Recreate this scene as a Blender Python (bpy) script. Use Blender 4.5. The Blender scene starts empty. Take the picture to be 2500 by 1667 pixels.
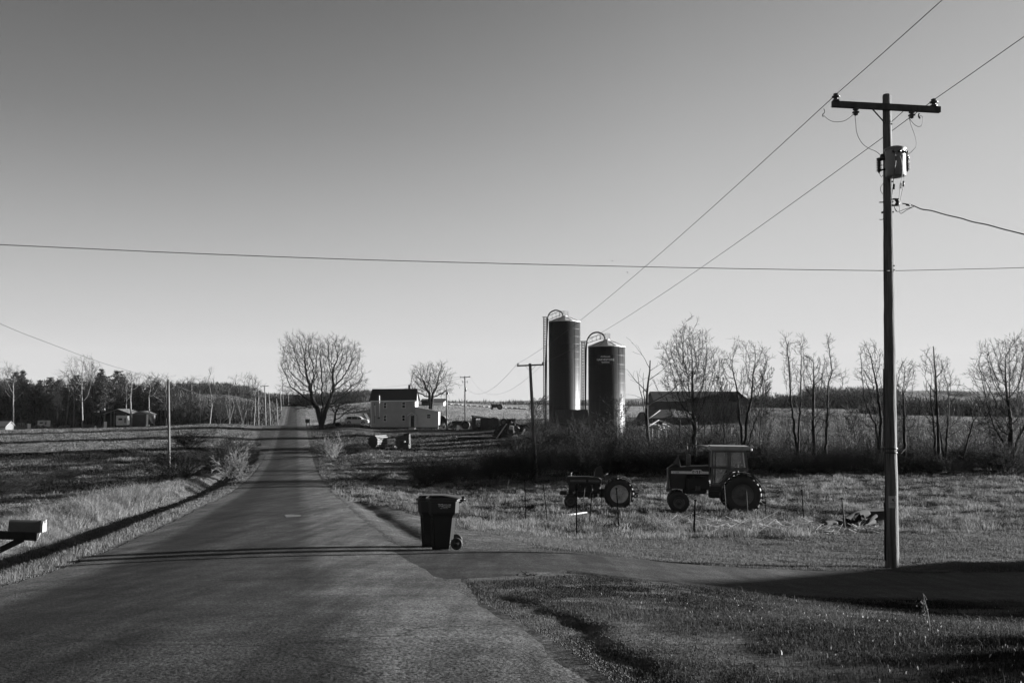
import bpy, math, random
import numpy as np
from math import radians as R, sin, cos, tan, pi, atan2, sqrt
scn = bpy.context.scene
col = scn.collection
F = 2430.0
PITCH = math.atan(152 / F)
CP, SP = cos(PITCH), sin(PITCH)

# ------------------------------------------------------------------ camera
cam_d = bpy.data.cameras.new('camera')
cam_d.sensor_width = 36.0
cam_d.lens = F * 36.0 / 2500.0
cam_d.clip_start = 0.1
cam_d.clip_end = 30000
cam = bpy.data.objects.new('camera', cam_d)
cam.rotation_euler = (pi / 2 + PITCH, 0, 0)
cam.location = (0, 0, 0)
col.objects.link(cam)
scn.camera = cam
scn.view_settings.view_transform = 'Standard'
scn.view_settings.look = 'None'
scn.view_settings.gamma = 1
scn.view_settings.exposure = 2.7

def W(px, py, D):
    """world point seen at photo position (px,py) at forward distance D"""
    a = (px - 1250) / F
    b = (833.5 - py) / F
    dy = CP - b * SP
    dz = SP + b * CP
    return np.array([a / dy * D, D, dz / dy * D])

# ------------------------------------------------------------------ light
SKY_P, SKY_K, SKY_S = 2.8, 1.9, 0.100
SUN_EL, SUN_BEAR = R(9.0), R(76.0)
sd = bpy.data.lights.new('sun', 'SUN')
sd.energy = 3.2
sd.angle = R(0.5)
sun = bpy.data.objects.new('sun', sd)
sun.rotation_euler = (pi / 2 - SUN_EL, 0, pi - SUN_BEAR)
col.objects.link(sun)
# light travels along local -Z; local +Z must point at the sun
import mathutils
sv = mathutils.Vector((cos(SUN_EL) * sin(SUN_BEAR), cos(SUN_EL) * cos(SUN_BEAR), sin(SUN_EL)))
sun.rotation_euler = sv.to_track_quat('Z', 'Y').to_euler()
world = bpy.data.worlds.new('World')
scn.world = world
world.use_nodes = True
nt = world.node_tree
nt.nodes.clear()
wo = nt.nodes.new('ShaderNodeOutputWorld')
bg = nt.nodes.new('ShaderNodeBackground')
sky = nt.nodes.new('ShaderNodeTexSky')
sky.sky_type = 'NISHITA'
sky.sun_disc = False
sky.sun_elevation = SUN_EL
sky.sun_rotation = SUN_BEAR
sky.altitude = 400
sky.air_density = 1.0
sky.dust_density = 0.3
sky.ozone_density = 1.5
sep = nt.nodes.new('ShaderNodeSeparateColor')
# black-and-white film with a red filter: the red channel of the sky, with a soft shoulder
nt.links.new(sky.outputs[0], sep.inputs[0])
ma = nt.nodes.new('ShaderNodeMath'); ma.operation = 'POWER'; ma.inputs[1].default_value = SKY_P
mb = nt.nodes.new('ShaderNodeMath'); mb.operation = 'ADD'; mb.inputs[1].default_value = SKY_K
mc = nt.nodes.new('ShaderNodeMath'); mc.operation = 'DIVIDE'
nt.links.new(sep.outputs[0], ma.inputs[0])
nt.links.new(ma.outputs[0], mb.inputs[0])
nt.links.new(ma.outputs[0], mc.inputs[0]); nt.links.new(mb.outputs[0], mc.inputs[1])
# a polarised sky is darkest at right angles to the sun and high up
geo = nt.nodes.new('ShaderNodeTexCoord'); nv = nt.nodes.new('ShaderNodeVectorMath'); nv.operation = 'NORMALIZE'
dt = nt.nodes.new('ShaderNodeVectorMath'); dt.operation = 'DOT_PRODUCT'; dt.inputs[1].default_value = tuple(sv)
nt.links.new(geo.outputs['Generated'], nv.inputs[0]); nt.links.new(nv.outputs[0], dt.inputs[0])
q1 = nt.nodes.new('ShaderNodeMapRange'); q1.inputs[1].default_value = 0.42; q1.inputs[2].default_value = -0.28; q1.inputs[3].default_value = 0; q1.inputs[4].default_value = 0.44
nt.links.new(dt.outputs['Value'], q1.inputs[0])
sz_ = nt.nodes.new('ShaderNodeSeparateXYZ'); nt.links.new(nv.outputs[0], sz_.inputs[0])
q2 = nt.nodes.new('ShaderNodeMapRange'); q2.inputs[1].default_value = 0.0; q2.inputs[2].default_value = 0.27; nt.links.new(sz_.outputs[2], q2.inputs[0])
q3 = nt.nodes.new('ShaderNodeMath'); q3.operation = 'MULTIPLY'; nt.links.new(q1.outputs[0], q3.inputs[0]); nt.links.new(q2.outputs[0], q3.inputs[1])
q4 = nt.nodes.new('ShaderNodeMath'); q4.operation = 'SUBTRACT'; q4.inputs[0].default_value = 1; nt.links.new(q3.outputs[0], q4.inputs[1])
q5 = nt.nodes.new('ShaderNodeMath'); q5.operation = 'MULTIPLY'; nt.links.new(mc.outputs[0], q5.inputs[0]); nt.links.new(q4.outputs[0], q5.inputs[1])
nt.links.new(q5.outputs[0], bg.inputs[0])
bg.inputs[1].default_value = SKY_S
nt.links.new(bg.outputs[0], wo.inputs[0])

# ------------------------------------------------------------------ materials
MATS = {}
def mat(name, g, rough=0.8, var=0.25, scale=3.0, stretch=(1, 1, 1), bump=0.0, spec=0.3, metal=0.0, transl=0.0, bdist=0.02):
    """grey procedural material: albedo g with noise variation, optional bump"""
    if name in MATS: return MATS[name]
    m = bpy.data.materials.new(name); m.use_nodes = True
    t = m.node_tree; n = t.nodes; b = n['Principled BSDF']
    b.inputs['Roughness'].default_value = rough
    b.inputs['Specular IOR Level'].default_value = spec
    b.inputs['Metallic'].default_value = metal
    tc = n.new('ShaderNodeTexCoord'); mp = n.new('ShaderNodeMapping')
    mp.inputs['Scale'].default_value = stretch
    t.links.new(tc.outputs['Object'], mp.inputs[0])
    nz = n.new('ShaderNodeTexNoise'); nz.inputs['Scale'].default_value = scale
    nz.inputs['Detail'].default_value = 6; nz.inputs['Roughness'].default_value = 0.65
    t.links.new(mp.outputs[0], nz.inputs['Vector'])
    mr = n.new('ShaderNodeMapRange')
    mr.inputs[1].default_value = 0.3; mr.inputs[2].default_value = 0.7
    mr.inputs[3].default_value = g * (1 - var); mr.inputs[4].default_value = g * (1 + var)
    t.links.new(nz.outputs[0], mr.inputs[0])
    t.links.new(mr.outputs[0], b.inputs['Base Color'])
    if bump:
        bp = n.new('ShaderNodeBump'); bp.inputs['Strength'].default_value = bump
        bp.inputs['Distance'].default_value = bdist
        t.links.new(nz.outputs[0], bp.inputs['Height'])
        t.links.new(bp.outputs[0], b.inputs['Normal'])
    if transl:
        tr = n.new('ShaderNodeBsdfTranslucent'); mx = n.new('ShaderNodeMixShader')
        t.links.new(mr.outputs[0], tr.inputs[0]); mx.inputs[0].default_value = transl
        t.links.new(b.outputs[0], mx.inputs[1]); t.links.new(tr.outputs[0], mx.inputs[2])
        t.links.new(mx.outputs[0], n['Material Output'].inputs[0])
    MATS[name] = m
    return m

def grass_mat(name, lo, hi, transl=0.35):
    m = bpy.data.materials.new(name); m.use_nodes = True
    t = m.node_tree; n = t.nodes; b = n['Principled BSDF']
    b.inputs['Roughness'].default_value = 0.7
    b.inputs['Specular IOR Level'].default_value = 0.15
    at = n.new('ShaderNodeAttribute'); at.attribute_name = 'shade'
    mr = n.new('ShaderNodeMapRange'); mr.inputs[3].default_value = lo; mr.inputs[4].default_value = hi
    t.links.new(at.outputs['Fac'], mr.inputs[0])
    t.links.new(mr.outputs[0], b.inputs['Base Color'])
    tr = n.new('ShaderNodeBsdfTranslucent'); mx = n.new('ShaderNodeMixShader')
    t.links.new(mr.outputs[0], tr.inputs[0]); mx.inputs[0].default_value = transl
    t.links.new(b.outputs[0], mx.inputs[1]); t.links.new(tr.outputs[0], mx.inputs[2])
    t.links.new(mx.outputs[0], n['Material Output'].inputs[0])
    return m

M_WOOD = mat('pole_wood', 0.095, 0.85, 0.75, 16, (1, 1, 0.05), 1.0, bdist=0.04)
M_WOOD2 = mat('weathered_wood', 0.055, 0.9, 0.4, 8, (1, 1, 0.2), 0.5)
M_BARK = mat('bark', 0.018, 0.95, 0.3, 6, (1, 1, 0.3), 0.6)
M_TWIG = mat('twig', 0.010, 0.9, 0.2, 2)
M_PALE = mat('pale_bark', 0.14, 0.9, 0.35, 5, (1, 1, 0.5), 0.3)
M_BROWNB = mat('brush_twig', 0.011, 0.9, 0.3, 2)
M_PALEB = mat('pale_brush', 0.13, 0.9, 0.3, 2)
M_NEEDLE = mat('needles', 0.04, 0.8, 0.4, 1.2, transl=0.2)
M_METAL = mat('dark_metal', 0.014, 0.5, 0.3, 6, spec=0.5)
M_GALV = mat('galvanised', 0.30, 0.45, 0.15, 4, metal=0.3, spec=0.5)
M_WIRE = mat('wire', 0.02, 0.6, 0.1, 4)
M_PORC = mat('porcelain', 0.035, 0.35, 0.2, 6, spec=0.6)
M_TANK = mat('transformer_grey', 0.13, 0.4, 0.08, 3, spec=0.5)
M_WHITE = mat('white_paint', 0.75, 0.55, 0.08, 3)
M_GREYP = mat('grey_paint', 0.11, 0.5, 0.15, 3)
M_RUBBER = mat('rubber', 0.013, 0.6, 0.3, 5, spec=0.5)
M_BIN = mat('bin_plastic', 0.009, 0.34, 0.2, 6, spec=0.5)
M_PRINT = mat('printed_letters', 0.6, 0.6, 0.05, 6)
M_DARK = mat('dark_paint', 0.016, 0.6, 0.3, 5)
M_GLASS = mat('dark_glass', 0.012, 0.08, 0.05, 2, spec=0.7)
M_SHINGLE = mat('shingle_roof', 0.035, 0.9, 0.25, 2.5, (1, 1, 4), 0.3)
M_TIN = mat('rusty_tin_roof', 0.06, 0.6, 0.5, 3, (6, 0.4, 0.4), 0.3)
M_BARN = mat('barn_wall', 0.075, 0.9, 0.3, 4, (4, 4, 0.2), 0.3)
M_FOUND = mat('foundation', 0.06, 0.9, 0.3, 4, (1, 1, 1), 0.3)
M_CONC = mat('concrete', 0.25, 0.9, 0.2, 4, (1, 1, 1), 0.3)
M_STRAW = mat('straw', 0.3, 0.9, 0.4, 9, (1, 1, 1), 0.4)

# ------------------------------------------------------------------ scene helpers
def tag(o, label=None, cat=None, group=None, kind=None):
    if label: o['label'] = label
    if cat: o['category'] = cat
    if group: o['group'] = group
    if kind: o['kind'] = kind
    return o
def thing(name, label, cat, loc=(0, 0, 0), rz=0.0, group=None):
    o = bpy.data.objects.new(name, None); o.empty_display_size = 0.3
    o.location = tuple(float(c) for c in loc); o.rotation_euler = (0, 0, rz)
    col.objects.link(o)
    return tag(o, label, cat, group)
def wloc(o):
    v = np.zeros(3)
    while o is not None:
        v = v + np.array(o.location); o = o.parent
    return v
def link_mesh(name, me, m, parent):
    if m is not None: me.materials.append(m)
    o = bpy.data.objects.new(name, me); col.objects.link(o)
    if parent is not None: o.parent = parent
    return o
def dup(root, loc, rz=0.0, sc=1.0, label=None):
    r = root.copy(); col.objects.link(r)
    r.location = tuple(float(c) for c in loc); r.rotation_euler = (0, 0, rz)
    r.scale = (sc, sc, sc) if not isinstance(sc, tuple) else sc
    if label: r['label'] = label
    for ch in list(root.children):
        c = ch.copy(); col.objects.link(c); c.parent = r
        for g in ch.children:
            d = g.copy(); col.objects.link(d); d.parent = c
    return r

def nrm(v):
    v = np.asarray(v, float); l = np.linalg.norm(v)
    return v / l if l > 1e-9 else np.array([0, 0, 1.0])
def frame(d):
    d = nrm(d)
    a = np.array([0, 0, 1.0]) if abs(d[2]) < 0.9 else np.array([1.0, 0, 0])
    x = nrm(np.cross(d, a)); y = np.cross(d, x)
    return x, y
class MB:
    def __init__(s): s.v = []; s.f = []; s.sm = []
    def add(s, vs, fs, smooth=False):
        k = len(s.v); s.v += [tuple(map(float, p)) for p in vs]
        s.f += [tuple(i + k for i in f) for f in fs]; s.sm += [smooth] * len(fs)
        return s
    def box(s, c, size, rz=0.0, bev=0.0):
        x, y, z = [q / 2 for q in size]; cx, cy, cz = c; cr, sr = cos(rz), sin(rz)
        P = []
        if bev > 0:
            b = min(bev, x * .9, y * .9, z * .9)
            for sz in (-1, 1):
                for lvl in ((z - b, 0), (z, b)) if sz > 0 else ((z, b), (z - b, 0)):
                    h, ins = lvl; X, Y = x - ins, y - ins
                    ring = [(-X, -Y + b), (-X + b, -Y), (X - b, -Y), (X, -Y + b), (X, Y - b), (X - b, Y), (-X + b, Y), (-X, Y - b)]
                    P.append([(a, q, sz * h) for a, q in ring])
            vs = [(cx + a * cr - q * sr, cy + a * sr + q * cr, cz + w) for rg in P for a, q, w in rg]
            fs = [tuple(range(7, -1, -1)), tuple(range(24, 32))]
            for k in range(3):
                for i in range(8):
                    j = (i + 1) % 8; fs.append((k * 8 + i, k * 8 + j, k * 8 + 8 + j, k * 8 + 8 + i))
            return s.add(vs, fs)
        for dz in (-z, z):
            for a, q in ((-x, -y), (x, -y), (x, y), (-x, y)):
                P.append((cx + a * cr - q * sr, cy + a * sr + q * cr, cz + dz))
        return s.add(P, [(3, 2, 1, 0), (4, 5, 6, 7), (0, 1, 5, 4), (1, 2, 6, 5), (2, 3, 7, 6), (3, 0, 4, 7)])
    def tube(s, pts, r, n=8, cap=True, smooth=True):
        pts = [np.asarray(p, float) for p in pts]
        rs = r if isinstance(r, (list, tuple)) else [r] * len(pts)
        vs = []; X = None
        for i, p in enumerate(pts):
            d = nrm((pts[min(i + 1, len(pts) - 1)] - pts[max(i - 1, 0)]))
            if X is None: X, Y = frame(d)
            else:
                X = nrm(X - d * np.dot(X, d)); Y = np.cross(d, X)
            for k in range(n):
                a = 2 * pi * k / n; vs.append(p + rs[i] * (cos(a) * X + sin(a) * Y))
        fs = []
        for i in range(len(pts) - 1):
            for k in range(n):
                j = (k + 1) % n; fs.append((i * n + k, i * n + j, (i + 1) * n + j, (i + 1) * n + k))
        s.add(vs, fs, smooth)
        if cap:
            k0 = len(s.v) - len(vs)
            s.f += [tuple(k0 + k for k in range(n - 1, -1, -1)), tuple(k0 + (len(pts) - 1) * n + k for k in range(n))]
            s.sm += [False, False]
        return s
    def lathe(s, c, axis, prof, n=24, smooth=True):
        """prof: list of (dist along axis, radius)"""
        axis = nrm(axis); X, Y = frame(axis); c = np.asarray(c, float); vs = []
        for h, r in prof:
            for k in range(n):
                a = 2 * pi * k / n; vs.append(c + axis * h + r * (cos(a) * X + sin(a) * Y))
        fs = []
        for i in range(len(prof) - 1):
            for k in range(n):
                j = (k + 1) % n; fs.append((i * n + k, i * n + j, (i + 1) * n + j, (i + 1) * n + k))
        s.add(vs, fs, smooth)
        return s
    def prism(s, poly, axis='y', a=0.0, b=1.0):
        """extrude a 2-D polygon: axis y -> poly is (x,z); axis x -> (y,z); axis z -> (x,y)"""
        def mk(p, t):
            return {'y': (p[0], t, p[1]), 'x': (t, p[0], p[1]), 'z': (p[0], p[1], t)}[axis]
        n = len(poly)
        vs = [mk(p, a) for p in poly] + [mk(p, b) for p in poly]
        fs = [tuple(range(n)), tuple(range(2 * n - 1, n - 1, -1))] + [(i, n + i, n + (i + 1) % n, (i + 1) % n) for i in range(n)]
        return s.add(vs, fs)
    def beam(s, p, q, w, h=None):
        p = np.asarray(p, float); q = np.asarray(q, float); h = h or w
        d = nrm(q - p)
        a = np.array([0, 0, 1.0]) if abs(d[2]) < 0.95 else np.array([0, 1.0, 0])
        x = nrm(np.cross(d, a)); y = np.cross(x, d)
        vs = [o + x * i * w / 2 + y * j * h / 2 for o in (p, q) for i, j in ((-1, -1), (1, -1), (1, 1), (-1, 1))]
        return s.add(vs, [(3, 2, 1, 0), (4, 5, 6, 7), (0, 1, 5, 4), (1, 2, 6, 5), (2, 3, 7, 6), (3, 0, 4, 7)])
    def quad(s, a, b, c, d): return s.add([a, b, c, d], [(0, 1, 2, 3)])
    def slab(s, a, b, c, d, th):
        """quad with thickness th along its normal (downwards)"""
        P = [np.asarray(p, float) for p in (a, b, c, d)]
        n = nrm(np.cross(P[1] - P[0], P[3] - P[0])) * th
        return s.add(P + [p - n for p in P], [(0, 1, 2, 3), (7, 6, 5, 4), (0, 4, 5, 1), (1, 5, 6, 2), (2, 6, 7, 3), (3, 7, 4, 0)])
    def build(s, name, m, parent=None):
        me = bpy.data.meshes.new(name)
        off = wloc(parent) if parent is not None else np.zeros(3)
        me.from_pydata([(a - off[0], b - off[1], c - off[2]) for a, b, c in s.v], [], s.f)
        me.polygons.foreach_set('use_smooth', s.sm)
        me.update()
        # consistent outward normals
        import bmesh
        if len(s.f) < 20000:
            bm = bmesh.new(); bm.from_mesh(me); bmesh.ops.recalc_face_normals(bm, faces=bm.faces); bm.to_mesh(me); bm.free()
        return link_mesh(name, me, m, parent)

def np_mesh(name, verts, faces, nper, m, parent=None, shade=None, smooth=False, attrs=None, off=True):
    """fast mesh from arrays; faces (n, nper)"""
    me = bpy.data.meshes.new(name)
    v = np.asarray(verts, np.float32)
    if parent is not None and off: v = v - wloc(parent).astype(np.float32)
    f = np.asarray(faces, np.int32)
    me.vertices.add(len(v)); me.vertices.foreach_set('co', np.ascontiguousarray(v).ravel())
    me.loops.add(f.size); me.loops.foreach_set('vertex_index', np.ascontiguousarray(f).ravel())
    me.polygons.add(len(f))
    me.polygons.foreach_set('loop_start', np.arange(0, f.size, nper, dtype=np.int32))
    try: me.polygons.foreach_set('loop_total', np.full(len(f), nper, dtype=np.int32))
    except Exception: pass
    if smooth: me.polygons.foreach_set('use_smooth', np.ones(len(f), bool))
    if shade is not None:
        a = me.attributes.new('shade', 'FLOAT', 'POINT'); a.data.foreach_set('value', np.asarray(shade, np.float32))
    for k, val in (attrs or {}).items():
        a = me.attributes.new(k, 'FLOAT', 'POINT'); a.data.foreach_set('value', np.asarray(val, np.float32))
    me.update(calc_edges=True); me.validate()
    return link_mesh(name, me, m, parent)

def text_mesh(txt, size, bold=False):
    """flat lettering mesh in the XY plane as (verts, faces), centred on x"""
    c = bpy.data.curves.new('lettering', 'FONT'); c.body = txt; c.size = size; c.align_x = 'CENTER'
    c.offset = 0.012 * size if bold else 0.0
    o = bpy.data.objects.new('lettering', c); col.objects.link(o)
    dg = bpy.context.evaluated_depsgraph_get()
    me = bpy.data.meshes.new_from_object(o.evaluated_get(dg))
    vs = [tuple(v.co) for v in me.vertices]; fs = [tuple(p.vertices) for p in me.polygons]
    bpy.data.objects.remove(o); bpy.data.curves.remove(c); bpy.data.meshes.remove(me)
    return vs, fs

# ------------------------------------------------------------------ noise
_rs = np.random.RandomState(7)
_LAT = _rs.rand(256, 256)
def vnoise(x, y):
    x = np.asarray(x, float); y = np.asarray(y, float)
    xi = np.floor(x).astype(int); yi = np.floor(y).astype(int)
    fx = x - xi; fy = y - yi; fx = fx * fx * (3 - 2 * fx); fy = fy * fy * (3 - 2 * fy)
    a = _LAT[xi % 256, yi % 256]; b = _LAT[(xi + 1) % 256, yi % 256]
    c = _LAT[xi % 256, (yi + 1) % 256]; d = _LAT[(xi + 1) % 256, (yi + 1) % 256]
    return (a * (1 - fx) + b * fx) * (1 - fy) + (c * (1 - fx) + d * fx) * fy
def fnoise(x, y, o=4):
    s = 0; a = 1; t = 0
    for k in range(o):
        s = s + a * vnoise(x * 2 ** k + 17.3 * k, y * 2 ** k + 9.1 * k); t += a; a *= 0.5
    return s / t
def sstep(a, b, x):
    t = np.clip((x - a) / (b - a), 0, 1); return t * t * (3 - 2 * t)

# ------------------------------------------------------------------ terrain
RD = np.array([-0.2117, 0.9773]); RR = np.array([0.9773, 0.2117]); R0 = np.array([-0.9, 0.0])
def to_uv(X, Y):
    X = np.asarray(X, float) - R0[0]; Y = np.asarray(Y, float)
    return X * RD[0] + Y * RD[1], X * RR[0] + Y * RR[1]
def to_xy(u, v):
    return R0[0] + u * RD[0] + v * RR[0], u * RD[1] + v * RR[1]
_pd = np.array([-400, -60, -20, -5, 0, 3, 6.2, 12.3, 14.3, 18.3, 23.2, 31.8, 43, 65, 85, 110, 135, 169, 200, 222, 240, 265, 300, 355, 420, 480, 528, 570, 640, 800, 1500, 6000.])
_pz = -np.array([-6, -1.4, 0.55, 1.3, 1.5, 1.6, 1.74, 2.33, 2.52, 2.88, 3.25, 3.8, 4.42, 5.7, 6.5, 7.1, 7.25, 6.5, 5.5, 5.02, 5.15, 5.9, 7.0, 7.3, 5.6, 3.5, 2.0, 1.4, 3, 8, 12, 12.])
def _pchip(xk, yk, x):
    h = np.diff(xk); dl = np.diff(yk) / h
    m = np.zeros_like(yk); m[0] = dl[0]; m[-1] = dl[-1]
    for i in range(1, len(xk) - 1):
        if dl[i - 1] * dl[i] > 0:
            w1 = 2 * h[i] + h[i - 1]; w2 = h[i] + 2 * h[i - 1]
            m[i] = (w1 + w2) / (w1 / dl[i - 1] + w2 / dl[i])
    x = np.clip(x, xk[0], xk[-1]); i = np.clip(np.searchsorted(xk, x) - 1, 0, len(xk) - 2)
    t = (x - xk[i]) / h[i]
    return (yk[i] * (2 * t**3 - 3 * t**2 + 1) + m[i] * h[i] * (t**3 - 2 * t**2 + t) + yk[i + 1] * (-2 * t**3 + 3 * t**2) + m[i + 1] * h[i] * (t**3 - t**2))
def zroad(u):
    return _pchip(_pd, _pz, np.asarray(u, float) * 0.9773)
CTRL = [  # px, py, D : ground seen there
 (1800, 1660, 6.1), (2480, 1660, 6.1), (1500, 1600, 7.6), (1800, 1490, 13.2), (2480, 1515, 12.0), (2480, 1389, 21.5), (2178, 1384, 22.3),
 (1360, 1357, 20.6), (1700, 1310, 31), (1407, 1307, 31.5), (2200, 1296, 31.5), (1480, 1237, 52), (1745, 1253, 47), (2480, 1240, 47), (1950, 1245, 47),
 (1600, 1152, 90), (2100, 1150, 90), (2480, 1150, 92), (1250, 1176, 88), (1050, 1182, 88), (900, 1140, 110), (1250, 1105, 128), (900, 1110, 132), (1100, 1140, 108),
 (960, 1086, 160), (1100, 1076, 170), (1250, 1066, 172), (920, 1047, 210), (1080, 1047, 210), (1140, 1043, 215), (1215, 1041, 205), (1377, 1048, 191), (1480, 1065, 165),
 (1700, 1032, 212), (1700, 1080, 140), (1900, 1060, 150), (1900, 1002, 260), (2200, 1105, 118), (2300, 1028, 230), (2480, 1070, 150), (2480, 1036, 230), (2050, 1010, 260),
 (1700, 1003, 300), (1100, 1004, 330), (1100, 989, 450), (1300, 999, 450), (900, 984, 520), (760, 981, 530), (1250, 1018, 270), (850, 1020, 290), (780, 1036, 235),
 (10, 1056, 200), (300, 1045, 215), (560, 1037, 225), (10, 1100, 150), (300, 1096, 150), (500, 1082, 160), (10, 1185, 98), (300, 1172, 100), (500, 1152, 110),
 (10, 1275, 43), (300, 1228, 55), (450, 1186, 72), (-200, 1330, 30), (10, 1340, 28), (10, 1045, 300), (200, 1043, 310), (450, 1041, 320), (620, 1036, 270),
 (-300, 1060, 200), (-300, 1190, 100), (2900, 1389, 21.5), (2900, 1240, 47), (2900, 1150, 92), (2900, 1040, 230), (2900, 1660, 6.1),
 (0, 970, 700), (400, 968, 700), (650, 968, 720), (1000, 1016, 900), (1600, 1014, 800), (2050, 996, 600), (2250, 1000, 600), (2480, 1010, 600), (2150, 1022, 400), (2300, 1030, 400), (2480, 1034, 400), (2900, 1036, 400), (-400, 970, 700), (2900, 1005, 600)]
def _warp(u, v): return np.arcsinh(u / 12.0), np.arcsinh(v / 12.0)
_cu = []; _cv = []; _cr = []
for px, py, D in CTRL:
    p = W(px, py, D); u, v = to_uv(p[0], p[1]); _cu.append(u); _cv.append(v); _cr.append(p[2] - zroad(u))
for u, v, r in [(-30, 8, 0), (-30, -8, 0), (-30, 40, 0), (-30, -40, 0), (0, 30, -0.4), (0, -30, -1.0), (5, -12, -0.8), (20, -60, -2), (-300, 0, 0), (-300, 300, 0), (-300, -300, 0),
                (0, 300, 0), (0, -300, 0), (1500, 0, 0), (1500, 900, 0), (1500, -900, 0), (5000, 0, 0), (5000, 4000, 0), (5000, -4000, 0), (0, 5000, 0), (0, -5000, 0), (20, 32, -0.7), (12, 32, -0.7)]:
    _cu.append(u); _cv.append(v); _cr.append(r)
_cu = np.array(_cu); _cv = np.array(_cv); _cr = np.array(_cr, float)
_wu, _wv = _warp(_cu, _cv)
def _tps(r2): return 0.5 * r2 * np.log(r2 + 1e-12)
_n = len(_wu)
_K = _tps((_wu[:, None] - _wu[None]) ** 2 + (_wv[:, None] - _wv[None]) ** 2) + np.eye(_n) * 0.002
_P = np.stack([np.ones(_n), _wu, _wv], 1)
_A = np.block([[_K, _P], [_P.T, np.zeros((3, 3))]])
_sol = np.linalg.solve(_A, np.concatenate([_cr, np.zeros(3)]))
def resid(u, v):
    shp = np.shape(u); u = np.ravel(u).astype(float); v = np.ravel(v).astype(float)
    out = np.empty(len(u))
    for i in range(0, len(u), 40000):
        a, b = _warp(u[i:i + 40000], v[i:i + 40000])
        k = _tps((a[:, None] - _wu[None]) ** 2 + (b[:, None] - _wv[None]) ** 2)
        out[i:i + 40000] = k @ _sol[:_n] + _sol[_n] + _sol[_n + 1] * a + _sol[_n + 2] * b
    return out.reshape(shp)
HW = 3.15
def drive_mask(X, Y):
    """1 inside the near driveway"""
    ax = np.clip((X + 0.5) / 12, 0, 3)
    far = 20.55 + 0.085 * np.maximum(X, 0) - 0.004 * X * X * (X < 30)
    near = 14.6 + 1.4 * np.exp(-np.abs(X - 1.0) * 0.9) + 0.05 * X
    return far, near
def ground_z(X, Y, micro=True):
    u, v = to_uv(X, Y)
    av = np.abs(v)
    blend = sstep(HW - 0.2, 9.0 + 38 * sstep(225, 275, u), av)
    z = zroad(u) + resid(u, v) * blend
    dit = sstep(4, 12, u) * (1 - sstep(120, 170, u))
    z = z - 0.55 * dit * np.exp(-((v + 5.6) / 1.0) ** 2) + 0.30 * dit * np.exp(-((v + 8.3) / 1.6) ** 2)
    z = z - 0.06 * sstep(5, 7, u) * (1 - sstep(10.5, 12.0, u)) * np.exp(-((v - 3.0 - .3 * vnoise(u * .6, v * 0) - .16 * vnoise(u * 3.5, v * 0 + 7)) / 0.13) ** 2) * (.45 + .9 * vnoise(u * 1.1, v * 0 + 3))
    z = z - 0.10 * sstep(22, 26, u) * (1 - sstep(60, 100, u)) * np.exp(-((v - 3.9) / 0.4) ** 2)
    z = z + 0.02 * sstep(3, 6, u) * (1 - sstep(12.5, 15, u)) * sstep(4.0, 5.2, v) * (1 - sstep(9, 16, v))
    if micro:
        off = sstep(HW + 0.3, HW + 2.5, av)
        far, near = drive_mask(np.asarray(X, float), Y)
        dm = sstep(-0.2, 0.6, far - Y) * sstep(-0.2, 0.6, Y - near) * (np.asarray(X) > -1)
        amp = 0.035 + 0.17 * sstep(30, 45, u) * (1 - sstep(150, 300, u))
        z = z + off * (1 - dm) * amp * (fnoise(np.asarray(X) * 0.7 + 50, np.asarray(Y) * 0.7 + 50, 4) - 0.5) * 2
        z = z - 0.05 * dm
    return z
def gz(x, y): return float(ground_z(np.array([x]), np.array([y]))[0])
def G(px, D, dz=0.0):
    """point on the ground below photo column px at distance D"""
    x = (px - 1250) / F * D
    for _ in range(3):
        z = gz(x, D)
        # invert: find px for current z
        b = (z * CP - D * SP) / (D * CP + z * SP); x = (px - 1250) / F * (D * CP + z * SP)
    return np.array([x, D, z + dz])

def sinh_axis(a, lo, hi, n):
    t = np.linspace(math.asinh(lo / a), math.asinh(hi / a), n); return np.sinh(t) * a
vpos = sinh_axis(5.0, 0.0, 4000, 290)[1:] + HW
vneg = -vpos[::-1]
vin = np.array([-HW, -HW + 0.4, -1.5, 0, 1.5, HW - 0.4, HW])
V = np.concatenate([vneg, vin, vpos])
def shoulder(u): return 3.4 + 2.9 * sstep(18, 22, u) * (1 - sstep(24, 58, u))
U = np.concatenate([-sinh_axis(4.0, 0.5, 500, 60)[::-1], sinh_axis(8.0, 0.0, 7000, 560)])
UU, VV = np.meshgrid(U, V, indexing='ij')
XX, YY = to_xy(UU, VV)
ZZ = ground_z(XX, YY)
inside = np.abs(VV) < HW - 0.2
ZZ = np.where(inside, ZZ - 0.06, ZZ - np.where(np.abs(VV) < HW + 0.01, 0.012, 0))
nu, nv = UU.shape
idx = np.arange(nu * nv).reshape(nu, nv)
quads = np.stack([idx[:-1, :-1], idx[:-1, 1:], idx[1:, 1:], idx[1:, :-1]], -1).reshape(-1, 4)[:, ::-1]
verts = np.stack([XX, YY, ZZ], -1).reshape(-1, 3)
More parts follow.
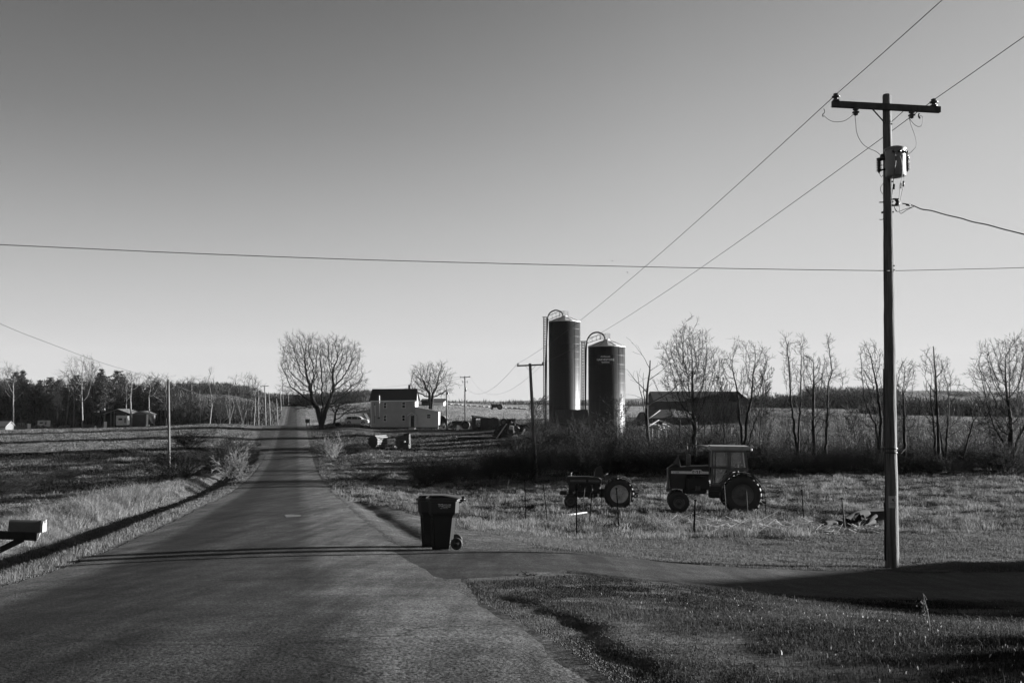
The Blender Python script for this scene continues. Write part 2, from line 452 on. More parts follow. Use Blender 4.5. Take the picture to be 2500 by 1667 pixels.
# albedo zones : pale stubble on far fields, dark brush and painted-in shade in the left valley
PX = 1250 + XX / np.maximum(YY, 1) * F
pale = sstep(235, 300, UU) * (1 - sstep(700, 900, UU)) + 0.75 * sstep(140, 165, UU) * (1 - sstep(235, 250, UU)) * (VV < -6)
pale = pale + 0.5 * sstep(118, 128, UU) * (VV > 75)
pale = pale * (1 - .8 * sstep(95, 120, XX) * sstep(215, 240, YY))
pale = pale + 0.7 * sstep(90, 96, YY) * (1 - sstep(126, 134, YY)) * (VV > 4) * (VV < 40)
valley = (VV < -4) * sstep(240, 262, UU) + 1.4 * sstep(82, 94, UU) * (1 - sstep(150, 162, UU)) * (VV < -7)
gravel = (1 - sstep(3.6, 4.6, np.abs(VV) - 2.8 * (VV > 0) * sstep(18, 22, UU) * (1 - sstep(26, 60, UU)))) * sstep(1, 3, UU) * (1 - sstep(60, 120, UU))
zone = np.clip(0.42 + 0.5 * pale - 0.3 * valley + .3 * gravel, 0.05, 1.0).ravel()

def ground_material():
    m = bpy.data.materials.new('ground_turf'); m.use_nodes = True
    t = m.node_tree; n = t.nodes; b = n['Principled BSDF']
    b.inputs['Roughness'].default_value = 0.95; b.inputs['Specular IOR Level'].default_value = 0.05
    tc = n.new('ShaderNodeTexCoord')
    def noise(sc, det, stretch=None):
        q = n.new('ShaderNodeTexNoise'); q.inputs['Scale'].default_value = sc; q.inputs['Detail'].default_value = det
        q.inputs['Roughness'].default_value = 0.7
        if stretch:
            mp = n.new('ShaderNodeMapping'); mp.inputs['Scale'].default_value = stretch
            t.links.new(tc.outputs['Object'], mp.inputs[0]); t.links.new(mp.outputs[0], q.inputs['Vector'])
        else: t.links.new(tc.outputs['Object'], q.inputs['Vector'])
        return q
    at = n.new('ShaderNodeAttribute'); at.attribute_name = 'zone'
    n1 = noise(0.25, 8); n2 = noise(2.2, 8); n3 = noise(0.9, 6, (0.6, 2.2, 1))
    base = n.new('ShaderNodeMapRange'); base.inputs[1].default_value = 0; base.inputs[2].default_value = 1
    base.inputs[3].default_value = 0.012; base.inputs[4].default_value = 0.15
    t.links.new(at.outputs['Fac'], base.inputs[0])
    def mul(a, bb):
        q = n.new('ShaderNodeMath'); q.operation = 'MULTIPLY'; t.links.new(a, q.inputs[0]); t.links.new(bb, q.inputs[1]); return q.outputs[0]
    def rng(src, lo, hi, a=0.35, c=0.65):
        q = n.new('ShaderNodeMapRange'); q.inputs[1].default_value = a; q.inputs[2].default_value = c
        q.inputs[3].default_value = lo; q.inputs[4].default_value = hi; t.links.new(src, q.inputs[0]); return q.outputs[0]
    c = mul(mul(base.outputs[0], rng(n1.outputs[0], 0.65, 1.25)), mul(rng(n2.outputs[0], 0.5, 1.5), rng(n3.outputs[0], 0.65, 1.35)))
    t.links.new(c, b.inputs['Base Color'])
    bp = n.new('ShaderNodeBump'); bp.inputs['Strength'].default_value = 1.0; bp.inputs['Distance'].default_value = 0.18
    t.links.new(n2.outputs[0], bp.inputs['Height'])
    bp2 = n.new('ShaderNodeBump'); bp2.inputs['Strength'].default_value = 0.8; bp2.inputs['Distance'].default_value = 0.35
    t.links.new(n3.outputs[0], bp2.inputs['Height']); t.links.new(bp.outputs[0], bp2.inputs['Normal'])
    t.links.new(bp2.outputs[0], b.inputs['Normal'])
    return m
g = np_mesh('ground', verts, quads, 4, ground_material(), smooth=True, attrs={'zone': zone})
g['kind'] = 'structure'

# road sheet shares the ground's rows
def asphalt(name, base, light, lat=True, bumpd=0.012):
    m = bpy.data.materials.new(name); m.use_nodes = True
    t = m.node_tree; n = t.nodes; b = n['Principled BSDF']
    b.inputs['Roughness'].default_value = 0.9; b.inputs['Specular IOR Level'].default_value = 0.08
    tc = n.new('ShaderNodeTexCoord')
    def noise(sc, det, st=None):
        q = n.new('ShaderNodeTexNoise'); q.inputs['Scale'].default_value = sc; q.inputs['Detail'].default_value = det
        q.inputs['Roughness'].default_value = 0.65
        mp = n.new('ShaderNodeMapping'); mp.inputs['Scale'].default_value = st or (1, 1, 1); mp.inputs['Rotation'].default_value = (0, 0, R(-12.2) if st else 0)
        t.links.new(tc.outputs['Object'], mp.inputs[0]); t.links.new(mp.outputs[0], q.inputs['Vector'])
        return q.outputs[0]
    def rng(src, lo, hi, a=0.35, c=0.65):
        q = n.new('ShaderNodeMapRange'); q.inputs[1].default_value = a; q.inputs[2].default_value = c
        q.inputs[3].default_value = lo; q.inputs[4].default_value = hi; t.links.new(src, q.inputs[0]); return q.outputs[0]
    def mul(a, bb):
        q = n.new('ShaderNodeMath'); q.operation = 'MULTIPLY'; t.links.new(a, q.inputs[0]); t.links.new(bb, q.inputs[1]); return q.outputs[0]
    grit = noise(38, 4); g2 = noise(13, 5); mid = noise(1.1, 6); streak = noise(1.6, 6, (1.2, 0.05, 1)); big = noise(0.22, 4)
    c = mul(mul(mul(rng(grit, 0.25, 1.8, .38, .62), rng(g2, .72, 1.3)), rng(mid, 0.7, 1.35)), mul(rng(streak, 0.6, 1.4), rng(big, 0.85, 1.15)))
    if lat:
        at = n.new('ShaderNodeAttribute'); at.attribute_name = 'lat'
        ad = n.new('ShaderNodeMath'); ad.operation = 'MULTIPLY_ADD'; ad.inputs[1].default_value = 0.7
        t.links.new(streak, ad.inputs[0]); t.links.new(at.outputs['Fac'], ad.inputs[2])
        q = n.new('ShaderNodeMapRange'); q.inputs[1].default_value = -3.2 + .35; q.inputs[2].default_value = 3.2 + .35; t.links.new(ad.outputs[0], q.inputs[0])
        cr = n.new('ShaderNodeValToRGB'); e = cr.color_ramp.elements
        e[0].position = 0.0; e[0].color = (light, light, light, 1); e[1].position = 1.0; e[1].color = (light * 1.25,) * 3 + (1,)
        for pos, val in ((0.12, light * 0.95), (0.17, base * 0.72), (0.30, base * 0.62), (0.42, base * 0.95), (0.55, base * 1.0), (0.66, base * 0.9), (0.74, light * 0.95), (0.9, light * 1.15)):
            k = e.new(pos); k.color = (val, val, val, 1)
        t.links.new(q.outputs[0], cr.inputs[0]); c = mul(c, cr.outputs[0])
    else:
        v = n.new('ShaderNodeValue'); v.outputs[0].default_value = base; c = mul(c, v.outputs[0])
    # cracks
    vo = n.new('ShaderNodeTexVoronoi'); vo.feature = 'DISTANCE_TO_EDGE'; vo.inputs['Scale'].default_value = 0.16
    wp = n.new('ShaderNodeVectorMath'); wp.operation = 'ADD'
    nn = n.new('ShaderNodeTexNoise'); nn.inputs['Scale'].default_value = 1.4; nn.inputs['Detail'].default_value = 5
    t.links.new(tc.outputs['Object'], nn.inputs['Vector']); t.links.new(tc.outputs['Object'], wp.inputs[0]); t.links.new(nn.outputs['Color'], wp.inputs[1])
    t.links.new(wp.outputs[0], vo.inputs['Vector'])
    ck = rng(vo.outputs['Distance'], 0.5, 1.0, 0.0, 0.006)
    c = mul(c, ck)
    t.links.new(c, b.inputs['Base Color'])
    bp = n.new('ShaderNodeBump'); bp.inputs['Strength'].default_value = 0.9; bp.inputs['Distance'].default_value = bumpd
    t.links.new(grit, bp.inputs['Height'])
    bp2 = n.new('ShaderNodeBump'); bp2.inputs['Strength'].default_value = 0.5; bp2.inputs['Distance'].default_value = 0.03
    t.links.new(mid, bp2.inputs['Height']); t.links.new(bp.outputs[0], bp2.inputs['Normal'])
    t.links.new(bp2.outputs[0], b.inputs['Normal'])
    return m
M_ROAD = asphalt('road_asphalt', 0.030, 0.066)
M_DRIVE = asphalt('drive_asphalt', 0.032, 0.08, lat=False)
ru = U[(U > -300) & (U < 700)]
rv = np.array([-HW, -2.4, -1.2, 0, 1.2, 2.4, HW])
UR, VR = np.meshgrid(ru, rv, indexing='ij')
wob = (0.26 * (fnoise(UR * 0.9, VR * 0 + 5, 4) - 0.62) - .42 * (VR > 0) * (1 - sstep(8, 15, UR))) * (np.abs(VR) > 3)
XR, YR = to_xy(UR, VR + wob * np.sign(VR))
crown = 0.045 * (1 - (VR / HW) ** 2)
ZR = zroad(UR) + 0.006 + crown
a, b_ = UR.shape; ii = np.arange(a * b_).reshape(a, b_)
qd = np.stack([ii[:-1, :-1], ii[:-1, 1:], ii[1:, 1:], ii[1:, :-1]], -1).reshape(-1, 4)[:, ::-1]
o = np_mesh('road', np.stack([XR, YR, ZR], -1).reshape(-1, 3), qd, 4, M_ROAD, smooth=True, attrs={'lat': VR.ravel()}); o['kind'] = 'structure'

def sheet(name, Xg, Yg, lift, m, tuck=0):
    Zg = ground_z(Xg, Yg, micro=False) + lift
    if tuck: Zg[:, 0] -= tuck; Zg[:, -1] -= tuck; Zg[0] -= .03; Zg[1] -= .012
    a, b_ = Xg.shape; ii = np.arange(a * b_).reshape(a, b_)
    qd = np.stack([ii[:-1, :-1], ii[:-1, 1:], ii[1:, 1:], ii[1:, :-1]], -1).reshape(-1, 4)
    o = np_mesh(name, np.stack([Xg, Yg, Zg], -1).reshape(-1, 3), qd, 4, m, smooth=True)
    o['kind'] = 'structure'; return o
# near driveway, joining the road's right edge
tx = np.linspace(0, 1, 90) ** 1.4; ty = np.linspace(0, 1, 26)
TX, TY = np.meshgrid(tx, ty, indexing='ij')
def edge_x(Y): # road right edge at that Y
    return R0[0] + HW * RR[0] + (Y - HW * RR[1]) / RD[1] * RD[0] - 0.5
Xe = 40 * TX
farY, nearY = drive_mask(Xe, 0)
Yd = nearY + (farY - nearY) * TY
Xd = edge_x(Yd) + TX * (40 - edge_x(Yd))
farY, nearY = drive_mask(Xd, 0)
flare = np.exp(-np.maximum(Xd - edge_x(Yd), 0) / 1.6)
Yd = nearY - 1.3 * flare + (farY - nearY + 2.2 * flare) * TY + 0.35 * (fnoise(Xd * 1.3, TY * 3, 4) - .5)
Xd = edge_x(Yd) + TX * (40 - edge_x(Yd))
sheet('driveway', Xd, Yd, 0.012, M_DRIVE, .07)
# farmyard drive in front of the house
ty = np.linspace(0, 1, 60); tx = np.linspace(0, 1, 10)
TX, TY = np.meshgrid(ty, tx, indexing='ij')
c0 = np.array([-45.5, 203.]); c1 = np.array([-26., 199]); c2 = np.array([-6., 196])
cx = -48 + 50 * TX; cyy = 205 - 10 * TX; wd = 5 + 14 * sstep(0.55, 1.0, TX)
sheet('farmyard_drive', cx, cyy - wd / 2 + wd * TY, 0.05, M_DRIVE)
# ================================================================== vegetation
def _rot(d, ang, phi):
    """tilt unit vector d by ang around a random azimuth phi"""
    dx, dy, dz = d
    if abs(dz) < 0.95: ax, ay, az = dy, -dx, 0.0
    else: ax, ay, az = 0.0, dz, -dy
    l = sqrt(ax * ax + ay * ay + az * az); ax /= l; ay /= l; az /= l
    bx, by, bz = dy * az - dz * ay, dz * ax - dx * az, dx * ay - dy * ax
    c, s = cos(ang), sin(ang); cp, sp = cos(phi), sin(phi)
    v = (c * dx + s * (cp * ax + sp * bx), c * dy + s * (cp * ay + sp * by), c * dz + s * (cp * az + sp * bz))
    l = sqrt(v[0] ** 2 + v[1] ** 2 + v[2] ** 2)
    return (v[0] / l, v[1] / l, v[2] / l)

def grow(rng, p, d, L, r, lev, out, S):
    ns = S['n'][lev]; st = L / ns; w = S['wob'][lev]; up = S['up'][lev]
    K = S['K'][lev] if lev < S['max'] else 0
    t0 = S['t0'][lev]
    kids = sorted(t0 + (1 - t0) * (i + rng.random()) / max(K, 1) for i in range(K)) if K else []
    ki = 0; az = rng.random() * 6.28
    for i in range(ns):
        d = (d[0] + w * (rng.random() - .5), d[1] + w * (rng.random() - .5), d[2] + w * (rng.random() - .5) + up)
        l = sqrt(d[0] ** 2 + d[1] ** 2 + d[2] ** 2); d = (d[0] / l, d[1] / l, d[2] / l)
        q = (p[0] + d[0] * st, p[1] + d[1] * st, p[2] + d[2] * st)
        ta, tb = i / ns, (i + 1) / ns
        ra, rb = r * (1 - .78 * ta), r * (1 - .78 * tb)
        out.append((p, q, max(ra, S['rmin']), max(rb, S['rmin']), lev))
        while ki < len(kids) and kids[ki] <= tb:
            t = kids[ki]; f = (t - ta) / (tb - ta)
            c = (p[0] + (q[0] - p[0]) * f, p[1] + (q[1] - p[1]) * f, p[2] + (q[2] - p[2]) * f)
            az += 2.4 + rng.random() - .5
            ang = R(S['ang'][lev]) * (0.75 + .5 * rng.random())
            if lev == 0 and 'a0' in S: ang = R(S['a0'][0] + (S['a0'][1] - S['a0'][0]) * ((ki * .618 + .1) % 1.0))
            cl = L * S['rat'][lev] * (1 - S['fall'][lev] * (t - t0) / (1 - t0 + 1e-6)) * (.65 + .6 * rng.random())
            grow(rng, c, _rot(d, ang, az), cl, max((ra + (rb - ra) * f) * S['rr'][lev], S['rmin']), lev + 1, out, S)
            ki += 1
        p = q

STY = {
 # spreading shade tree : short trunk, many ascending limbs
 'shade': dict(n=[3, 7, 5, 4, 2], K=[11, 13, 9, 7, 0], t0=[.72, .15, .15, .15, 0], wob=[.08, .28, .38, .5, .5], up=[0, .05, .04, .03, 0], ang=[36, 40, 42, 45, 0], rat=[2.9, .42, .45, .45, 0], fall=[.05, .55, .5, .5, 0], rr=[.55, .5, .5, .6, .6], max=4, rmin=.016, trunk=.2, a0=(4, 66)),
 'round': dict(n=[10, 6, 4, 3], K=[34, 11, 8, 0], t0=[.2, .15, .1, 0], wob=[.08, .2, .3, .4], up=[.02, .09, .06, 0], ang=[42, 34, 38, 0], rat=[.5, .40, .42, 0], fall=[.55, .5, .4, 0], rr=[.45, .5, .55, .6], max=3, rmin=.013, trunk=1),
 'slim': dict(n=[12, 7, 4, 3], K=[26, 9, 6, 0], t0=[.28, .15, .2, 0], wob=[.16, .25, .3, .4], up=[.02, .09, .08, 0], ang=[42, 36, 38, 0], rat=[.36, .4, .4, 0], fall=[.5, .5, .4, 0], rr=[.45, .5, .6, .6], max=3, rmin=.013, trunk=1),
 'multi': dict(n=[2, 12, 6, 4], K=[5, 18, 8, 0], t0=[.3, .28, .2, 0], wob=[.1, .2, .3, .4], up=[0, .035, .08, 0], ang=[15, 36, 34, 0], rat=[9.0, .30, .42, 0], fall=[.1, .45, .4, 0], rr=[.7, .42, .5, .6], max=3, rmin=.013, trunk=.12),
 'fork': dict(n=[4, 10, 6, 4], K=[5, 14, 8, 0], t0=[.55, .2, .2, 0], wob=[.12, .22, .32, .4], up=[0, .03, .06, 0], ang=[20, 38, 38, 0], rat=[2.4, .32, .42, 0], fall=[.1, .4, .4, 0], rr=[.62, .42, .5, .6], max=3, rmin=.013, trunk=.34, a0=(3, 30)),
 'dead': dict(n=[9, 6, 4], K=[7, 4, 0], t0=[.3, .3, 0], wob=[.22, .35, .5], up=[.01, .06, 0], ang=[38, 40, 0], rat=[.5, .42, 0], fall=[.45, .5, 0], rr=[.5, .5, .6], max=2, rmin=.014, trunk=1),
}
def make_segs(style, seed, H, half, r0, lean=(0, 0)):
    rng = random.Random(seed); S = STY[style]; out = []
    grow(rng, (0., 0., 0.), _rot((0, 0, 1.), 0.03, rng.random() * 6), H * (S['trunk'] if S['trunk'] < 1 else .92), r0, 0, out, S)
    P0 = np.array([s[0] for s in out]); P1 = np.array([s[1] for s in out])
    ra = np.array([s[2] for s in out]); rb = np.array([s[3] for s in out]); lv = np.array([s[4] for s in out])
    sz = H / P1[:, 2].max()
    mx = P1[:, 0].mean() / P1[:, 2].mean(); my = P1[:, 1].mean() / P1[:, 2].mean()
    for P in (P0, P1): P[:, 0] -= mx * P[:, 2]; P[:, 1] -= my * P[:, 2]
    sx = half / np.percentile(np.abs(P1[:, 0]), 96)
    for P in (P0, P1):
        P[:, 2] *= sz
        k = sx
        P[:, 0] = P[:, 0] * k + lean[0] * P[:, 2] / H; P[:, 1] = P[:, 1] * k + lean[1] * P[:, 2] / H
    return P0, P1, ra, rb, lv
def tubes_np(P0, P1, ra, rb, n=3):
    d = P1 - P0; l = np.linalg.norm(d, axis=1, keepdims=True); d = d / np.maximum(l, 1e-6)
    a = np.where(np.abs(d[:, 2:3]) < .9, [[0, 0, 1.]], [[1., 0, 0]])
    X = np.cross(d, a); X /= np.linalg.norm(X, axis=1, keepdims=True); Y = np.cross(d, X)
    m = len(P0); V = np.empty((m, 2 * n, 3))
    P1 = P1 + d * np.minimum(rb, ra)[:, None] * .5
    for k in range(n):
        t = 2 * pi * k / n; o = cos(t) * X + sin(t) * Y
        V[:, k] = P0 + o * ra[:, None]; V[:, n + k] = P1 + o * rb[:, None]
    b = (np.arange(m) * 2 * n)[:, None]
    F_ = np.stack([np.stack([b[:, 0] + k, b[:, 0] + (k + 1) % n, b[:, 0] + n + (k + 1) % n, b[:, 0] + n + k], 1) for k in range(n)], 1)
    return V.reshape(-1, 3), F_.reshape(-1, 4)
def tree(name, label, style, seed, base, H, half, r0, lean=(0, 0), group=None, m=None, mt=None, cut=1, cat='tree'):
    t = thing(name, label, cat, base, 0, group)
    P0, P1, ra, rb, lv = make_segs(style, seed, H, half, r0, lean)
    P0[0, 2] -= .4
    k = lv < cut + (1 if style in ('shade', 'multi', 'fork') else 0)
    v, f = tubes_np(P0[k], P1[k], ra[k], rb[k], 7)
    np_mesh('trunk', v, f, 4, m or M_BARK, t, off=False, smooth=True)
    v, f = tubes_np(P0[~k], P1[~k], ra[~k], rb[~k], 3)
    np_mesh('crown', v, f, 4, mt or M_TWIG, t, off=False)
    return t
def buds(t, seed, style, H, half, r0, n, size, lean=(0, 0)):
    pass
def colonise(seed, base, D, lobes, stems, N=900, r_base=.2, step=.42, dens=1.0, wig=(.08, .18)):
    """grow a branching skeleton into a crown made of lobes given in photo pixels at distance D"""
    rng = np.random.RandomState(seed); A = []
    vol = sum(rx * ry for _, _, rx, ry in lobes)
    for (px, py, rx, ry) in lobes:
        n = int(N * rx * ry / vol); c = W(px, py, D) - base; s = D / F
        q = rng.randn(n, 3); q /= np.linalg.norm(q, axis=1, keepdims=True); q *= rng.rand(n, 1) ** (1 / 2.0) * (1 + .32 * np.abs(rng.randn(n, 1)) * (rng.rand(n, 1) < .35))
        A.append(c + q * np.array([rx * s, (rx + ry) * .5 * s, ry * s]))
    A = np.concatenate(A); zlo = np.percentile(A[:, 2], 4)
    nodes = [np.array([0, 0, -.3])]; par = [-1]
    for (dx, dz0) in stems:   # each stem climbs to height dz0 (fraction of crown bottom) with lateral drift dx (m)
        p = 0; h = zlo * dz0; k = max(2, int(h / step)); dy = rng.uniform(-.5, .5) * abs(dx)
        cur = nodes[0]
        for i in range(k):
            t = (i + 1) / k; q = np.array([dx * t ** 1.4 + rng.randn() * .03, dy * t, h * t]); nodes.append(q); par.append(p); p = len(nodes) - 1
    P = np.array(nodes); par = list(par); alive = np.ones(len(A), bool)
    near = np.full(len(A), 1e9); who = np.zeros(len(A), int)
    def upd(lo):
        for j in range(lo, len(P), 400):
            blk = P[j:j + 400]; d = np.linalg.norm(A[:, None] - blk[None], axis=2); m_ = d.argmin(1); dm = d[np.arange(len(A)), m_]
            k = dm < near; near[k] = dm[k]; who[k] = m_[k] + j
    upd(0); kill = step * 1.15
    for it in range(90):
        alive &= near > kill * (1 if it else .5)
        if not alive.any(): break
        idx_ = np.where(alive)[0]; w = who[idx_]; dirs = A[idx_] - P[w]; dirs /= np.linalg.norm(dirs, axis=1, keepdims=True)
        acc = np.zeros((len(P), 3)); np.add.at(acc, w, dirs); g_ = np.unique(w); kc = np.bincount(np.array(par)[1:], minlength=len(P))
        full = kc[g_] > 3; bad = np.isin(w, g_[full]); alive[idx_[bad]] = False; g_ = g_[~full]
        if len(g_) == 0: break
        v = acc[g_]; v = v / np.maximum(np.linalg.norm(v, axis=1, keepdims=True), 1e-6) + rng.randn(len(g_), 3) * wig[0] + [0, 0, wig[1]]
        v /= np.linalg.norm(v, axis=1, keepdims=True); lo = len(P)
        P = np.concatenate([P, P[g_] + v * step]); par += list(g_); upd(lo)
        if len(P) > 9000: break
    n = len(P); kids = np.zeros(n, int); rad = np.zeros(n); acc = np.zeros(n)
    for i in range(n - 1, 0, -1):
        if acc[i] == 0: acc[i] = 1
        acc[par[i]] += acc[i]; kids[par[i]] += 1
    acc[0] = max(acc[0], 1); rad = r_base * (acc / acc[0]) ** .56; tip = kids == 0
    rad = np.maximum(rad, .011 if D < 150 else .016); i = np.arange(1, n); pr = np.array(par)[1:]
    P0, P1, ra, rb = P[pr], P[i], np.minimum(rad[pr], rad[i] * 1.35), rad[i]
    # fine twigs
    src_ = np.where((acc < 22) & (np.arange(n) > 3))[0]; T0 = []; T1 = []
    for rep in range(int(4 * dens)):
        s_ = src_[rng.rand(len(src_)) < .9]; p0 = P[s_]; d0 = p0 - P[np.array(par)[s_]]; d0 /= np.maximum(np.linalg.norm(d0, axis=1, keepdims=True), 1e-6)
        d = d0 * .9 + rng.randn(len(s_), 3) * .36 + [0, 0, .28]; d /= np.linalg.norm(d, axis=1, keepdims=True); L = step * rng.uniform(.6, 1.9, (len(s_), 1))
        m_ = p0 + d * L * .5; e = m_ + (d + rng.randn(len(s_), 3) * .14) * L * .5
        T0 += [p0, m_, m_]; T1 += [m_, e, m_ + (d + rng.randn(len(s_), 3) * .6) * L * .4]
    T0 = np.concatenate(T0); T1 = np.concatenate(T1); tw = np.full(len(T0), .0085 if D < 150 else .013)
    return P0, P1, ra, rb, T0, T1, tw
def ctree(name, label, seed, base, D, lobes, stems, r, N=900, step=.42, group=None, dens=1.0, m=None, mt=None, wig=(.08, .18)):
    t = thing(name, label, 'tree', base, 0, group)
    P0, P1, ra, rb, T0, T1, tw = colonise(seed, np.array(base), D, lobes, stems, N, r, step, dens, wig)
    big = ra > .05
    v, f = tubes_np(P0[big], P1[big], ra[big], rb[big], 7); np_mesh('trunk', v, f, 4, m or M_BARK, t, off=False, smooth=True)
    v, f = tubes_np(np.concatenate([P0[~big], T0]), np.concatenate([P1[~big], T1]), np.concatenate([ra[~big], tw]), np.concatenate([rb[~big], tw * .6]), 3)
    np_mesh('crown', v, f, 4, mt or M_TWIG, t, off=False); return t
def base_at(px, py, D):
    p = W(px, py, D); p[2] = gz(p[0], p[1]); return p
def top_h(py, base):
    """height needed so that a thing standing at base reaches photo row py"""
    return W(1250, py, base[1])[2] - base[2]

GH = 'bare trees standing in the hedgerow beyond the tractors'
HEDGE = [ # base px, D, lobes (px,py,rx,ry), stems, r, N, label
 (1696, 90, [(1686, 838, 42, 38), (1662, 885, 48, 45), (1716, 888, 46, 45), (1688, 925, 72, 42), (1690, 975, 60, 30), (1690, 1030, 54, 34)], [(0, 1.0)], .22, 2000, 'full rounded bare tree with dense budding twigs, directly above the cab tractor'),
 (1815, 92, [(1800, 852, 14, 30), (1828, 870, 18, 36), (1862, 880, 20, 40), (1776, 895, 20, 34), (1830, 930, 44, 36), (1825, 1000, 46, 44)], [(-1.0, 1.0), (-.3, 1.2), (.5, 1.2), (1.1, 1.0), (-.6, .9)], .20, 750, 'several thin bare stems rising from one foot just right of the cab tractor roof'),
 (1948, 91, [(1924, 862, 15, 40), (1956, 850, 13, 36), (1936, 915, 30, 36), (1942, 990, 30, 44)], [(-.5, 1.2), (.3, 1.2)], .16, 520, 'tall bare tree with two close straight stems, left of the gap to the slender tree'),
 (1990, 93, [(1974, 892, 20, 30), (2004, 898, 20, 32), (1986, 935, 30, 30), (1990, 1010, 34, 40)], [(-.1, 1.0), (.3, .8)], .19, 460, 'crooked bare tree with a forked spreading top between two taller trees'),
 (2016, 95, [(2024, 845, 12, 34), (2030, 890, 15, 34), (2048, 922, 24, 18), (2008, 935, 20, 24), (2018, 1000, 28, 44)], [(.3, 1.2)], .14, 420, 'slender tall bare tree whose narrow top is the highest left of the big pole'),
 (2148, 90, [(2108, 872, 13, 32), (2132, 870, 15, 34), (2152, 885, 10, 36), (2116, 915, 28, 30), (2146, 940, 24, 30), (2142, 1010, 34, 42)], [(-.3, 1.0), (.2, 1.1)], .19, 640, 'bare tree with open fan of fine branches immediately left of the big pole'),
 (2210, 92, [(2208, 912, 30, 34), (2202, 955, 36, 30), (2206, 1020, 36, 36)], [(0, 1.0)], .15, 520, 'short fine-branched bare tree immediately right of the big pole'),
 (2308, 91, [(2270, 890, 24, 34), (2296, 905, 26, 34), (2305, 960, 46, 40), (2260, 985, 40, 24), (2310, 1040, 52, 34)], [(-.5, 1.0), (.3, 1.0)], .18, 900, 'bare tree with fine twigs around a dead leaning snag'),
 (2466, 88, [(2416, 872, 26, 34), (2470, 856, 28, 32), (2505, 848, 24, 28), (2398, 912, 34, 24), (2460, 915, 62, 46), (2440, 968, 62, 34), (2530, 900, 40, 50), (2455, 1035, 74, 40)], [(-.7, .8), (.2, 1.0), (.9, .9)], .30, 2200, 'largest bare tree of the hedgerow at the right edge of the photo'),
]
for k_, (px, D, lb_, st, r, N, lab) in enumerate(HEDGE):
    ctree('bare_tree', lab, 30 + k_, base_at(px, 1150, D), D, lb_, st, r * .98, int(N * (2.0 if N > 1500 else 1.45)), .33, GH, 1.0 if N > 1500 else .8)
b = base_at(1768, 1150, 94); tree('bare_tree', 'thin wispy bare sapling between the rounded tree and the clump of stems', 'slim', 21, b, top_h(905, b), .9, .06, (0, 0), GH)
b = base_at(1858, 1150, 95); tree('bare_tree', 'medium bare sapling right of the clump of stems, branching over the far field', 'slim', 22, b, top_h(880, b), 1.3, .08, (.3, 0), GH)
b = base_at(2084, 1150, 95); tree('bare_tree', 'short faint sapling midway between the slender tree and the big pole', 'slim', 23, b, top_h(965, b), 1.0, .06, (0, 0), GH)
b = base_at(1588, 1120, 112); tree('dead_tree', 'dead broken tree with few crooked limbs beside the second silo', 'dead', 33, b, top_h(822, b), 3.6, .28, (.3, 0), GH)
b = base_at(1505, 1130, 104); tree('bare_tree', 'low twiggy bare tree in front of the foot of the second silo', 'slim', 24, b, top_h(960, b), 1.8, .08, (0, 0), GH)
b = base_at(1310, 1110, 112); tree('bare_tree', 'small bare sapling behind the leaning pole, left of the tall silo', 'slim', 25, b, top_h(962, b), 1.3, .05, (.2, 0), GH)
# dead snags : a bare stem each
def snag(px0, py0, px1, py1, D, r, lab):
    b = base_at(px0, py0, D); q = W(px1, py1, D); t = thing('dead_snag', lab, 'dead tree', b, 0, 'dead snags in the hedgerow')
    m = MB(); rr = random.Random(px0); pts = []
    for i in range(9):
        f = i / 8; pts.append(b * (1 - f) + q * f + np.array([(rr.random() - .5) * .25 * (0 < i < 8), (rr.random() - .5) * .3, 0]))
    m.tube(pts, [r * (1 - .75 * i / 8) for i in range(9)], 7); m.build('trunk', M_BARK, t)
    m = MB()
    for k in range(4):
        i = 3 + k; p = pts[i]; s = 1 if k % 2 else -1
        m.tube([p, p + np.array([s * .5, 0, .5]), p + np.array([s * .8, .1, 1.2])], [r * .35, r * .22, .015], 5)
    m.build('limb', M_BARK, t)
snag(2300, 1150, 2280, 845, 89, .17, 'tall dead snag ending in a dark bare spike, right of the big pole')
snag(2285, 1150, 2272, 940, 90, .15, 'shorter blackened snag left of the tall dead spike')
snag(2348, 1130, 2380, 984, 90, .12, 'leaning broken snag between the dead spike and the largest tree')
# yard trees
b = base_at(785, 1046, 208)
ctree('maple_tree', 'huge spreading bare shade tree beside the road, left of the farmhouse', 42, b, 208, [(722, 862, 38, 44), (765, 858, 38, 40), (812, 860, 36, 40), (856, 878, 30, 40), (704, 900, 26, 26), (785, 925, 58, 44), (868, 935, 26, 30), (718, 950, 36, 22), (840, 965, 46, 22), (748, 992, 44, 12), (846, 996, 44, 9)], [(-1.0, .95), (.9, .95), (0, .9)], .80, 5200, .62, wig=(.24, .05))
b = base_at(816, 1043, 213)
ctree('bare_tree', 'small bare tree close behind the right side of the huge shade tree', 43, b, 213, [(822, 985, 30, 26), (850, 1000, 26, 14)], [(.2, 1.0)], .25, 420, .6)
b = base_at(1052, 1020, 235)
ctree('bare_tree', 'wide-crowned bare tree behind the farmhouse lean-to', 44, b, 235, [(1018, 912, 22, 22), (1046, 906, 20, 20), (1074, 908, 20, 22), (1050, 938, 46, 28), (1015, 955, 20, 14), (1085, 955, 14, 14)], [(-.4, 1.0), (.4, 1.0)], .48, 1900, .58, wig=(.2, .06))

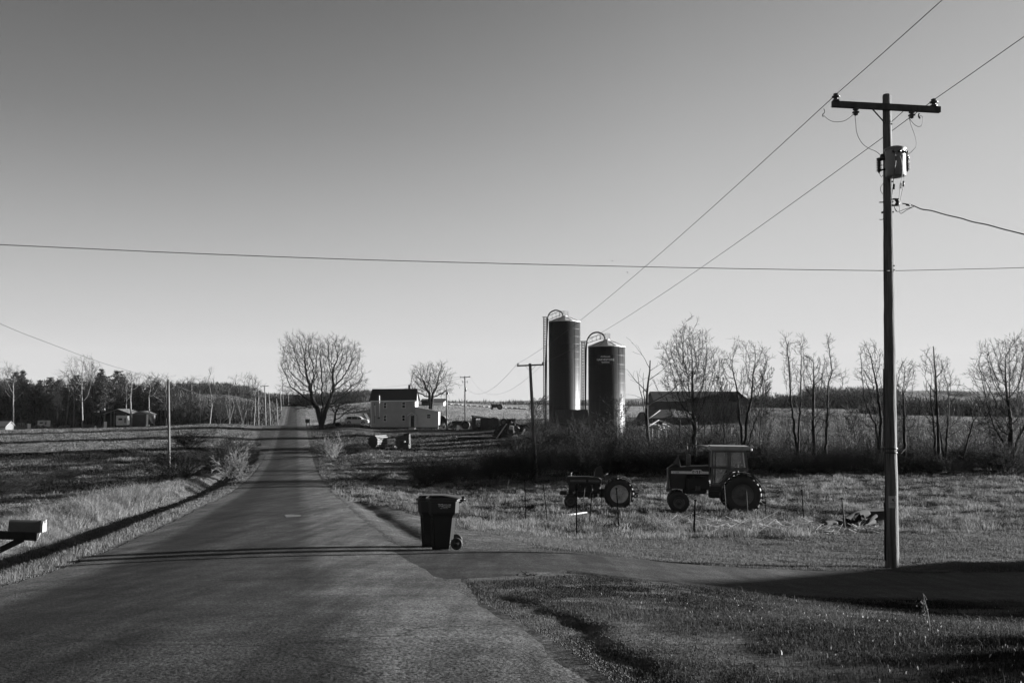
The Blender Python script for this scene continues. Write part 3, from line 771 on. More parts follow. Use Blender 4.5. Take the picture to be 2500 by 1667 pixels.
# bushes ------------------------------------------------------------
def bush_segs(seed, H, half, stems, lev2=6, lev3=4, r=.02):
    rng = random.Random(seed); out = []
    S = dict(n=[6, 4, 2], K=[lev2, lev3, 0], t0=[.2, .2, 0], wob=[.35, .5, .5], up=[-.01, .03, 0], ang=[35, 40, 0], rat=[.42, .45, 0], fall=[.4, .4, 0], rr=[.6, .6, .6], max=2, rmin=.009)
    for i in range(stems):
        a = rng.random() * 6.28; rad = rng.random() * .35
        d = _rot((0, 0, 1.), R(8 + 50 * rng.random()), a)
        grow(rng, (rad * cos(a) * half, rad * sin(a) * half, -.15), d, H * (.7 + .5 * rng.random()), r, 0, out, S)
    P0 = np.array([s[0] for s in out]); P1 = np.array([s[1] for s in out])
    ra = np.array([s[2] for s in out]); rb = np.array([s[3] for s in out])
    sz = H / P1[:, 2].max(); sx = half / np.percentile(np.hypot(P1[:, 0], P1[:, 1]), 95)
    for P in (P0, P1):
        P[:, 2] = np.where(P[:, 2] > 0, P[:, 2] * sz, P[:, 2]); P[:, :2] *= sx
        P[:, 2] = np.maximum(P[:, 2], -.2)
    return P0, P1, ra, rb
BUSHME = {}
def bush(kind, label, loc, rz=0, sc=(1, 1, 1), group=None, name='shrub'):
    if kind not in BUSHME:
        seed, H, half, stems, a, c, r, m = {
          'dark': (1, 3.0, 2.2, 46, 7, 5, .022, M_TWIG), 'dark2': (2, 3.0, 2.4, 40, 8, 5, .025, M_TWIG),
          'thicket': (3, 2.2, 2.6, 60, 7, 4, .018, M_BROWNB), 'brown': (4, 2.6, 2.2, 44, 7, 4, .016, M_BROWNB),
          'pale': (5, 2.4, 1.7, 34, 7, 5, .014, M_PALEB), 'sapling': (7, 4.4, 1.5, 9, 8, 5, .035, M_TWIG), 'open': (6, 3.2, 2.4, 16, 7, 5, .035, M_PALEB)}[kind]
        P0, P1, ra, rb = bush_segs(seed, H, half, stems, a, c, r)
        v, f = tubes_np(P0, P1, ra, rb, 3)
        o = np_mesh(name, v, f, 4, m); BUSHME[kind] = o.data
    else:
        o = bpy.data.objects.new(name, BUSHME[kind]); col.objects.link(o)
    o.location = tuple(float(q) for q in loc); o.rotation_euler = (0, 0, rz); o.scale = sc
    tag(o, label, 'shrub', group)
    return o
rb_ = random.Random(5)
# left of the road
bush('dark', 'dark round bush at the field edge left of the bare post', base_at(466, 1075, 150), 1, (1.7, 1.5, 1.2))
bush('dark2', 'dark brambly bush by the road behind the pale one', base_at(570, 1090, 128), 2, (1.7, 1.5, 1.45))
bush('dark', 'dark low bush spilling left of the pale roadside bush', base_at(525, 1135, 104), 3, (1.5, 1.2, 1.1))
bush('pale', 'pale sunlit feathery bush on the left verge', base_at(572, 1150, 94), 4, (1.25, 1.0, 1.3))
bush('dark', 'dark tangle at the foot of the bare post on the left', base_at(432, 1175, 80), 5, (1.35, 1.1, 1.0))
bush('brown', 'small upright tan bush alone in the left meadow', base_at(330, 1110, 135), 2, (.5, .5, .75))
bush('brown', 'small tan bush nearer the camera in the left meadow', base_at(262, 1130, 112), 5, (.45, .45, .65))
bush('thicket', 'ragged dark brush at the left edge of the meadow', base_at(15, 1190, 82), 1, (1.1, 1, 1.0))
bush('thicket', 'ragged low brush left of the two tan bushes', base_at(140, 1150, 100), 3, (.9, 1, .6))
# right of the road
bush('open', 'bare many-stemmed bush on the right verge below the big tree', base_at(808, 1100, 132), 1, (1.3, 1.1, 1.1))
bush('thicket', 'low tan brush right of the many-stemmed bush', base_at(862, 1105, 138), 2, (1.1, .9, .7))
bush('brown', 'low dark brush between the road and the many-stemmed bush', base_at(765, 1095, 145), 4, (.8, .8, .7))
bush('dark', 'mound-shaped dark bush nearest the road at the end of the hedge', base_at(1040, 1185, 84), 0, (1.25, 1, .95))
bush('brown', 'small dark scrub beside the road end of the lit rough patch', base_at(905, 1180, 90), 0, (.9, .8, .42))
# hedge bottoms : one shrub after another
hx = 1085; i = 0
while hx < 2540:
    D = 86 + 7 * rb_.random(); k = ['dark', 'dark2', 'thicket', 'dark', 'thicket'][i % 5]
    s = .7 + .5 * rb_.random(); hz = (.75 + .5 * rb_.random()) * (1.25 if 1200 < hx < 1560 else .95)
    if 1085 <= hx < 1200: hz *= .8
    bush(k, 'dark leafless shrub in the unbroken hedge bottom behind the rough field', base_at(hx, 1150, D), rb_.random() * 6, (s * 1.2, s, hz), 'shrubs of the hedge bottom')
    hx += 26 + 22 * rb_.random(); i += 1
hx = 1200
while hx < 2500:
    D = 96 + 9 * rb_.random(); s = .8 + .5 * rb_.random()
    bush(['brown', 'thicket', 'dark2'][i % 3], 'dark leafless shrub in the unbroken hedge bottom behind the rough field', base_at(hx, 1150, D), rb_.random() * 6, (s, s, s * (.9 if hx < 1560 else .6)), 'shrubs of the hedge bottom')
    hx += 40 + 40 * rb_.random(); i += 1
hx = 1745; i = 0
while hx < 2540:
    D = 92 + 34 * rb_.random(); s = .8 + .6 * rb_.random()
    bush('sapling', 'thin dark sapling in the tangle behind the hedge, the far field showing through it', base_at(hx, 1130, D), rb_.random() * 6, (s, s, s * (.8 + .5 * rb_.random())), 'saplings behind the hedge')
    hx += 14 + 16 * rb_.random(); i += 1
# scrub in the farmyard, around the silo feet
for hx, D, s, hz in ((1262, 118, 1.2, 1.5), (1290, 108, 1.1, 1.6), (1335, 112, 1.2, 1.7), (1345, 128, 1.5, 1.3), (1385, 118, 1.3, 1.9), (1425, 112, 1.2, 1.8), (1458, 120, 1.2, 1.7), (1540, 122, 1.3, 1.6), (1565, 108, 1.2, 1.6), (1610, 112, 1.2, 1.3), (1250, 142, 1.3, .9), (1650, 118, 1.1, 1.5), (1700, 125, 1.2, 1.3), (1745, 120, 1.2, 1.4)):
    bush(['dark', 'dark2', 'brown'][int(hx) % 3], 'dark scrub bush grown up around the feet of the silos and ruined shed', base_at(hx, 1100, D), hx, (s, s, hz), 'scrub around the silos')

# ---------------------------------------------------------------- conifers and the left wood
def conifer_mesh(seed, H, rad, style='pine'):
    rng = np.random.RandomState(seed); P0 = []; P1 = []; ra = []; rb = []; T = []
    n = 14
    for i in range(n):
        P0.append((0, 0, H * i / n)); P1.append((0, 0, H * (i + 1) / n)); ra.append(.25 * (1 - i / n) + .03); rb.append(.25 * (1 - (i + 1) / n) + .03)
    lv = 26
    for i in range(lv):
        t = .22 + .76 * i / lv; z = H * t
        L = rad * ((1 - t) / .78) ** .75 * (.7 + .5 * rng.rand()) if style == 'spruce' else rad * min(1, (1 - t) * 1.9 + .12) * (.5 + .7 * rng.rand())
        for k in range(5):
            a = rng.rand() * 6.28; l = max(L * (.6 + .6 * rng.rand()), .3); rise = l * (.25 if style == 'pine' else -.1)
            e = np.array([cos(a) * l, sin(a) * l, z + rise])
            P0.append((0, 0, z)); P1.append(tuple(e)); ra.append(.05); rb.append(.015)
            m = int(10 + 26 * l / rad)
            f = .25 + .75 * rng.rand(m) ** .7
            c = np.array([0, 0, z])[None] * (1 - f[:, None]) + e[None] * f[:, None] + rng.randn(m, 3) * [.28, .28, .14]
            T.append(c)
    C = np.concatenate(T); m = len(C); s = .22 + .25 * rng.rand(m, 1)
    A = rng.randn(m, 3) * [1, 1, .5]; A /= np.linalg.norm(A, axis=1, keepdims=True); B = np.cross(A, rng.randn(m, 3)); B /= np.linalg.norm(B, axis=1, keepdims=True)
    V = np.stack([C - A * s, C + B * s * .35, C + A * s, C - B * s * .35], 1).reshape(-1, 3)
    Fq = np.arange(4 * m).reshape(-1, 4)
    tv, tf = tubes_np(np.array(P0, float), np.array(P1, float), np.array(ra), np.array(rb), 4)
    return tv, tf, V, Fq
def conifer(name, label, seed, base, H, rad, style, group=None):
    t = thing(name, label, 'tree', base, 0, group)
    tv, tf, V, Fq = conifer_mesh(seed, H, rad, style)
    np_mesh('trunk', tv, tf, 4, M_BARK, t, off=False); np_mesh('crown', V, Fq, 4, M_NEEDLE, t, off=False)
    return t
GL = 'trees along the front of the wood behind the left field'
def PB(px, D): return G(px, D)
pines = [(35, 318, 905), (95, 322, 925), (185, 316, 912), (240, 320, 908), (285, 325, 902), (430, 330, 940), (55, 326, 930), (140, 328, 925)]
labs = ['dark pine at the far left edge of the wood', 'dark pine behind the box trailer', 'broad dark pine left of the tall forked tree', 'tall layered pine with stepped boughs beside the tall forked tree',
        'dark pine above the open shed', 'dark pine just right of the bare post', 'dark pine between the leftmost pale tree and the trailer', 'bushy dark pine midway between trailer and open shed']
M_DUMMY = None
for i, (px, D, ty) in enumerate(pines):
    b = PB(px, D); H = top_h(ty, b)
    if i in (0, 3): cc = conifer('pine_tree', labs[i], 100 + i, b, H, 4.2, 'pine', GL); src = (cc, H); 
    else:
        cc = dup(src[0], b, i * 1.7, (H / src[1] * 1.1, H / src[1] * 1.1, H / src[1]), labs[i])
for i, (px, D, ty, lb) in enumerate([(52, 312, 900, 'narrow pointed spruce near the left edge of the wood'), (246, 308, 896, 'dark spruce tip rising beside the crown of the tall forked tree')]):
    b = PB(px, D); conifer('spruce_tree', lb, 120 + i, b, top_h(ty, b), 2.6, 'spruce', GL)
pale = [(32, 300, 890, 22, 'round', .26, 'pale-trunked bare tree at the far left of the wood'), (140, 302, 945, 14, 'slim', .16, 'thin pale tree right behind the box trailer'),
        (201, 300, 878, 34, 'round', .28, 'tallest pale-trunked tree of the wood, forked high above the fence panels'), (180, 306, 930, 14, 'slim', .18, 'leaning pale trunk left of the tallest pale tree'),
        (222, 308, 880, 20, 'slim', .24, 'dark tall tree close right of the tallest pale tree'), (320, 300, 908, 25, 'round', .26, 'pale-trunked round-crowned tree right above the small shed'),
        (365, 304, 918, 18, 'round', .2, 'fine bare tree between the round-crowned tree and the bare post'), (405, 300, 930, 18, 'slim', .22, 'bare tree hidden partly by the bare post'),
        (465, 290, 918, 16, 'round', .2, 'slim bare tree right of the bare post'), (512, 285, 908, 17, 'slim', .22, 'straight lone bare tree halfway between post and road'),
        (560, 285, 935, 20, 'multi', .16, 'low forked bare tree left of the roadside pole row'), (592, 280, 917, 26, 'multi', .17, 'spreading multi-stem tree left of the roadside poles'),
        (620, 282, 925, 20, 'slim', .18, 'bare tree directly behind the first roadside pole'), (538, 292, 950, 18, 'round', .16, 'short bare tree behind the left meadow crest'),
        (488, 296, 942, 16, 'slim', .14, 'thin bare tree leaning over the left meadow crest')]
rw0 = random.Random(4)
pm = {}
CT = {2: [(185, 895, 24, 20), (206, 888, 24, 20), (224, 896, 16, 20), (175, 925, 20, 18), (205, 925, 34, 22), (200, 962, 24, 20)], 5: [(313, 926, 20, 14), (328, 922, 18, 13), (320, 945, 22, 14), (320, 965, 14, 10)],
      0: [(25, 908, 18, 18), (42, 925, 20, 20), (22, 950, 20, 18), (40, 965, 18, 14)], 9: [(512, 918, 9, 12), (508, 942, 17, 18), (520, 966, 16, 18), (505, 985, 14, 12)],
      11: [(578, 932, 14, 18), (604, 930, 18, 18), (625, 936, 12, 16), (595, 960, 30, 20), (600, 985, 26, 14)], 6: [(364, 930, 13, 13), (372, 952, 16, 16)], 10: [(560, 948, 14, 12), (554, 972, 16, 14)], 7: [(405, 940, 12, 14), (400, 962, 14, 14)], 3: [(180, 940, 12, 12), (176, 962, 12, 14)], 12: [(620, 940, 16, 16), (615, 965, 18, 14)], 14: [(488, 952, 12, 12), (484, 974, 14, 12)]}
for i, (px, D, ty, hp, st, r, lb) in enumerate(pale):
    b = PB(px, D); H = top_h(ty, b)
    if i in CT:
        stm = [(-1.2, .9), (1.2, .9), (0, 1)] if st == 'multi' else [(rw0.uniform(-.5, .5), .95)]
        tt = ctree('bare_tree', lb, 300 + i, b, D, CT[i], stm, r * .85, 520, .85, GL, 1.0, M_PALE if i not in (7,) else M_BARK, M_BROWNB)
        pm.setdefault('c%d' % (i % 4), (tt, H, hp * D / F))
    elif st not in pm:
        pm[st] = (tree('bare_tree', lb, st, 200 + i, b, H, hp * D / F, r * .7, (0, 0), GL, m=M_BARK, mt=M_BROWNB), H, hp * D / F)
    else:
        s, h0, w0 = pm[st]; w = hp * D / F / w0; dup(s, b, i * .9, (w, w, H / h0), lb)

rw = random.Random(77)
srcs = list(pm.values())
for i, px in enumerate(np.linspace(-30, 470, 22)):
    px = px + rw.uniform(-8, 8); D = rw.uniform(310, 345); b_ = PB(px, D); ty = rw.uniform(905, 945) + (15 if px > 430 else 0); H = top_h(ty, b_)
    s, h0, w0 = srcs[i % len(srcs)]; w = rw.uniform(3.2, 4.8) / w0
    dup(s, b_, rw.random() * 6, (w, w, H / h0), 'fine-twigged bare tree standing in the second row of the left wood')
for i, px in enumerate(list(np.linspace(-40, 430, 22))):
    px = px + rw.uniform(-8, 8); D = rw.uniform(315, 350); b_ = PB(px, D); H = top_h(rw.uniform(915, 955), b_); s = H / src[1]
    dup(src[0], b_, rw.random() * 6, (s * rw.uniform(.9, 1.3), s * rw.uniform(.9, 1.3), s), 'dark pine standing in the second row of the left wood')

# far woods : one mass of rough trees nobody could count
def wood_mass(name, label, pts, hmin, hmax, wid, seed, m, dens=38, blade=.9):
    rng = np.random.RandomState(seed); Vs = []
    for (x, y) in pts:
        z = gz(x, y); h = hmin + (hmax - hmin) * rng.rand(); n = dens
        t = rng.rand(n) ** .8
        rad = wid * (.35 + .9 * np.sin(np.clip(t, 0, 1) * pi) ** .7) * (.5 + rng.rand(n) * .6)
        a = rng.rand(n) * 6.28
        c = np.stack([x + rad * np.cos(a), y + rad * np.sin(a), z + h * t], 1)
        up = np.stack([(rng.rand(n) - .5) * .9 + np.cos(a) * .4, (rng.rand(n) - .5) * .9 + np.sin(a) * .4, .6 + rng.rand(n)], 1)
        L = (blade * (.6 + 1.2 * rng.rand(n)))[:, None]; up = up / np.linalg.norm(up, axis=1, keepdims=True) * L
        sd = np.cross(up, rng.randn(n, 3)); sd = sd / np.linalg.norm(sd, axis=1, keepdims=True) * L * .13
        V = np.stack([c - sd, c + sd, c + up], 1)
        tr = np.array([[[x - .12, y, z - .5], [x + .12, y, z - .5], [x, y, z + h]]])
        tr2 = np.array([[[x, y - .12, z - .5], [x, y + .12, z - .5], [x, y, z + h]]])
        Vs += [V]
    V = np.concatenate(Vs).reshape(-1, 3)
    o = np_mesh(name, V, np.arange(len(V)).reshape(-1, 3), 3, m)
    tag(o, label, 'woodland', kind='stuff'); return o
M_WOODMASS = mat('wood_mass', 0.045, 0.95, 0.45, .5, transl=.15)
rs = np.random.RandomState(3)
def band(px0, px1, D0, D1, n, warp=1.0):
    px = px0 + (px1 - px0) * rs.rand(n); D = D0 + (D1 - D0) * rs.rand(n) ** warp
    return list(zip((px - 1250) / F * D, D))
wood_mass('woodland', 'dense dark wood filling the left behind the field', band(-180, 470, 318, 390, 620), 5, 12.5, 2.8, 1, M_WOODMASS, 230, .85)
wood_mass('woodland', 'thin scrubby wood between the left field and the roadside poles', band(440, 665, 300, 400, 260), 3, 8, 2.6, 2, M_WOODMASS, 140, .8)
wood_mass('woodland', 'distant low wood on the rise where the road disappears', band(440, 725, 560, 800, 560) + band(725, 905, 560, 640, 360), 3, 7, 3.6, 3, M_WOODMASS, 110, 1.1)
wood_mass('woodland', 'distant belt of trees beyond the stubble field behind the farmyard', band(880, 1700, 800, 980, 1100), 7, 12, 5, 4, M_WOODMASS, 60, 1.8)
wood_mass('woodland', 'dark scrubby wood falling away beyond the right field', band(2120, 2760, 280, 560, 1300), 2, 5, 3.2, 9, M_WOODMASS, 90, 1.0)
wood_mass('woodland', 'wooded knoll beyond the right field', band(1960, 2190, 590, 720, 460, 1.0), 6, 13, 4, 5, M_WOODMASS, 90, 1.4)
wood_mass('woodland', 'low distant woods between the long barn and the wooded knoll', band(1690, 1990, 640, 820, 420), 4, 9, 4, 6, M_WOODMASS, 80, 1.5)
wood_mass('woodland', 'far woods right of the knoll below the long ridge', band(2280, 2700, 640, 950, 560), 3, 8, 4.5, 8, M_WOODMASS, 80, 1.6)
# hills : long wooded ridges
def ridge(pts, D, depth, base_z, seed):
    n = 160; px = np.linspace(pts[0][0], pts[-1][0], n)
    py = np.interp(px, [p[0] for p in pts], [p[1] for p in pts]) + (fnoise(px * .02 + seed, px * 0 + seed, 4) - .5) * 3.0
    rows = []
    for s, k in ((-1, 0), (-.6, .45), (-.3, .8), (0, 1), (.35, .8), (1, 0)):
        r = []
        for a, b in zip(px, py):
            t = W(a, b, D); x = t[0]; z = base_z + (t[2] - base_z) * k * (1 if k in (0, 1) else .9 + .2 * vnoise(a * .05, s * 9))
            r.append((x, D + s * depth, z))
        rows.append(r)
    V = np.array(rows).reshape(-1, 3); ii = np.arange(len(rows) * n).reshape(len(rows), n)
    q = np.stack([ii[:-1, :-1], ii[:-1, 1:], ii[1:, 1:], ii[1:, :-1]], -1).reshape(-1, 4)
    o = np_mesh('hills', V, q, 4, mat('ridge_forest', .05, .95, .5, .03, (1, 1, 3), 1.0, bdist=8), smooth=True); o['kind'] = 'structure'
ridge([(-900, 966), (0, 962), (600, 960), (900, 968), (1040, 983), (1100, 980), (1180, 978.5), (1230, 980), (1300, 977), (1450, 975), (1570, 972), (1700, 974), (1850, 972), (2000, 968), (3200, 975)], 3600, 500, -14, 3)
ridge([(1700, 1000), (1900, 985), (2030, 965), (2090, 956), (2200, 955), (2310, 953.5), (2420, 956), (2520, 955), (2900, 958), (3600, 965)], 2300, 450, -14, 8)

# ---------------------------------------------------------------- grass
def blades(name, label, n, Dr, pxr, sel, hfun, shfun, wfun, m, seed, bend=.5, kind='grass', powD=1.0):
    rng = np.random.RandomState(seed)
    D = np.exp(np.log(Dr[0]) + (np.log(Dr[1]) - np.log(Dr[0])) * rng.rand(n) ** powD)
    px = pxr[0] + (pxr[1] - pxr[0]) * rng.rand(n); X = (px - 1250) / F * D
    u, v = to_uv(X, D); k = sel(X, D, u, v)
    far, near = drive_mask(X, D)
    fl = 1.3 * np.exp(-np.maximum(X, 0) / 1.6)
    k = k & ~((D < far + .9 * fl + .05) & (D > near - fl - .05) & (v > HW - .1))
    k = k & (np.abs(v) > np.where((v > 0) & (u < 13), 2.85, HW + .08))
    X, D, u, v = X[k], D[k], u[k], v[k]; n = len(X)
    z = ground_z(X, D)
    h = hfun(X, D, u, v) * (.55 + .9 * rng.rand(n)); w = wfun(D) * (.7 + .6 * rng.rand(n))
    a = rng.rand(n) * 6.28; la = rng.rand(n) * 6.28; lean = h * bend * rng.rand(n)
    ca, sa = np.cos(a) * w, np.sin(a) * w
    tipx = X + np.cos(la) * lean; tipy = D + np.sin(la) * lean
    V = np.empty((n, 5, 3))
    V[:, 0] = np.stack([X - ca, D - sa, z - .02], 1); V[:, 1] = np.stack([X + ca, D + sa, z - .02], 1)
    mx, my = X + (tipx - X) * .3, D + (tipy - D) * .3
    V[:, 2] = np.stack([mx + ca * .7, my + sa * .7, z + h * .6], 1); V[:, 3] = np.stack([mx - ca * .7, my - sa * .7, z + h * .6], 1)
    V[:, 4] = np.stack([tipx, tipy, z + h * (1 - .3 * bend * rng.rand(n))], 1)
    b0 = np.arange(n) * 5
    Fc = np.concatenate([np.stack([b0, b0 + 1, b0 + 2], 1), np.stack([b0, b0 + 2, b0 + 3], 1), np.stack([b0 + 3, b0 + 2, b0 + 4], 1)])
    sh = np.clip(shfun(X, D, u, v) + (rng.rand(n) - .5) * .5, 0, 1)
    o = np_mesh(name, V.reshape(-1, 3), Fc, 3, m, shade=np.repeat(sh, 5))
    tag(o, label, kind, kind='stuff'); return o
GM_LAWN = grass_mat('lawn_blades', .004, .11)
GM_HAY = grass_mat('hay_blades', .006, .24)
GM_PALE = grass_mat('pale_blades', .03, .42)
fn = lambda X, D, s=1.0, o=0: fnoise(X * s + 40 + o, D * s + 40 + o, 4)
wf = lambda D: np.maximum(.0022, D * .00022)
blades('lawn_grass', 'short mown lawn grass right of the road', 620000, (5.2, 34), (1120, 2640), lambda X, D, u, v: (v > 2.8) & ((D < 19) | (v > shoulder(u) + .9 * (fn(X, D, 1.2) - .5))) & (D < 31.5 + .02 * X) & (rs.rand(len(X)) < .12 + sstep(.34, .58, fn(X, D, 1.3)) * sstep(2.9, 4.0, v)),
       lambda X, D, u, v: .012 + .045 * sstep(19, 23, D) * fn(X, D, 1.7) + .030 * fn(X, D, .9) ** 1.3 + .05 * (rs.rand(len(X)) < .012), lambda X, D, u, v: -.05 + 1.3 * (fn(X, D, .55) - .25) + .75 * sstep(19, 24, D), lambda D: np.maximum(.0022, D * .00026), GM_LAWN, 1, 1.3)
blades('lawn_weeds', 'tiny pale weed leaves dotted through the near lawn', 600, (5.4, 20), (1350, 2600), lambda X, D, u, v: v > HW + 1.0, lambda X, D, u, v: .025 + 0 * X, lambda X, D, u, v: .8 + 0 * X, lambda D: .006 + 0 * D, GM_PALE, 31, .6)
blades('field_grass', 'rough tussocky grass of the field around the tractors', 620000, (30.5, 135), (780, 2640), lambda X, D, u, v: (v > shoulder(u) + .9 * (fn(X, D, 1.2) - .5)),
       lambda X, D, u, v: .02 + .75 * np.clip(fn(X, D, 1.5) - .48, 0, 1) + .04 * fn(X, D, 3), lambda X, D, u, v: -.1 + 1.1 * (fn(X, D, .35, 9) - .3) + 1.6 * np.clip(fn(X, D, 1.5) - .45, 0, 1), lambda D: np.maximum(.0035, D * .00022), GM_HAY, 2, 1.0, powD=.8)
blades('verge_grass', 'short wiry grass of the left road verge', 150000, (8, 120), (-140, 720), lambda X, D, u, v: (v < -HW - .12) & (v > -6.4),
       lambda X, D, u, v: .06 + .06 * fn(X, D, 1.5), lambda X, D, u, v: .35 + .4 * (fn(X, D, 1.5) - .3), wf, GM_HAY, 3, .8)
blades('tall_grass', 'tall pale dry grass on the bank beyond the left ditch', 520000, (11, 85), (-160, 570), lambda X, D, u, v: (v < -6.1 - .5 * vnoise(u * .4, u * 0)) & (v > -12.5) & (rs.rand(len(X)) < np.exp(-np.maximum(-v - 8.2, 0) * 1.1)) & (rs.rand(len(X)) < .25 + 1.3 * fn(X, D, 1.6)),
       lambda X, D, u, v: (.04 + .60 * fn(X, D, .9) ** 1.8) * (.85 + 1.2 * np.exp(-((D - 50) / 12) ** 2)), lambda X, D, u, v: .0 + 1.1 * (fn(X, D, 2.2) - .2), lambda D: np.maximum(.0018, D * .00014), GM_PALE, 4, 1.7)
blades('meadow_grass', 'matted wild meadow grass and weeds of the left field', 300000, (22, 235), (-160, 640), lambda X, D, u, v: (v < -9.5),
       lambda X, D, u, v: (.10 + .30 * np.clip(fn(X, D, .35) - .3, 0, 1)) * np.where((u > 85) & (u < 156), 1.3, .9), lambda X, D, u, v: np.where((u > 84 + 8 * fn(X, D, .1)) & (u < 150 + 12 * fn(X, D, .1)), -.2 + 2.0 * (fn(X, D, .16) - .42), .2 + 1.0 * (fn(X, D, .6) - .3)), lambda D: np.maximum(.004, D * .00024), GM_HAY, 5, 1.0)  # blades across the valley are toned darker to carry its shade
blades('yard_grass', 'grass of the farmyard lawn and verge below the house', 110000, (118, 235), (745, 1640), lambda X, D, u, v: (v > 3.8) & ~((np.abs(D - (205 - 10 * (X + 48) / 50)) < 4.6) & (X > -47) & (X < 3)),
       lambda X, D, u, v: .08 + .16 * fn(X, D, .4), lambda X, D, u, v: .05 + .55 * (fn(X, D, .3) - .3), lambda D: D * .00026, GM_HAY, 6, 1.0)
blades('stubble', 'pale crop stubble covering the far fields', 260000, (235, 560), (640, 2640), lambda X, D, u, v: (v > 5),
       lambda X, D, u, v: .16 + .1 * fn(X, D, .1), lambda X, D, u, v: .22 + .35 * fn(X, D, .08), lambda D: D * .00026, GM_PALE, 7, .8)
blades('right_field_grass', 'dry grass of the sloping field seen through the right hedgerow', 150000, (105, 280), (1750, 2640), lambda X, D, u, v: v > 60,
       lambda X, D, u, v: .14 + .2 * fn(X, D, .3), lambda X, D, u, v: .1 + .5 * fn(X, D, .2), lambda D: D * .00026, GM_HAY, 8, .8)
blades('garden_weeds', 'tangled dry weed stalks inside the staked garden plot', 30000, (29, 46), (1150, 2110), lambda X, D, u, v: (rs.rand(len(X)) < sstep(.42, .62, fn(X, D, .8))) & (D > 29.5 + .04 * X) & (rs.rand(len(X)) < 1 - sstep(-1.5, 1.5, D - 42 + .35 * np.maximum(X - 2, 0))) & (rs.rand(len(X)) < sstep(-3.5, -.5, X)),
       lambda X, D, u, v: .04 + .55 * fn(X, D, 1.3) ** 2.2, lambda X, D, u, v: .1 + .8 * fn(X, D, 1.9), lambda D: D * .00016, GM_PALE, 9, 2.0)

# gravel and crumbled asphalt along the road's right edge
def stones(name, label, n, ur, vr, size, seed, m, right=True):
    rng = np.random.RandomState(seed); u = np.exp(rng.uniform(np.log(ur[0]), np.log(ur[1]), n)); v = vr[0] + (vr[1] - vr[0]) * rng.rand(n) ** 1.3
    if not right: v = -v
    X, Y = to_xy(u, v); z = ground_z(X, Y); z = np.where(np.abs(v) < HW - .2, np.maximum(z, zroad(u) + .01), z)
    s = size * (.4 + 1.2 * rng.rand(n) ** 2)[:, None]; C = np.stack([X, Y, z], 1)
    D6 = np.array([[1, 0, 0], [0, 1, 0], [-1, 0, 0], [0, -1, 0], [0, 0, .7], [0, 0, -.5]])
    V = C[:, None] + (D6[None] + rng.randn(n, 6, 3) * .22) * s[:, None]
    b0 = np.arange(n) * 6; Fs = [np.stack([b0 + i, b0 + (i + 1) % 4, b0 + 4], 1) for i in range(4)] + [np.stack([b0 + (i + 1) % 4, b0 + i, b0 + 5], 1) for i in range(4)]
    tag(np_mesh(name, V.reshape(-1, 3), np.concatenate(Fs), 3, m), label, 'gravel', kind='stuff')
M_STONE = mat('gravel_stone', .065, .95, .6, 30)
stones('gravel', 'loose gravel and crumbled asphalt along the right edge of the road', 26000, (4.5, 60), (2.8, 3.9), .006, 3, M_STONE)
stones('gravel', 'loose gravel along the left edge of the road', 14000, (8, 60), (2.95, 3.9), .012, 4, M_STONE, False)

stones('gravel', 'pale gravel shoulder widening towards the wheeled bins', 30000, (19, 60), (3.0, 6.6), .010, 6, M_STONE)
# ================================================================== poles and wires
def insul(m, c, s=1.0, ax=(0, 0, 1)):
    m.lathe(c, ax, [(0, .0), (0, .055 * s), (.03 * s, .06 * s), (.04 * s, .035 * s), (.06 * s, .035 * s), (.07 * s, .07 * s), (.09 * s, .07 * s), (.10 * s, .04 * s), (.13 * s, .045 * s), (.15 * s, .0)], 12)
def sag_line(a, b, sag, n=24):
    a = np.asarray(a, float); b = np.asarray(b, float)
    return [a * (1 - t) + b * t - np.array([0, 0, 4 * sag * t * (1 - t)]) for t in np.linspace(0, 1, n)]
def wire(name, label, cat, pts, r, group=None, m=None):
    mb = MB(); mb.tube(pts, r, 5); o = mb.build(name, m or M_WIRE); return tag(o, label, cat, group)

# near pole
DP = 22.3
PB_ = W(2178, 1383, DP); PT = W(2165, 232, DP)
pole = thing('utility_pole', 'tall near wooden utility pole with transformer and crossarm beside the driveway', 'utility pole', PB_)
def onp(py, D=DP):   # centre of the pole at photo row py
    t = (W(1250, py, DP)[2] - PB_[2]) / (PT[2] - PB_[2]); return PB_ * (1 - t) + PT * t
def rad(py): return .148 - (.148 - .092) * (1383 - py) / (1383 - 232)
m = MB(); pts = []; rs_ = []
rr = random.Random(2)
for i in range(40):
    py = 1383 + 25 - (1408 - 232) * i / 39; p = onp(py); pts.append(p + np.array([(rr.random() - .5) * .008, 0, 0])); rs_.append(rad(py) * (1 + (rr.random() - .5) * .035))
pts[-1] = pts[-1] + np.array([0, 0, -.02]); pts.append(pts[-1] + np.array([0, 0, .03])); rs_.append(rs_[-1] * .85)
m.tube(pts, rs_, 20); m.build('post', M_WOOD, pole)
A0 = W(2027, 259, DP - .14); A1 = W(2288, 273, DP + .14); fwd = np.array([0, -.14, 0])
A0 = A0 + fwd; A1 = A1 + fwd
m = MB(); m.beam(A0, A1, .10, .135); m.build('crossarm', M_WOOD2, pole)
arm = lambda t: A0 * (1 - t) + A1 * t
for t, py in ((.37, 305), (.67, 300)):
    m = MB(); q = onp(py); s = -1 if t < .5 else 1
    m.beam(arm(t) + np.array([0, .02, -.05]), q + np.array([s * .07, -.09, 0]), .035, .012); m.build('brace', M_METAL, pole)
iL = arm(.035) + np.array([0, 0, .06]); iR = arm(.945) + np.array([0, 0, .06])
for q in (iL, iR):
    m = MB(); insul(m, q, 1.35); m.build('insulator', M_PORC, pole)
for t in (.215, .735):
    m = MB(); insul(m, arm(t) + np.array([0, 0, -.07]), 1.15, (0, 0, -1)); m.build('insulator', M_PORC, pole)
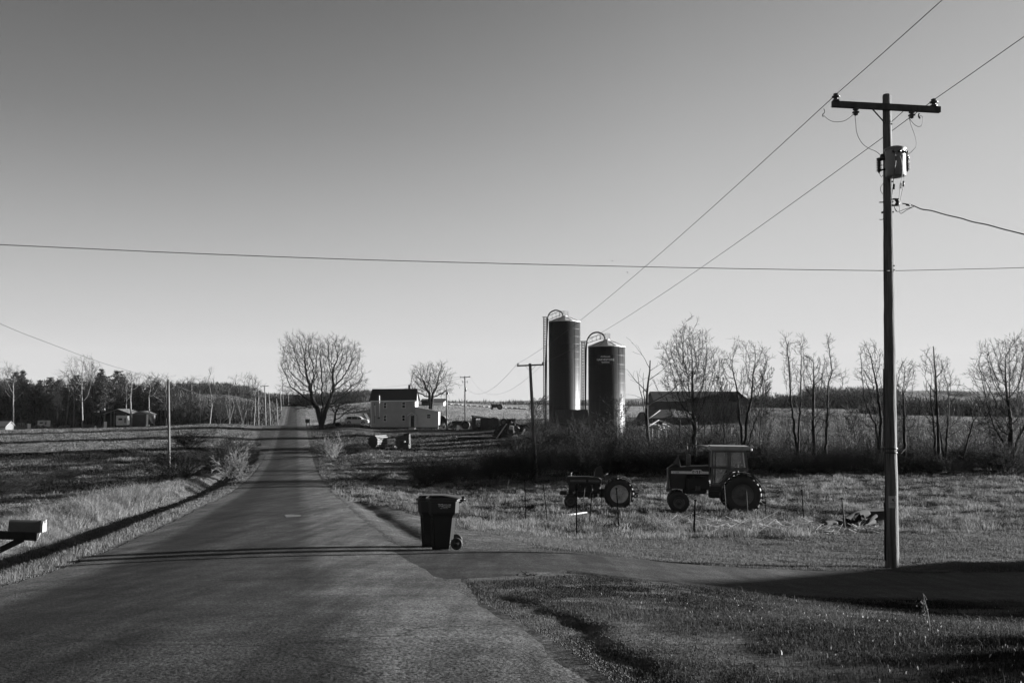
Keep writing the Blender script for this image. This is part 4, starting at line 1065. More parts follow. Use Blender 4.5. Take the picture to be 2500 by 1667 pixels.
m = MB(); m.box(W(2166, 262, DP - .16), (.04, .03, .04)); m.box(W(2168, 254, DP - .16), (.02, .02, .02)); m.build('bolt', M_METAL, pole)
# transformer
TC0 = W(2187, 432, DP - .30); TC1 = W(2185.5, 368, DP - .30)
m = MB(); ax = nrm(TC1 - TC0); H = np.linalg.norm(TC1 - TC0)
m.lathe(TC0, ax, [(0, 0), (0, .205), (.02, .215), (H * .5, .215), (H - .01, .222), (H, .222)], 32)
tr = m.build('transformer', M_TANK, pole)
m = MB(); m.lathe(TC0 + ax * (H + .001), ax, [(0, .235), (.03, .24), (.05, .225), (.085, .12), (.095, 0)], 32); m.build('lid', M_TANK, tr)
for dx in (-.11, .0, .11, .17):
    m = MB(); m.lathe(TC0 + ax * (H - .07) + np.array([dx, -math.sqrt(.222 ** 2 - dx * dx) + .01, 0]), (dx, -.25, -.02), [(0, .028), (.02, .03), (.05, .02), (.07, .03), (.08, 0)], 10); m.build('bushing', M_PORC, tr)
m = MB(); m.box(TC0 + ax * .3 + np.array([-.14, .17, 0]), (.06, .12, .09)); m.build('bracket', M_METAL, pole)
for (px, py, s) in ((2146, 407, -1), (2215, 403, 1)):
    c = W(px, py, DP - .1); m = MB()
    for i in range(7):
        z = -.11 + i * .038; m.lathe(c + np.array([0, 0, z]), (0, 0, 1), [(0, .03), (.004, .058), (.014, .058), (.02, .03), (.038, .03)], 12)
    m.lathe(c + np.array([0, 0, -.16]), (0, 0, 1), [(0, .0), (.02, .02), (.05, .03)], 10)
    m.lathe(c + np.array([0, 0, .155]), (0, 0, 1), [(0, .05), (.03, .055), (.045, .03), (.05, 0)], 10)
    m.build('lightning_arrester', M_PORC, pole)
    m = MB(); m.beam(c + np.array([0, 0, -.09]), onp(415) + np.array([s * .09, -.05, 0]), .035); m.build('bracket', M_METAL, pole)
for (px, py) in ((2154, 385), (2212, 382)):
    m = MB(); c = W(px, py, DP - .08); m.lathe(c - np.array([0, 0, .06]), (0, 0, 1), [(0, 0), (0, .045), (.04, .055), (.10, .05), (.14, .03), (.14, 0)], 12); m.build('bushing', M_PORC, tr)
def jump(pl, r=.006, name='jumper_wire', D0=DP - .12):
    P = [W(a, b, D0 + (c if len(q) > 2 else 0)) for q in pl for a, b, c in [tuple(q) + (0,) * (3 - len(q))]]
    # smooth with Catmull-Rom
    out = []
    for i in range(len(P) - 1):
        p0, p1, p2, p3 = P[max(i - 1, 0)], P[i], P[i + 1], P[min(i + 2, len(P) - 1)]
        for t in np.linspace(0, 1, 7)[:-1]:
            out.append(.5 * ((2 * p1) + (-p0 + p2) * t + (2 * p0 - 5 * p1 + 4 * p2 - p3) * t * t + (-p0 + 3 * p1 - 3 * p2 + p3) * t ** 3))
    out.append(P[-1]); m = MB(); m.tube(out, r, 5); return m.build(name, M_WIRE, pole)
jump([(2010, 281), (2022, 292), (2038, 298), (2060, 296), (2075, 287), (2086, 277)])
jump([(2087, 277), (2089, 300), (2092, 325), (2103, 348), (2120, 362), (2140, 371), (2154, 384)])
jump([(2219, 285), (2224, 305), (2234, 333), (2237, 355), (2228, 368), (2214, 380)])
jump([(2219, 286), (2228, 300), (2240, 309), (2250, 306), (2253, 288), (2246, 282)])
jump([(2011, 266), (2014, 274), (2008, 280), (2010, 286)], .01); jump([(2244, 278), (2243, 284), (2246, 290)], .02)
jump([(2156, 391), (2157, 400), (2154, 404), (2148, 400)]); jump([(2147, 424), (2152, 432), (2158, 424)])
jump([(2158, 447), (2151, 455), (2150, 465), (2155, 474)]); jump([(2159, 449), (2157, 520), (2156, 535), (2147, 536)], .008)
jump([(2186, 375), (2187, 395), (2182, 430), (2180, 455), (2178, 475), (2181, 500), (2190, 517)], .007, D0=DP - .56)
jump([(2197, 380), (2202, 400), (2202, 430), (2197, 460), (2195, 490), (2194, 505)], .007, D0=DP - .54)
jump([(2206, 378), (2208, 400), (2207, 445), (2200, 480), (2197, 520), (2215, 512), (2232, 504)], .007, D0=DP - .5)
jump([(2183, 505), (2190, 517), (2212, 510), (2230, 505)], .006)
for px, py in ((2182, 456), (2205, 449), (2198, 454)):
    m = MB(); c = W(px, py, DP - .5); m.lathe(c - np.array([0, 0, .06]), (.1, 0, 1), [(0, 0), (0, .02), (.12, .02), (.12, 0)], 8); m.build('splice_sleeve', M_METAL, pole)
m = MB(); c = W(2187, 494, DP - .15)
m.tube([c + np.array([-.09, 0, .07]), c + np.array([.06, 0, .07]), c + np.array([.08, 0, 0]), c + np.array([.06, 0, -.07]), c + np.array([-.09, 0, -.07])], .022, 6)
m.lathe(c + np.array([.03, 0, -.06]), (0, 0, 1), [(0, .04), (.03, .05), (.05, .03), (.07, .03), (.09, .05), (.12, .04)], 10); m.build('service_bracket', M_METAL, pole)
m = MB()
for py in (262, 305, 445, 494, 519, 650, 660): m.box(onp(py) + np.array([rad(py) * .8, -rad(py) * .6, 0]), (.03, .03, .03))
m.box(onp(494) + np.array([-.15, 0, 0]), (.09, .03, .02)); m.box(onp(519) + np.array([-.13, 0, 0]), (.04, .04, .04)); m.build('bolt', M_METAL, pole)
# ground wire down the left side, conduit at the foot
m = MB(); m.tube([onp(y) + np.array([-rad(y) - .006, -.03, 0]) for y in (540, 700, 900, 1100, 1200, 1368)], .008, 5); m.build('ground_wire', M_WIRE, pole)
m = MB(); m.tube([onp(y) + np.array([-rad(y) - .022, -.02, 0]) for y in (1225, 1290, 1366)], .013, 8); m.build('conduit', M_METAL, pole)
m = MB(); m.tube([onp(y) + np.array([-rad(y) - .02, .0, 0]) for y in (900, 1000, 1090)], .012, 8); m.build('conduit', M_METAL, pole)
# band with a little spike at the right
m = MB(); ax = nrm(PT - PB_)
for y in (1096, 1106): m.lathe(onp(y), ax, [(0, .0), (0, rad(y) + .012), (.035, rad(y) + .012), (.035, 0)], 22)
q = onp(1102) + np.array([rad(1100) + .0, -.03, 0]); m.beam(q, q + np.array([.1, 0, .0]), .04, .05); m.build('strap', M_METAL, pole)
m = MB(); m.beam(q + np.array([.09, 0, -.04]), q + np.array([.17, 0, .05]), .03, .01); m.build('tag_flag', M_WHITE, pole)
# warning plate with a pictogram and two lines of print, wrapped on the post
def wrapped(name, m_, x0, x1, z0, z1, rr_, parent, th=.004, n=10, rnd=0):
    """curved plate on the camera side of the post: x0..x1 arc positions (m), z heights"""
    mb = MB(); V_ = []
    for r in (rr_ + th, rr_):
        for z in (z0, z1):
            for i in range(n + 1):
                a = (x0 + (x1 - x0) * i / n) / rr_; c = onp(833.5 + (0)) ; V_.append((r * sin(a), -r * cos(a), z))
    k = n + 1; Fs = []
    for i in range(n):
        Fs += [(i, i + 1, k + i + 1, k + i), (2 * k + i, 3 * k + i, 3 * k + i + 1, 2 * k + i + 1), (i, 2 * k + i, 2 * k + i + 1, i + 1), (k + i, k + i + 1, 3 * k + i + 1, 3 * k + i)]
    Fs += [(0, k, 3 * k, 2 * k), (n, 2 * k + n, 3 * k + n, k + n)]
    zc = z0; tt = (zc - PB_[2]) / (PT[2] - PB_[2]); cc = PB_ * (1 - tt) + PT * tt
    mb.add([(a + cc[0], b + cc[1], c) for a, b, c in V_], Fs); return mb.build(name, m_, parent)
zt_ = W(2170, 1209, DP)[2]; zb_ = W(2170, 1238, DP)[2]; rp = rad(1225) + .012
sg = wrapped('sign', mat('sign_plate', .32, .5, .05, 5), -.115, .06, zb_, zt_, rp, pole)
hz = zt_ - zb_
wrapped('lettering', M_DARK, -.095, .04, zb_ + hz * .38, zb_ + hz * .41, rp + .006, sg, .002); wrapped('lettering', M_DARK, -.09, .035, zb_ + hz * .27, zb_ + hz * .30, rp + .006, sg, .002)
def picto():
    mb = MB(); tt = (zb_ - PB_[2]) / (PT[2] - PB_[2]); cc = PB_ * (1 - tt) + PT * tt; r = rp + .007
    def P(x, z): a = x / rp; return (cc[0] + r * sin(a), cc[1] - r * cos(a), zb_ + hz * z)
    mb.add([P(-.045, .68), P(-.02, .60), P(-.005, .66), P(.0, .76), P(-.03, .78)], [(0, 1, 2, 3, 4)])
    mb.add([P(-.02, .62), P(-.005, .66), P(.022, .50), P(.012, .48)], [(0, 1, 2, 3)]); return mb.build('pictogram', M_DARK, sg)
picto()

# mid pole by the silos (leaning)
def plain_pole(name, label, pxb, pyb, pxt, pyt, D, r0, r1, m=M_WOOD, arm_px=None, group=None, armdy=0, extra=None, deep=1.0):
    b = W(pxb, pyb, D); t = W(pxt, pyt, D); q = thing(name, label, 'utility pole', b, 0, group)
    mb = MB(); k = nrm(t - b); mb.tube([b - k * deep, b * .5 + t * .5, t], [r0, (r0 + r1) / 2, r1], 12); mb.build('post', m, q)
    if arm_px:
        x0, y0, x1, y1 = arm_px; a0 = W(x0, y0, D - .15); a1 = W(x1, y1, D - .15 + armdy); mb = MB(); mb.beam(a0, a1, .10, .13); mb.build('crossarm', M_WOOD2, q)
        for a in (a0, a1):
            mb = MB(); insul(mb, a * .96 + (a0 if a is a1 else a1) * .04 + np.array([0, 0, .06]), 1.3); mb.build('insulator', M_PORC, q)
        c = (a0 + a1) / 2
        for s in (-.38, .38):
            mb = MB(); p = c + (a1 - a0) * s * .5 + np.array([0, 0, -.05]); e = b + k * ((c[2] - .55 - b[2]) / k[2]); mb.beam(p, e + np.array([0, -r1, 0]), .04, .02); mb.build('brace', M_METAL, q)
        return q, a0, a1
    return q
DM = 87.0
mp, M0, M1 = plain_pole('utility_pole', 'leaning utility pole with crossarm in the hedge left of the silos', 1309, 1178, 1294, 887, DM, .19, .12, M_WOOD, (1262, 893, 1328, 890), 'utility poles of the main line', .3)
D3 = 222
tp, T0, T1 = plain_pole('utility_pole', 'farmyard utility pole with crossarm behind the machinery, right of the house', 1136, 1030, 1135, 918, D3, .19, .13, M_WOOD, (1123, 921, 1148, 920), 'utility poles of the main line', 0)
mb = MB(); c = W(1136.5, 950, D3 - .3); mb.lathe(c - np.array([0, 0, .5]), (0, 0, 1), [(0, 0), (0, .24), (.8, .24), (.85, .2), (.9, 0)], 14); mb.build('transformer', M_TANK, tp)
for px in (1130, 1141):
    mb = MB(); c = W(px, 932, D3 - .2); mb.lathe(c - np.array([0, 0, .25]), (0, 0, 1), [(0, .0), (.02, .07), (.5, .07), (.55, 0)], 8); mb.beam(c, W(1135.5, 932, D3), .04); mb.build('fuse_cutout', M_PORC, tp)
hp_ = plain_pole('utility_pole', 'short service pole with meter box at the corner of the farmhouse', 1091, 1046, 1090, 949, 206, .17, .13, M_WOOD)
mb = MB(); mb.box(W(1093, 960, 205.6), (.42, .3, .5), 0, .05); mb.build('meter_box', M_GALV, hp_)
plain_pole('telephone_pole', 'bare tall pole standing alone in the left meadow', 414, 1172, 411, 926, 107, .14, .12, M_WOOD, group='poles along the left side')
plain_pole('telephone_pole', 'thin dark pole behind the roadside bushes on the left', 604.5, 1060, 605, 960, 226, .10, .08, M_BARK, group='poles along the left side')
q1, R0a, R1a = plain_pole('utility_pole', 'sunlit crossarm pole, tallest of the roadside row on the left', 648.5, 1036, 646, 941, 258, .19, .14, M_PALE, (635.5, 943.5, 655.5, 942), 'poles along the left side')
plain_pole('telephone_pole', 'sunlit bare pole just right of the tallest roadside pole', 660, 1036, 656, 957, 270, .15, .11, M_PALE, group='poles along the left side')
plain_pole('telephone_pole', 'shortest sunlit bare pole nearest the left edge of the road', 678, 1037, 675, 973, 266, .15, .11, M_PALE, group='poles along the left side')
plain_pole('telephone_pole', 'sunlit bare pole farther up beside the far road', 687, 1009, 684, 954, 392, .2, .15, M_PALE, group='poles along the left side')
q2, R2a, R3a = plain_pole('utility_pole', 'distant crossarm pole rising above the far woods by the road', 691, 974, 690, 927, 520, .2, .15, M_WOOD, (684.5, 927.5, 694.5, 927), 'poles along the left side', deep=3)
plain_pole('telephone_pole', 'most distant pale pole at the top of the far road', 704.5, 981, 704, 952, 540, .2, .15, M_PALE, group='poles along the left side', deep=2)
plain_pole('telephone_pole', 'pale pole mostly hidden in the trees left of the roadside row', 631, 1036, 631, 957, 300, .17, .14, M_PALE, group='poles along the left side')
# wires of the main line
GW = 'wires of the main line'
up = np.array([0, 0, .16])
def bk(P, dist, rise, s): d = np.array([.105, -1, 0]) * dist; return sag_line(P, P + d + np.array([0, 0, rise]), s, 40)
wire('power_line', 'left overhead wire running from the upper right edge to the near pole', 'power line', bk(iL + up, 60, 8.6, 1.15), .0085, GW)
wire('power_line', 'right overhead wire running from the right edge to the near pole', 'power line', bk(iR + up, 60, 8.3, 1.15), .0085, GW)
wire('power_line', 'left overhead wire from the near pole down to the leaning pole, passing the tall silo', 'power line', sag_line(iL + up, M0 + up, .55, 40), .0085, GW)
wire('power_line', 'right overhead wire from the near pole down behind the silos to the leaning pole', 'power line', sag_line(iR + up, M1 + up, .55, 40), .0085, GW)
wire('power_line', 'faint left wire sagging between the leaning pole and the farmyard pole', 'power line', sag_line(M0 + up, T0 + up, 3.2, 40), .011, GW)
wire('power_line', 'faint right wire sagging between the leaning pole and the farmyard pole', 'power line', sag_line(M1 + up, T1 + up, 3.4, 40), .011, GW)
wire('power_line', 'faint upper wire running left from the farmyard pole over the house', 'power line', sag_line(T0 + up, W(780, 950, 300), 1.0, 20), .02, GW)
wire('power_line', 'faint lower wire running left from the farmyard pole over the house', 'power line', sag_line(T1 + up, W(780, 955, 300), 1.6, 20), .02, GW)
wire('service_line', 'thin service cable hanging between the meter pole and the farmyard pole', 'cable', sag_line(W(1093, 958, 206), W(1136, 955, D3), 3.5, 16), .02)
# cable across the picture
cab = [W(px, py, D) for px, py, D in ((-330, 583, 13.5), (-160, 590, 14), (0, 597.5, 14.6), (250, 609, 15.6), (500, 620, 16.6), (880, 634, 18), (1350, 646.5, 19.8), (1750, 655, 21.2), (2000, 659, 22.0), (2172, 661, DP - .12))]
def cr(P, k=8):
    out = []
    for i in range(len(P) - 1):
        p0, p1, p2, p3 = P[max(i - 1, 0)], P[i], P[i + 1], P[min(i + 2, len(P) - 1)]
        for t in np.linspace(0, 1, k)[:-1]:
            out.append(.5 * ((2 * p1) + (-p0 + p2) * t + (2 * p0 - 5 * p1 + 4 * p2 - p3) * t * t + (-p0 + 3 * p1 - 3 * p2 + p3) * t ** 3))
    return out + [P[-1]]
wire('phone_cable', 'cable crossing the whole sky from the left edge to the near pole', 'cable', cr(cab), .0075)
wire('phone_cable', 'thin cable leaving the near pole level to the right edge', 'cable', cr([W(2186, 661, DP - .05), W(2300, 658.5, 22), W(2500, 653.5, 21), W(2900, 640, 20)]), .0065)
wire('service_drop', 'thick twisted service cable falling from the near pole to the right edge', 'cable', cr([W(2203, 497, DP - .3), W(2228, 502, DP - .3), W(2250, 511, 22), W(2275, 515, 21.8), W(2310, 525, 21.5), W(2345, 533, 21.2), W(2375, 542, 21), W(2410, 549, 20.6), W(2450, 560, 20.2), W(2500, 572.5, 19.6), W(2700, 625, 18)]), .0135)
mb = MB(); mb.tube([W(2212, 500, DP - .32), W(2222, 502, DP - .32)], .022, 8); mb.build('splice_sleeve', M_METAL, pole)
lp = [W(-170, 705, 62), W(0, 790, 74), W(120, 838, 83), W(260, 889, 94), W(408, 932, 107)]
wire('phone_cable', 'dark cable sloping down from the left edge to the bare meadow pole', 'cable', cr(lp), .017)
wire('phone_cable', 'faint cable from the bare meadow pole to the thin pole behind the bushes', 'cable', cr([W(411, 932, 107), W(450, 949, 130), W(500, 966, 165), W(545, 970, 195), W(604, 964, 226)]), .016)
# pole that carries the cable, outside the left edge
plain_pole('utility_pole', 'wooden pole outside the left edge that carries the crossing cable', -345, 1420, -350, 540, 13.5, .14, .10, M_WOOD)

# ================================================================== wheelie bins
def make_bin(label, logo):
    t = thing('wheeled_bin', label, 'bin', (0, 0, 0), 0, 'wheeled bins at the roadside')
    # profile in x (front -, handle/wheels +), width in y
    def ring(x0, x1, w, z, b=.075):
        return [(x0 + b, -w, z), (x1 - b, -w, z), (x1, -w + b, z), (x1, w - b, z), (x1 - b, w, z), (x0 + b, w, z), (x0, w - b, z), (x0, -w + b, z)]
    R_ = [ring(-.27, .16, .235, .0), ring(-.275, .17, .24, .05), ring(-.31, .235, .275, .66), ring(-.315, .25, .28, .70), ring(-.355, .295, .30, .76), ring(-.37, .31, .305, .99), ring(-.37, .31, .305, 1.0), ring(-.40, .335, .325, 1.005), ring(-.40, .335, .325, 1.045)]
    m = MB(); V_ = [p for r in R_ for p in r]; Fs = [tuple(range(7, -1, -1)), tuple(range(len(V_) - 8, len(V_)))]
    for k in range(len(R_) - 1):
        for i in range(8): j = (i + 1) % 8; Fs.append((k * 8 + i, k * 8 + j, k * 8 + 8 + j, k * 8 + 8 + i))
    m.add(V_, Fs)
    for y in (-.243, .243):  # vertical ribs
        m.beam((-.24, y, .08), (-.275, y * 1.15, .66), .03, .02)
    m.build('body', M_BIN, t)
    m = MB(); R2 = [ring(-.41, .36, .33, 1.047), ring(-.41, .36, .33, 1.06), ring(-.36, .30, .29, 1.075), ring(-.33, .02, .25, 1.12), ring(-.30, .0, .22, 1.125)]
    V_ = [p for r in R2 for p in r]; Fs = [tuple(range(7, -1, -1)), tuple(range(len(V_) - 8, len(V_)))]
    for k in range(4):
        for i in range(8): j = (i + 1) % 8; Fs.append((k * 8 + i, k * 8 + j, k * 8 + 8 + j, k * 8 + 8 + i))
    m.add(V_, Fs); m.build('lid', M_BIN, t)
    m = MB(); m.tube([(.30, -.24, 1.03), (.40, -.23, 1.04), (.43, -.2, 1.045), (.43, .2, 1.045), (.40, .23, 1.04), (.30, .24, 1.03)], .02, 8)
    m.beam((.31, -.2, .97), (.41, -.2, 1.03), .04); m.beam((.31, .2, .97), (.41, .2, 1.03), .04); m.build('handle', M_BIN, t)
    for y in (-.30, .30):
        s = -1 if y < 0 else 1; m = MB()
        m.lathe((.255, y - .03, .125), (0, 1, 0), [(0, 0), (0, .085), (-.004, .10), (0, .118), (.01, .125), (.05, .125), (.06, .118), (.064, .1), (.06, .085), (.06, 0)], 28); w = m.build('wheel', M_RUBBER, t)
        m = MB(); m.lathe((.255, y + s * .031, .125), (0, s, 0), [(0, .07), (.006, .065), (.008, .02), (.014, .015), (.014, 0)], 20); m.build('hub', M_BIN, w)
    m = MB(); m.beam((.12, -.245, .0), (.15, -.25, .22), .012, .012); m.beam((.255, -.3, .125), (.255, .3, .125), .02); m.build('axle', M_GALV, t)
    if logo:
        for txt, sz, x, z, bold in (('TG', .085, -.075, .895, True), ('TAYLOR', .042, .055, .918, True), ('GARBAGE', .030, .055, .885, True), ('607-797-5277', .024, .0, .855, False)):
            v, f = text_mesh(txt, sz, bold); m = MB(); zz = [(q[0] * (1.25 if txt != 'TG' else 1) + x - .015, -(.3025 + (q[1] + z - .76) * .0217 + .004), q[1] + z) for q in v]
            m.add(zz, f); m.build('lettering', M_PRINT, t)
    return t
b1 = make_bin('front dark wheeled bin with white printed lettering, nearer the driveway', True)
b2 = dup(b1, (0, 0, 0), 0, 1.0, 'rear dark wheeled bin half hidden behind the lettered one')
for ch in list(b2.children):
    if ch.name.startswith('lettering'): bpy.data.objects.remove(ch)
def setg(o, px, py, D, rz, dz=0):
    p = W(px, py, D); z = gz(p[0], p[1]); o.location = (p[0], p[1], z + dz); o.rotation_euler = (0, 0, rz)
DB = 21.0
p = W(1086, 1337, DB); b1.location = tuple(p); b1.rotation_euler = (0, 0, R(3))
p = W(1061, 1331, DB + 1.1); b2.location = tuple(p); b2.rotation_euler = (0, 0, R(-1))
for q_ in (b1, b2): q_.scale = (.96, .96, .985)


# ================================================================== mailbox
DMB = 15.2
def mailbox():
    c = W(64, 1296, DMB); t = thing('mailbox', 'rounded metal mailbox on a dark timber bracket at the left edge', 'mailbox', (c[0], c[1], gz(c[0] - .8, c[1])))
    L, w, h = .46, .085, .17; m = MB(); n = 12; V_ = []
    def sec(x):
        r = [(x, -w, 0)] + [(x, -w * cos(pi * i / n), (h - w) + w * sin(pi * i / n)) for i in range(n + 1)] + [(x, w, 0)]; return r
    ang = R(6)
    def tf(q): x, y, z = q; x, z = x, z; return (c[0] + x * cos(ang) - y * sin(ang), c[1] + x * sin(ang) + y * cos(ang), c[2] + z - x * .05)
    a = [tf(q) for q in sec(-L / 2)]; b = [tf(q) for q in sec(L / 2)]; k = len(a)
    m.add(a + b, [(i, (i + 1) % k, k + (i + 1) % k, k + i) for i in range(k)] + [tuple(range(k)), tuple(range(2 * k - 1, k - 1, -1))]); m.build('box', mat('mailbox_paint', .06, .45, .15, 5), t)
    m = MB(); V0 = [tf((q[0] + .001, q[1] * 1.06, q[2] * 1.03)) for q in sec(L / 2)]; V1 = [tf((q[0] + .035, q[1] * 1.06, q[2] * 1.03)) for q in sec(L / 2)]
    m.add(V0 + V1, [(i, (i + 1) % k, k + (i + 1) % k, k + i) for i in range(k)] + [tuple(range(k)), tuple(range(2 * k - 1, k - 1, -1))]); d = m.build('door', mat('mailbox_door', .2, .5, .2, 8), t)
    m = MB(); m.box(tf((L / 2 + .045, 0, h * .93)), (.02, .03, .05)); m.build('latch', M_GALV, d)
    m = MB(); m.tube([tf((L / 2 - .02, -.02, -.015)), tf((L / 2 - .04, -.02, -.08)), tf((L / 2 - .07, -.02, -.145)), tf((L / 2 - .10, -.02, -.15)), tf((L / 2 - .105, -.02, -.12))], .007, 6); m.build('hook', M_GALV, t)
    m = MB(); m.beam(tf((-1.4, 0, -.06)), tf((L / 2 - .05, 0, -.075)), .14, .11); m.build('arm', M_BARK, t)
    m = MB(); g0 = tf((-.85, .02, 0)); m.beam((g0[0], g0[1], t.location[2] - .4), (g0[0], g0[1], g0[2] + .02), .11); m.build('post', M_BARK, t)
    m = MB(); q0 = tf((-.05, 0, -.12)); q1 = (g0[0] + .02, g0[1], g0[2] - .55); m.beam(q0, q1, .06, .09); m.build('brace', M_BARK, t)
mailbox()

# ================================================================== tractors
def tyre(m, c, R_, w, rim, n=40, lugs=0):
    c = np.array(c, float)
    m.lathe(c + np.array([0, -w / 2, 0]), (0, 1, 0), [(0.02, rim), (0, rim + .02), (0, R_ - .10), (.03, R_ - .03), (.08 * w / .4, R_ - .005), (w / 2, R_), (w - .08 * w / .4, R_ - .005), (w - .03, R_ - .03), (w, R_ - .10), (w, rim + .02), (w - .02, rim)], n)
    for i in range(lugs):
        for s in (-1, 1):
            a = 2 * pi * (i + (.5 if s > 0 else 0)) / lugs; da = .16
            P = []
            for (yy, ang) in ((0.02, a), (s * w * .52, a + da)):
                for rr_ in (R_ - .02, R_ + .045):
                    for dd in (-.05, .05): P.append(c + np.array([rr_ * cos(ang + dd / R_), yy, rr_ * sin(ang + dd / R_)]))
            m.add(P, [(0, 1, 3, 2), (4, 6, 7, 5), (0, 4, 5, 1), (2, 3, 7, 6), (0, 2, 6, 4), (1, 5, 7, 3)])
    return m
def wheel(t, x, y, z, R_, w, rim, side, rimm, lugs=0, dish=.06):
    m = MB(); tyre(m, (x, y, z), R_, w, rim, 44, lugs); tt = m.build('wheel', M_RUBBER, t)
    m = MB(); s = side; c = (x, y + s * w * .28, z)
    m.lathe(c, (0, s, 0), [(.06, rim + .03), (.07, rim + .005), (.03, rim - .005), (0, rim - .03), (-dish * .5, rim * .8), (-dish, rim * .62), (-dish * .3, rim * .5), (-dish * .2, rim * .3), (.0, rim * .27), (.05, rim * .2), (.06, 0)], 36)
    r = m.build('rim', rimm, tt)
    m = MB()
    for k in range(8):
        a = k * pi / 4; m.lathe((x + rim * .4 * cos(a), c[1] + s * -.02, z + rim * .4 * sin(a)), (0, s, 0), [(0, .018), (.03, .018), (.03, 0)], 6)
    m.build('lug_nut', M_DARK, r); return tt
M_TRED = mat('faded_tractor_paint', .026, .6, .3, 4)
M_TSIL = mat('tractor_grey_paint', .09, .5, .3, 5)
M_DECAL = mat('pale_decal', .62, .6, .12, 5)
M_RIM = mat('dull_rim', .09, .5, .25, 6, metal=.2)
M_RIMB = mat('bright_rim', .42, .5, .3, 6, metal=.2)
def cab_tractor():
    t = thing('tractor', 'large old farm tractor with glazed cab standing in the rough field', 'tractor')
    Y = .42
    wheel(t, 0, -.88, .88, .875, .46, .50, -1, M_RIM, 22); wheel(t, 0, .88, .88, .875, .46, .50, 1, M_RIM, 22)
    wheel(t, 2.87, -.72, .49, .49, .24, .24, -1, M_RIM, 0, .03); wheel(t, 2.87, .72, .49, .49, .24, .24, 1, M_RIM, 0, .03)
    # hood: upper cowl with shallow slope, nose panel below
    m = MB(); m.prism([(1.45, 1.78), (3.26, 1.78), (3.28, 1.98), (3.15, 2.03), (2.3, 2.13), (1.45, 2.15)], 'y', -Y, Y); m.build('hood', M_TRED, t)
    m = MB(); m.prism([(2.62, 1.08), (3.22, 1.08), (3.26, 1.779), (2.50, 1.779)], 'y', -Y + .01, Y - .01); m.build('side_panel', M_TRED, t)
    m = MB(); m.box((3.32, 0, 1.55), (.09, .80, .95), 0, .02); m.build('grille', M_TSIL, t)
    m = MB(); m.box((3.30, 0, 1.0), (.26, .5, .16), 0, .03); m.build('front_weight', M_TSIL, t)
    m = MB(); m.prism([(1.47, 1.775), (3.2, 1.79), (3.2, 1.905), (2.27, 1.905), (2.19, 1.98), (1.82, 1.98), (1.74, 1.895), (1.47, 1.89)], 'y', -Y - .012, -Y - .003); d = m.build('decal_stripe', M_DECAL, t)
    v, f = text_mesh('MF', .18, False); m = MB(); m.add([(2.0 - q[0] * 2.1, -Y - .016, 1.805 + q[1] * 1.1) for q in v], f); m.build('lettering', M_DARK, d)
    v, f = text_mesh('1130', .09, False); m = MB(); m.add([(2.98 - q[0] * 1.6, -Y - .016, 1.81 + q[1]) for q in v], f); m.build('lettering', M_DARK, d)
    # engine
    m = MB(); m.box((2.0, 0, 1.40), (1.25, .5, .72), 0, .04); m.box((2.1, 0, .98), (1.1, .36, .3), 0, .05); m.box((1.55, -.28, 1.55), (.25, .12, .3), 0, .03); m.box((2.45, -.26, 1.3), (.18, .1, .5), 0, .03)
    for x in (1.75, 1.95, 2.15, 2.35): m.lathe((x, -.27, 1.62), (0, -1, 0), [(0, .05), (.08, .045), (.1, 0)], 10)
    m.tube([(1.5, -.3, 1.68), (2.0, -.32, 1.7), (2.4, -.3, 1.66)], .035, 8); m.build('engine', M_DARK, t)
    m = MB(); m.lathe((1.9, -.3, 1.0), (0, 0, 1), [(0, 0), (0, .05), (.2, .05), (.22, 0)], 12); m.lathe((2.03, -.3, 1.0), (0, 0, 1), [(0, 0), (0, .05), (.2, .05), (.22, 0)], 12); m.build('filter', M_TSIL, t)
    m = MB(); m.box((.5, 0, .98), (1.9, .45, .6), 0, .08); m.box((1.2, -.35, .82), (.55, .3, .3), 0, .05); m.build('transmission', M_DARK, t)
    m = MB(); m.beam((2.87, -.7, .5), (2.87, .7, .5), .12); m.box((2.87, 0, .75), (.3, .3, .5), 0, .04); m.build('axle', M_DARK, t)
    m = MB(); m.beam((0, -.85, .88), (0, .85, .88), .2); m.build('axle', M_DARK, t)
    # fenders
    for y0, y1 in ((-.95, -.55), (.55, .95)):
        m = MB(); P = []
        for i in range(12):
            a = R(20 + 128 * i / 11); P.append((-cos(a) * 1.0 * -1, .9 + sin(a) * 1.0))
        P2 = [(x * .96, .9 + (z - .9) * .96) for x, z in P]
        m.prism(P + P2[::-1], 'y', y0, y1); m.build('fender', M_DARK, t)
    # cab frame
    cy = .62
    m = MB()
    for s in (-1, 1):
        y = s * cy
        for a, b in (((1.36, 1.27), (1.30, 2.90)), ((1.22, 1.25), (1.16, 2.88)), ((.50, 2.02), (.47, 2.9)), ((.58, 2.02), (.55, 2.9)), ((-.30, 2.02), (-.20, 2.9)), ((-.24, 2.02), (-.14, 2.9)), ((-.32, 2.04), (1.3, 2.08)), ((-.30, 1.98), (.55, 2.0)), ((.52, 2.03), (.93, 1.27)), ((.93, 1.28), (1.38, 1.28)), ((1.32, 2.1), (.5, 2.1)), ((-.22, 2.84), (1.3, 2.84))):
            m.beam((a[0], y, a[1]), (b[0], y, b[1]), .06, .085)
    for x, z in ((1.33, 1.3), (1.3, 2.1), (-.28, 2.05), (-.2, 2.84), (1.28, 2.84)): m.beam((x, -cy, z), (x, cy, z), .06)
    m.build('cab_frame', M_TSIL, t)
    m = MB(); m.prism([(1.42, 2.90), (1.42, 3.0), (1.36, 3.09), (-.36, 3.07), (-.38, 2.90)], 'y', -.72, .72); m.build('roof', mat('cab_roof_paint', .24, .5, .2, 4), t)
